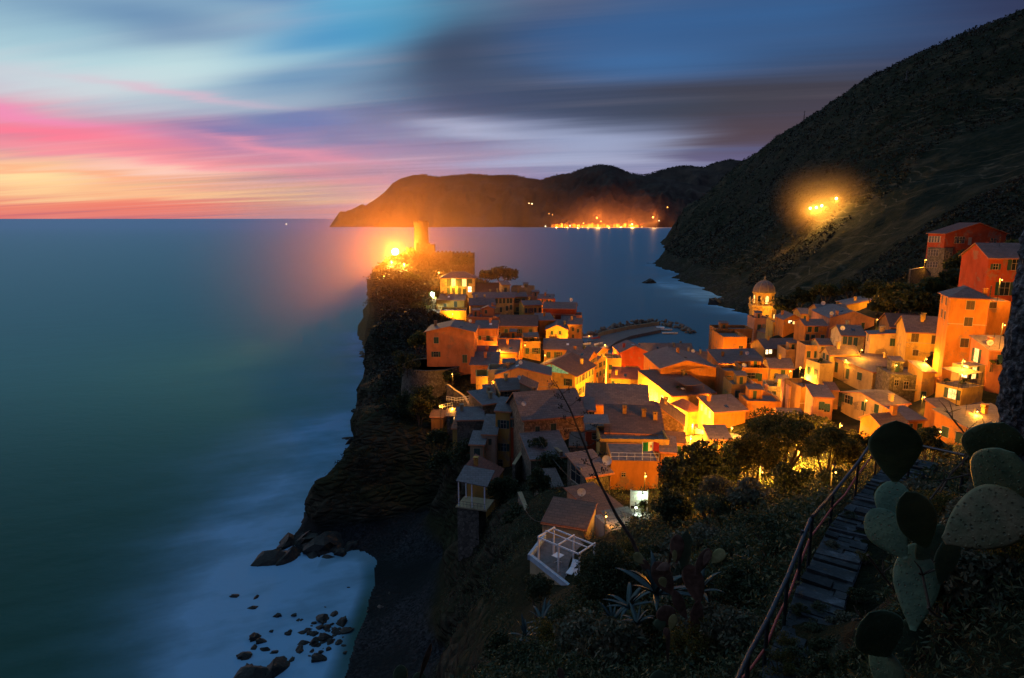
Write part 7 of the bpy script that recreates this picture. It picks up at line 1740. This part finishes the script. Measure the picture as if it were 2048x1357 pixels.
# dried flower stalk of an agave
def stalk():
    pts = [W(1290, 1140, 20), W(1262, 1075, 20), W(1235, 1035, 20), W(1200, 968, 20), W(1168, 888, 20), W(1140, 818, 20), W(1122, 785, 20), W(1108, 762, 20)]
    b = pts[0]; root = empty('agave_flower_stalk', b, 0, 'long leaning dried agave stalk with withered flower heads across the village', 'agave stalk')
    P_ = [p-b for p in pts]; m = MB(); m.tube(P_, [.075, .062, .052, .042, .034, .026, .018, .010], 8); m.build('stem', M['bark'], root)
    rr = random.Random(9)
    for k in range(15):
        t = .50+.5*k/15; p = along(P_, t); sd = 1 if k % 2 else -1; l = .10+.45*(1-abs(t-.72)/.28)*.9
        e = p+Vector((sd*l, rr.uniform(-.2, .2), l*.35+.05)); m = MB(); m.tube([p, (p+e)/2+Vector((0, 0, -.03)), e], [.014, .010, .006], 5)
        for _ in range(9):
            q = e+Vector((rr.gauss(0, .07), rr.gauss(0, .07), rr.gauss(.02, .05))); m.tube([e, q], .005, 4); m.box(q.x-.014, q.x+.014, q.y-.014, q.y+.014, q.z-.02, q.z+.03)
        m.build('flower_head', M['bark'], root)
stalk()
# bare twigs over the bank
for i, (pp, Y, lab) in enumerate([([(1735, 1110), (1765, 1150), (1796, 1190)], 5.0, 'bare twig crossing the foot of the tall prickly pear'), ([(1705, 1240), (1728, 1240), (1755, 1275), (1785, 1300)], 3.4, 'bare twig in front of the low dark pad'), ([(1900, 1140), (1960, 1160), (2048, 1165)], 4.2, 'thin branch running off the right edge'),
                             ([(1855, 1215), (1880, 1240), (1895, 1262)], 3.8, 'short pale twig right of the cactus stem'), ([(1862, 1230), (1845, 1150), (1870, 1140), (1905, 1145)], 3.9, 'curly twig hooked over the pads'), ([(1935, 985), (1945, 930), (1930, 868), (1905, 838), (1897, 826)], 9.0, 'forked bare branch before the nearest orange house'),
                             ([(1880, 985), (1900, 950), (1925, 925), (1950, 900), (1975, 870)], 9.0, 'bare branch tangled right of the path end'), ([(1860, 1000), (1890, 960), (1935, 950), (1985, 955)], 8.5, 'low bare branch over the bank'), ([(1930, 1000), (1960, 960), (1990, 940), (2010, 900)], 8.0, 'upper bare branch under the trunk')]):
    q = [W(u, v, Y+.1*k) for k, (u, v) in enumerate(pp)]; b = q[0]; root = empty('twig', b, 0, lab, 'twig', 'bare twigs on the bank')
    m = MB(); n = len(q); m.tube([p-b for p in q], [.004*Y*.32*(1-.6*k/n)+.004 for k in range(n)], 6)
    rr = random.Random(i)
    for k in range(1, n):
        for _ in range(3):
            a = q[k]-b; e = a+Vector((rr.uniform(-.1, .1), rr.uniform(-.05, .05), rr.uniform(-.02, .14)))*Y*.22; m.tube([a, (a+e)/2+Vector((rr.uniform(-.02, .02), 0, 0)), e], [.008, .006, .003], 5)
    m.build('branch', M['bark'], root)

# ---------------- rough trunk at the right edge ----------------
def big_trunk():
    b = W(2030, 905, 7.5); root = empty('old_palm_trunk', b, 0, 'thick rough dark trunk leaning out of the frame at the right edge', 'tree')
    pts = [W(2044, 1010, 7.5), W(2046, 900, 7.5), W(2052, 780, 7.5), W(2062, 680, 7.6), W(2078, 600, 7.7), W(2092, 500, 7.8), W(2112, 380, 8.0), W(2140, 200, 8.3), W(2260, -420, 9.5)]
    vs = []; fs = []; n = 40; M_ = 120
    for i in range(M_+1):
        t = i/M_; p = along(pts, t*.999); r = .235-.03*t
        for k in range(n):
            a = 2*math.pi*k/n; d = Vector((math.cos(a), math.sin(a), 0)); q = Vector((math.cos(a)*2.2, math.sin(a)*2.2, i*.22))
            bump = mnoise.fractal(q*2.2, .8, 2, 4)*.05+abs(math.sin(i*.9+k*.55))*.022
            vs.append(p-b+d*(r+bump))
    for i in range(M_):
        for k in range(n): fs.append((i*n+k, i*n+(k+1) % n, (i+1)*n+(k+1) % n, (i+1)*n+k))
    m = MB(); m.add(vs, fs); m.build('trunk', M['trunkbark'], root)
    g = np.random.default_rng(5); top = pts[-1]-b; L = []
    for k in range(16):
        a = g.uniform(0, 6.28); 
        for j in range(60):
            s = (j//2)/30; q = top+Vector((math.cos(a)*s*2.2, math.sin(a)*s*2.2, 1.0*s-1.6*s*s+.3)); L.append((q.x, q.y, q.z))
    V, f = leaves(np.array(L), .22, 8, .12, .1); link('crown', np_mesh('crown', V, f, M['leafd']), root)
m_, T = newmat('rough_trunk_bark'); P = wpos(T)
vo = T.n('ShaderNodeTexVoronoi', {'Vector': P, 'Scale': 14}); nn_ = noise(T, P, 22, 5, .7)
c_ = T.mix(T.mr(vo.outputs[0], .1, .6), (.20, .20, .20, 1), (.05, .048, .045, 1)); c_ = T.mix(T.mr(nn_, .5, .7, 0, .7), c_, (.36, .36, .36, 1))
M['trunkbark'] = finish(m_, T, c_, .95, .1, T.math('ADD', nn_, T.math('MULTIPLY', vo.outputs[0], -1.0)), 1.0, .05)
big_trunk()

# ---------------- pergola terrace ----------------
def terrace():
    fz = W(1077, 1126, 56).z
    def F_(u, v): return Z(u, v, fz)
    poly = [F_(1060, 1121), F_(1141, 1186), F_(1215, 1128), F_(1150, 1075), F_(1092, 1078)]
    c = poly[0]; root = empty('sun_terrace', c, 0, 'walled sun terrace with a pale blue parapet on the rock', 'terrace')
    L_ = [p-c for p in poly]; m = MB(); m.slab(L_[::-1], 9.0); m.build('base_wall', M['grey'], root)
    m = MB(); m.slab([p+Vector((0, 0, .03)) for p in L_][::-1], .02); m.build('floor', M['deck'], root)
    for a, b in ((L_[4], L_[0]), (L_[0], L_[1])):
        t = (b-a).normalized(); n = Vector((-t.y, t.x, 0))*.28
        if n.y < 0: n = -n
        m = MB(); m.obox(a-n*.1, b-a, n, (0, 0, .55)); m.build('parapet', M['blueparapet'], root)
    # pergola
    P0 = F_(1077, 1127); P1 = F_(1159, 1141); d = Vector((P1.x-P0.x, P1.y-P0.y, 0))
    e1 = F_(1158, 1163)-P0; e1.z = 0
    ex = e1.normalized(); ey = Vector((-ex.y, ex.x, 0)); Lx = e1.length; Ly = 2.3
    hgt = W(1077, 1077, P0.y).z-fz
    pr = empty('pergola', P0, math.atan2(ex.y, ex.x), 'white painted pergola frame of two bays on the sun terrace', 'pergola')
    for x in (0, Lx/2, Lx):
        for y in (0, Ly):
            m = MB(); m.box(x-.06, x+.06, y-.06, y+.06, 0.03, hgt); m.build('post', M['whitepaint'], pr)
    for y in (0, Ly): m = MB(); m.box(-.12, Lx+.12, y-.05, y+.05, hgt+.003, hgt+.13); m.build('beam', M['whitepaint'], pr)
    for x in (0, Lx/2, Lx): m = MB(); m.box(x-.055, x+.055, -.12, Ly+.12, hgt+.134, hgt+.25); m.build('crossbeam', M['whitepaint'], pr)
    m = MB(); m.box(-.12, Lx+.12, Ly/2-.035, Ly/2+.035, hgt+.253, hgt+.33); m.build('purlin', M['whitepaint'], pr)
    def loc(x, y): return P0+ex*x+ey*y+Vector((0, 0, .035))
    # round-legged table
    tb = empty('table', loc(Lx*.28, Ly*.55), math.atan2(ex.y, ex.x), 'small white square table under the left bay of the pergola', 'table')
    m = MB(); m.box(-.42, .42, -.42, .42, .70, .74); m.build('tabletop', M['whitepaint'], tb)
    m = MB(); m.tube([(0, 0, .04), (0, 0, .70)], .03, 8); m.build('pedestal', M['whitepaint'], tb)
    for k in range(4):
        a = math.pi/4+k*math.pi/2; m = MB(); m.tube([(0, 0, .15), (math.cos(a)*.35, math.sin(a)*.35, .02)], .02, 6); m.build('leg', M['whitepaint'], tb)
    def lounger(p, rz, lab):
        r = empty('sun_lounger', p, rz, lab, 'sun lounger', 'loungers on the sun terrace')
        m = MB(); m.box(-.3, .3, -.95, .25, .28, .34)
        m.build('seat', M['whitepaint'], r)
        m = MB(); m.obox((-.3, .25, .30), (.6, 0, 0), (0, .62, .48), (0, -.04, .05)); m.build('backrest', M['whitepaint'], r)
        for x in (-.26, .26):
            for y in (-.85, .2): m = MB(); m.box(x-.03, x+.03, y-.03, y+.03, 0, .28); m.build('leg', M['whitepaint'], r)
    lounger(loc(Lx*.72, Ly*.35), math.atan2(ex.y, ex.x)+.25, 'white sun lounger with raised back under the right bay')
    lounger(loc(Lx*1.02, -Ly*.05), math.atan2(ex.y, ex.x)+.9, 'second white lounger half outside the pergola')
M['deck'] = plain('terrace_planks', (.12, .11, .11, 1), .8, .3, .35, 2); M['blueparapet'] = plain('pale_blue_plaster', (.34, .42, .50, 1), .85, .2, .2, 2)
terrace()

# ---------------- flag terrace railing, flag, patio ----------------
def rail_run(pts, h, label, group=None, n=10, mat='whitepaint', r=.025):
    b = pts[0]; root = empty('balustrade', b, 0, label, 'railing', group); m = MB()
    P_ = [p-b for p in pts]
    for k in (1.0, .5): m.tube([p+Vector((0, 0, h*k)) for p in P_], r, 5)
    m.build('handrail', M[mat], root)
    for i in range(n+1):
        p = along(P_, i/n*.999); m = MB(); m.tube([p, p+Vector((0, 0, h))], r*.8, 5); m.build('post', M[mat], root)
q = HS['N2']; def_rot = q['rot']
def HP(k, fx, fy, dz=0):
    return on_house(HS[k], fx, fy, dz)
rail_run([HP('N2', 0, .04, .1), HP('N2', 1, .04, .1)], 1.0, 'pale railing along the front of the flag terrace', n=6)
rail_run([HP('N3', 0, 0, .6), HP('N3', 1, 0, .6)], .7, 'thin railing above the long upper wall of the flag terrace', n=12, mat='iron')
rail_run([HP('L43b', 0, 0, .8), HP('L43b', 1, 0, .8)], .9, 'pale railing on the balcony tower of the red house', n=5)
rail_run([HP('R11', 0, 1, .1), HP('R11', 0, 0, .1), HP('R11', 1, 0, .1)], 1.0, 'dark railing round the planted terrace on the right', n=10, mat='iron')
rail_run([HP('L33b', -.1, -.2, -.6), HP('L33b', 1, -.2, -.6)], .9, 'dark railing of the balcony house over the cliff', n=8, mat='iron')
rail_run([W(1240, 1040, 60), W(1275, 1052, 57)], .9, 'iron fence in front of the lit patio', n=12, mat='iron')
rail_run([W(893, 802, 132), W(912, 806, 130), W(938, 802, 128)], 1.0, 'pale fence in the lit garden below the bastion', n=8, mat='whitepaint')
rail_run([W(880, 820, 130), W(905, 815, 129)], 1.0, 'second pale fence lower in the bastion garden', n=5, mat='whitepaint')
def flag():
    b = HP('N2', .66, .08, .1); root = empty('flagpole', b, 0, 'green white and red flag blowing from a pole on the terrace', 'flag')
    m = MB(); m.tube([(0, 0, 0), (0, 0, 2.5)], .035, 6); m.build('pole', M['whitepaint'], root)
    nx, nz, L, hh2 = 24, 10, 2.1, 1.25
    def pt(i, j):
        s = i/nx; return Vector((s*L+.04, -.18*math.sin(s*7)*s**.5-.1*s, 1.15+hh2*j/nz+.10*math.sin(s*3.2)-.02*s))
    for k, (c0, c1, mt) in enumerate([(0, 8, 'flag_green'), (8, 16, 'flag_white'), (16, 24, 'flag_red')]):
        m = MB(); vs = [pt(i, j) for i in range(c0, c1+1) for j in range(nz+1)]; w = nz+1
        fs = [(i*w+j, (i+1)*w+j, (i+1)*w+j+1, i*w+j+1) for i in range(c1-c0) for j in range(nz)]
        m.add(vs, fs); m.build(mt.replace('flag_', '')+'_band', M[mt], root, True)
    c = pt(12, 5)+Vector((0, -.03, 0)); m = MB(); n = 10
    m.add([c+Vector((.16*math.cos(6.283*k/n), 0, .2*math.sin(6.283*k/n))) for k in range(n)], [tuple(range(n))]); m.build('emblem', M['rust'], root)
M['flag_green'] = plain('green_flag_cloth', (.03, .30, .07, 1), .8, .2, .1, 2); M['flag_white'] = plain('white_flag_cloth', (.75, .72, .62, 1), .8, .2, .1, 2); M['flag_red'] = plain('red_flag_cloth', (.60, .05, .03, 1), .8, .2, .1, 2)
flag()
def patio():
    p = W(1278, 1000, 66); b = Vector((p.x, p.y, p.z-1.6))
    root = empty('slatted_shutter_panel', b, R(-6), 'white slatted panel glowing on the small patio', 'screen')
    for i in range(11): 
        m = MB(); m.box(-.85, .85, 0, .05, .9+i*.16, 1.0+i*.16); m.build('slat', M['whitepaint'], root)
    m = MB(); m.box(-.93, -.86, 0, .06, 0, 2.75); m.box(.86, .93, 0, .06, 0, 2.75); m.build('frame', M['whitepaint'], root)
    t = empty('patio_table', W(1275, 1030, 62)-Vector((0, 0, .7)), 0, 'small table on the lit patio', 'table')
    m = MB(); m.lathe([(.5, .70), (.5, .74)], 16); m.build('tabletop', M['whitepaint'], t); m = MB(); m.tube([(0, 0, 0), (0, 0, .7)], .04, 6); m.build('pedestal', M['iron'], t)
    pl = empty('patio_floor', W(1262, 1046, 62)-Vector((0, 0, .3)), R(20), 'paved floor of the small lit patio', 'patio')
    m = MB(); m.box(-2.4, 3.2, -1.6, 3.4, -3.0, 0); m.build('slab', M['paving'], pl)
    tree(W(1285, 1035, 62)-Vector((0, 0, .2)), (.7, .6, .6), .9, 900, .10, 'leaf', 200, 'potted shrub lit pale green on the patio', None, 'potted_shrub', 3, 12, 'shrub')
    tree(W(1268, 1050, 60.5)-Vector((0, 0, .2)), (.5, .45, .4), .4, 600, .09, 'leaf', 201, 'low shrub lit at the patio fence', None, 'potted_shrub', 3, 12, 'shrub')
    # round parasol table plate and arch on the orange wall
patio()
# planters on roof terraces
for i, (k, fx, fy, s, lab) in enumerate([('R11', .3, .3, .55, 'plant pot at the left of the planted terrace'), ('R11', .75, .5, .6, 'plant pot at the right of the planted terrace'), ('R11', .15, .75, .5, 'plant pot at the back of the planted terrace'), ('R11b', 1.0, -.3, .6, 'bush by the glowing terrace doors'), ('L51', .7, .3, .6, 'plants on the cluttered terrace'), ('L51e', .5, .5, .7, 'plants on the white terrace'), ('L42', .3, .2, .5, 'plants on the crowded brown terrace'), ('L43b', .5, .5, .6, 'plants on the balcony tower'),
                                 ('R13b', .4, .4, .7, 'plants on the tiny cream terrace'), ('R13b', .8, .7, .6, 'second plant on the tiny cream terrace'), ('L19', .4, .3, .5, 'plants on the walled orange terrace'), ('L20', .5, .4, .6, 'plants in the dark covered terrace'), ('R16b', .5, .3, .6, 'plants on the pillared brown terrace'), ('L49b', .5, .5, .7, 'plants on the planted archway terrace'), ('L44b', .5, .4, .5, 'plants on the narrow cluttered terrace')]):
    tree(HP(k, fx, fy, .05), (s, s, s*.7), .35, 260, .13, 'leaf' if i % 2 else 'leafd', 300+i, lab, 'plants on the roof terraces', 'potted_plant', 3, 8, 'plant')
# awning over the planted terrace
def awning(k, x0, x1, y0, y1, z, label, mat='brownroof'):
    h_ = HS[k]; root = empty('awning', on_house(h_, 0, 0), h_['th'], label, 'awning', 'awnings on the terraces'); w, d = h_['w'], h_['d']
    m = MB(); m.add([(x0*w, y0*d, z), (x1*w, y0*d, z), (x1*w, y1*d, z+.35), (x0*w, y1*d, z+.35), (x0*w, y0*d, z+.06), (x1*w, y0*d, z+.06), (x1*w, y1*d, z+.41), (x0*w, y1*d, z+.41)], [(0,3,2,1),(4,5,6,7),(0,1,5,4),(1,2,6,5),(2,3,7,6),(3,0,4,7)]); m.build('canopy', M[mat], root)
    for x in (x0, x1): m = MB(); m.tube([(x*w, y0*d, 0), (x*w, y0*d, z)], .04, 6); m.build('post', M['iron'], root)
awning('R11', .1, 1.0, .1, 1.0, 2.2, 'dark awning over the planted terrace on the right')
awning('L20', .05, .95, .1, .9, 2.0, 'dark cover over the alley terrace')
awning('L51', .1, .9, .2, .9, 2.1, 'dark awning over the cluttered terrace')
awning('L36b', -.1, 1.0, -.6, .3, 1.9, 'white edged cover over the dark patio shed', 'slate_b')
awning('L42', .35, .75, .05, .45, 2.0, 'small awning on the crowded brown terrace')
# pylons and poles on the mountain
for i, (u, v0, v1, Y, lab) in enumerate([(2004, 185, 245, 560, 'lattice pylon high on the mountain at the right'), (1608, 222, 238, 955, 'small mast on the mountain skyline'), (1812, 140, 165, 700, 'faint pole below the mountain skyline')]):
    a = W(u, v1, Y); t = W(u, v0, Y); root = empty('pylon', a, 0, lab, 'pylon', 'pylons on the mountain'); hgt = t.z-a.z; m = MB()
    for sx_ in (-1, 1):
        for sy_ in (-1, 1): m.tube([(sx_*hgt*.09, sy_*hgt*.09, -10), (0, 0, hgt)], .16, 4)
    m.build('mast', M['iron'], root); m = MB()
    for z_ in (.8, .9): m.tube([(-hgt*.12, 0, hgt*z_), (hgt*.12, 0, hgt*z_)], .13, 4)
    m.build('crossarm', M['iron'], root)
# overhead wires between houses
for i, (a, b, lab) in enumerate([((1060, 850, 104), (1190, 1000, 70), 'wire sagging from the stone house to the glowing-window house'), ((1035, 985, 80), (1085, 1045, 66), 'wire running down to the white garden house'), ((1600, 745, 140), (1700, 760, 128), 'wire over the bright yellow alley'), ((1815, 690, 128), (1895, 700, 118), 'wire under the square shutters')]):
    p0, p1 = W(*a), W(*b); P_ = [p0.lerp(p1, t/8)-Vector((0, 0, 1.2*math.sin(math.pi*t/8)))-p0 for t in range(9)]
    m = MB(); m.tube(P_, .025, 4); o = m.build('overhead_wire', M['iron']); o.location = p0; tag(o, lab, 'wire', 'overhead wires')
print('objects', len(bpy.data.objects))
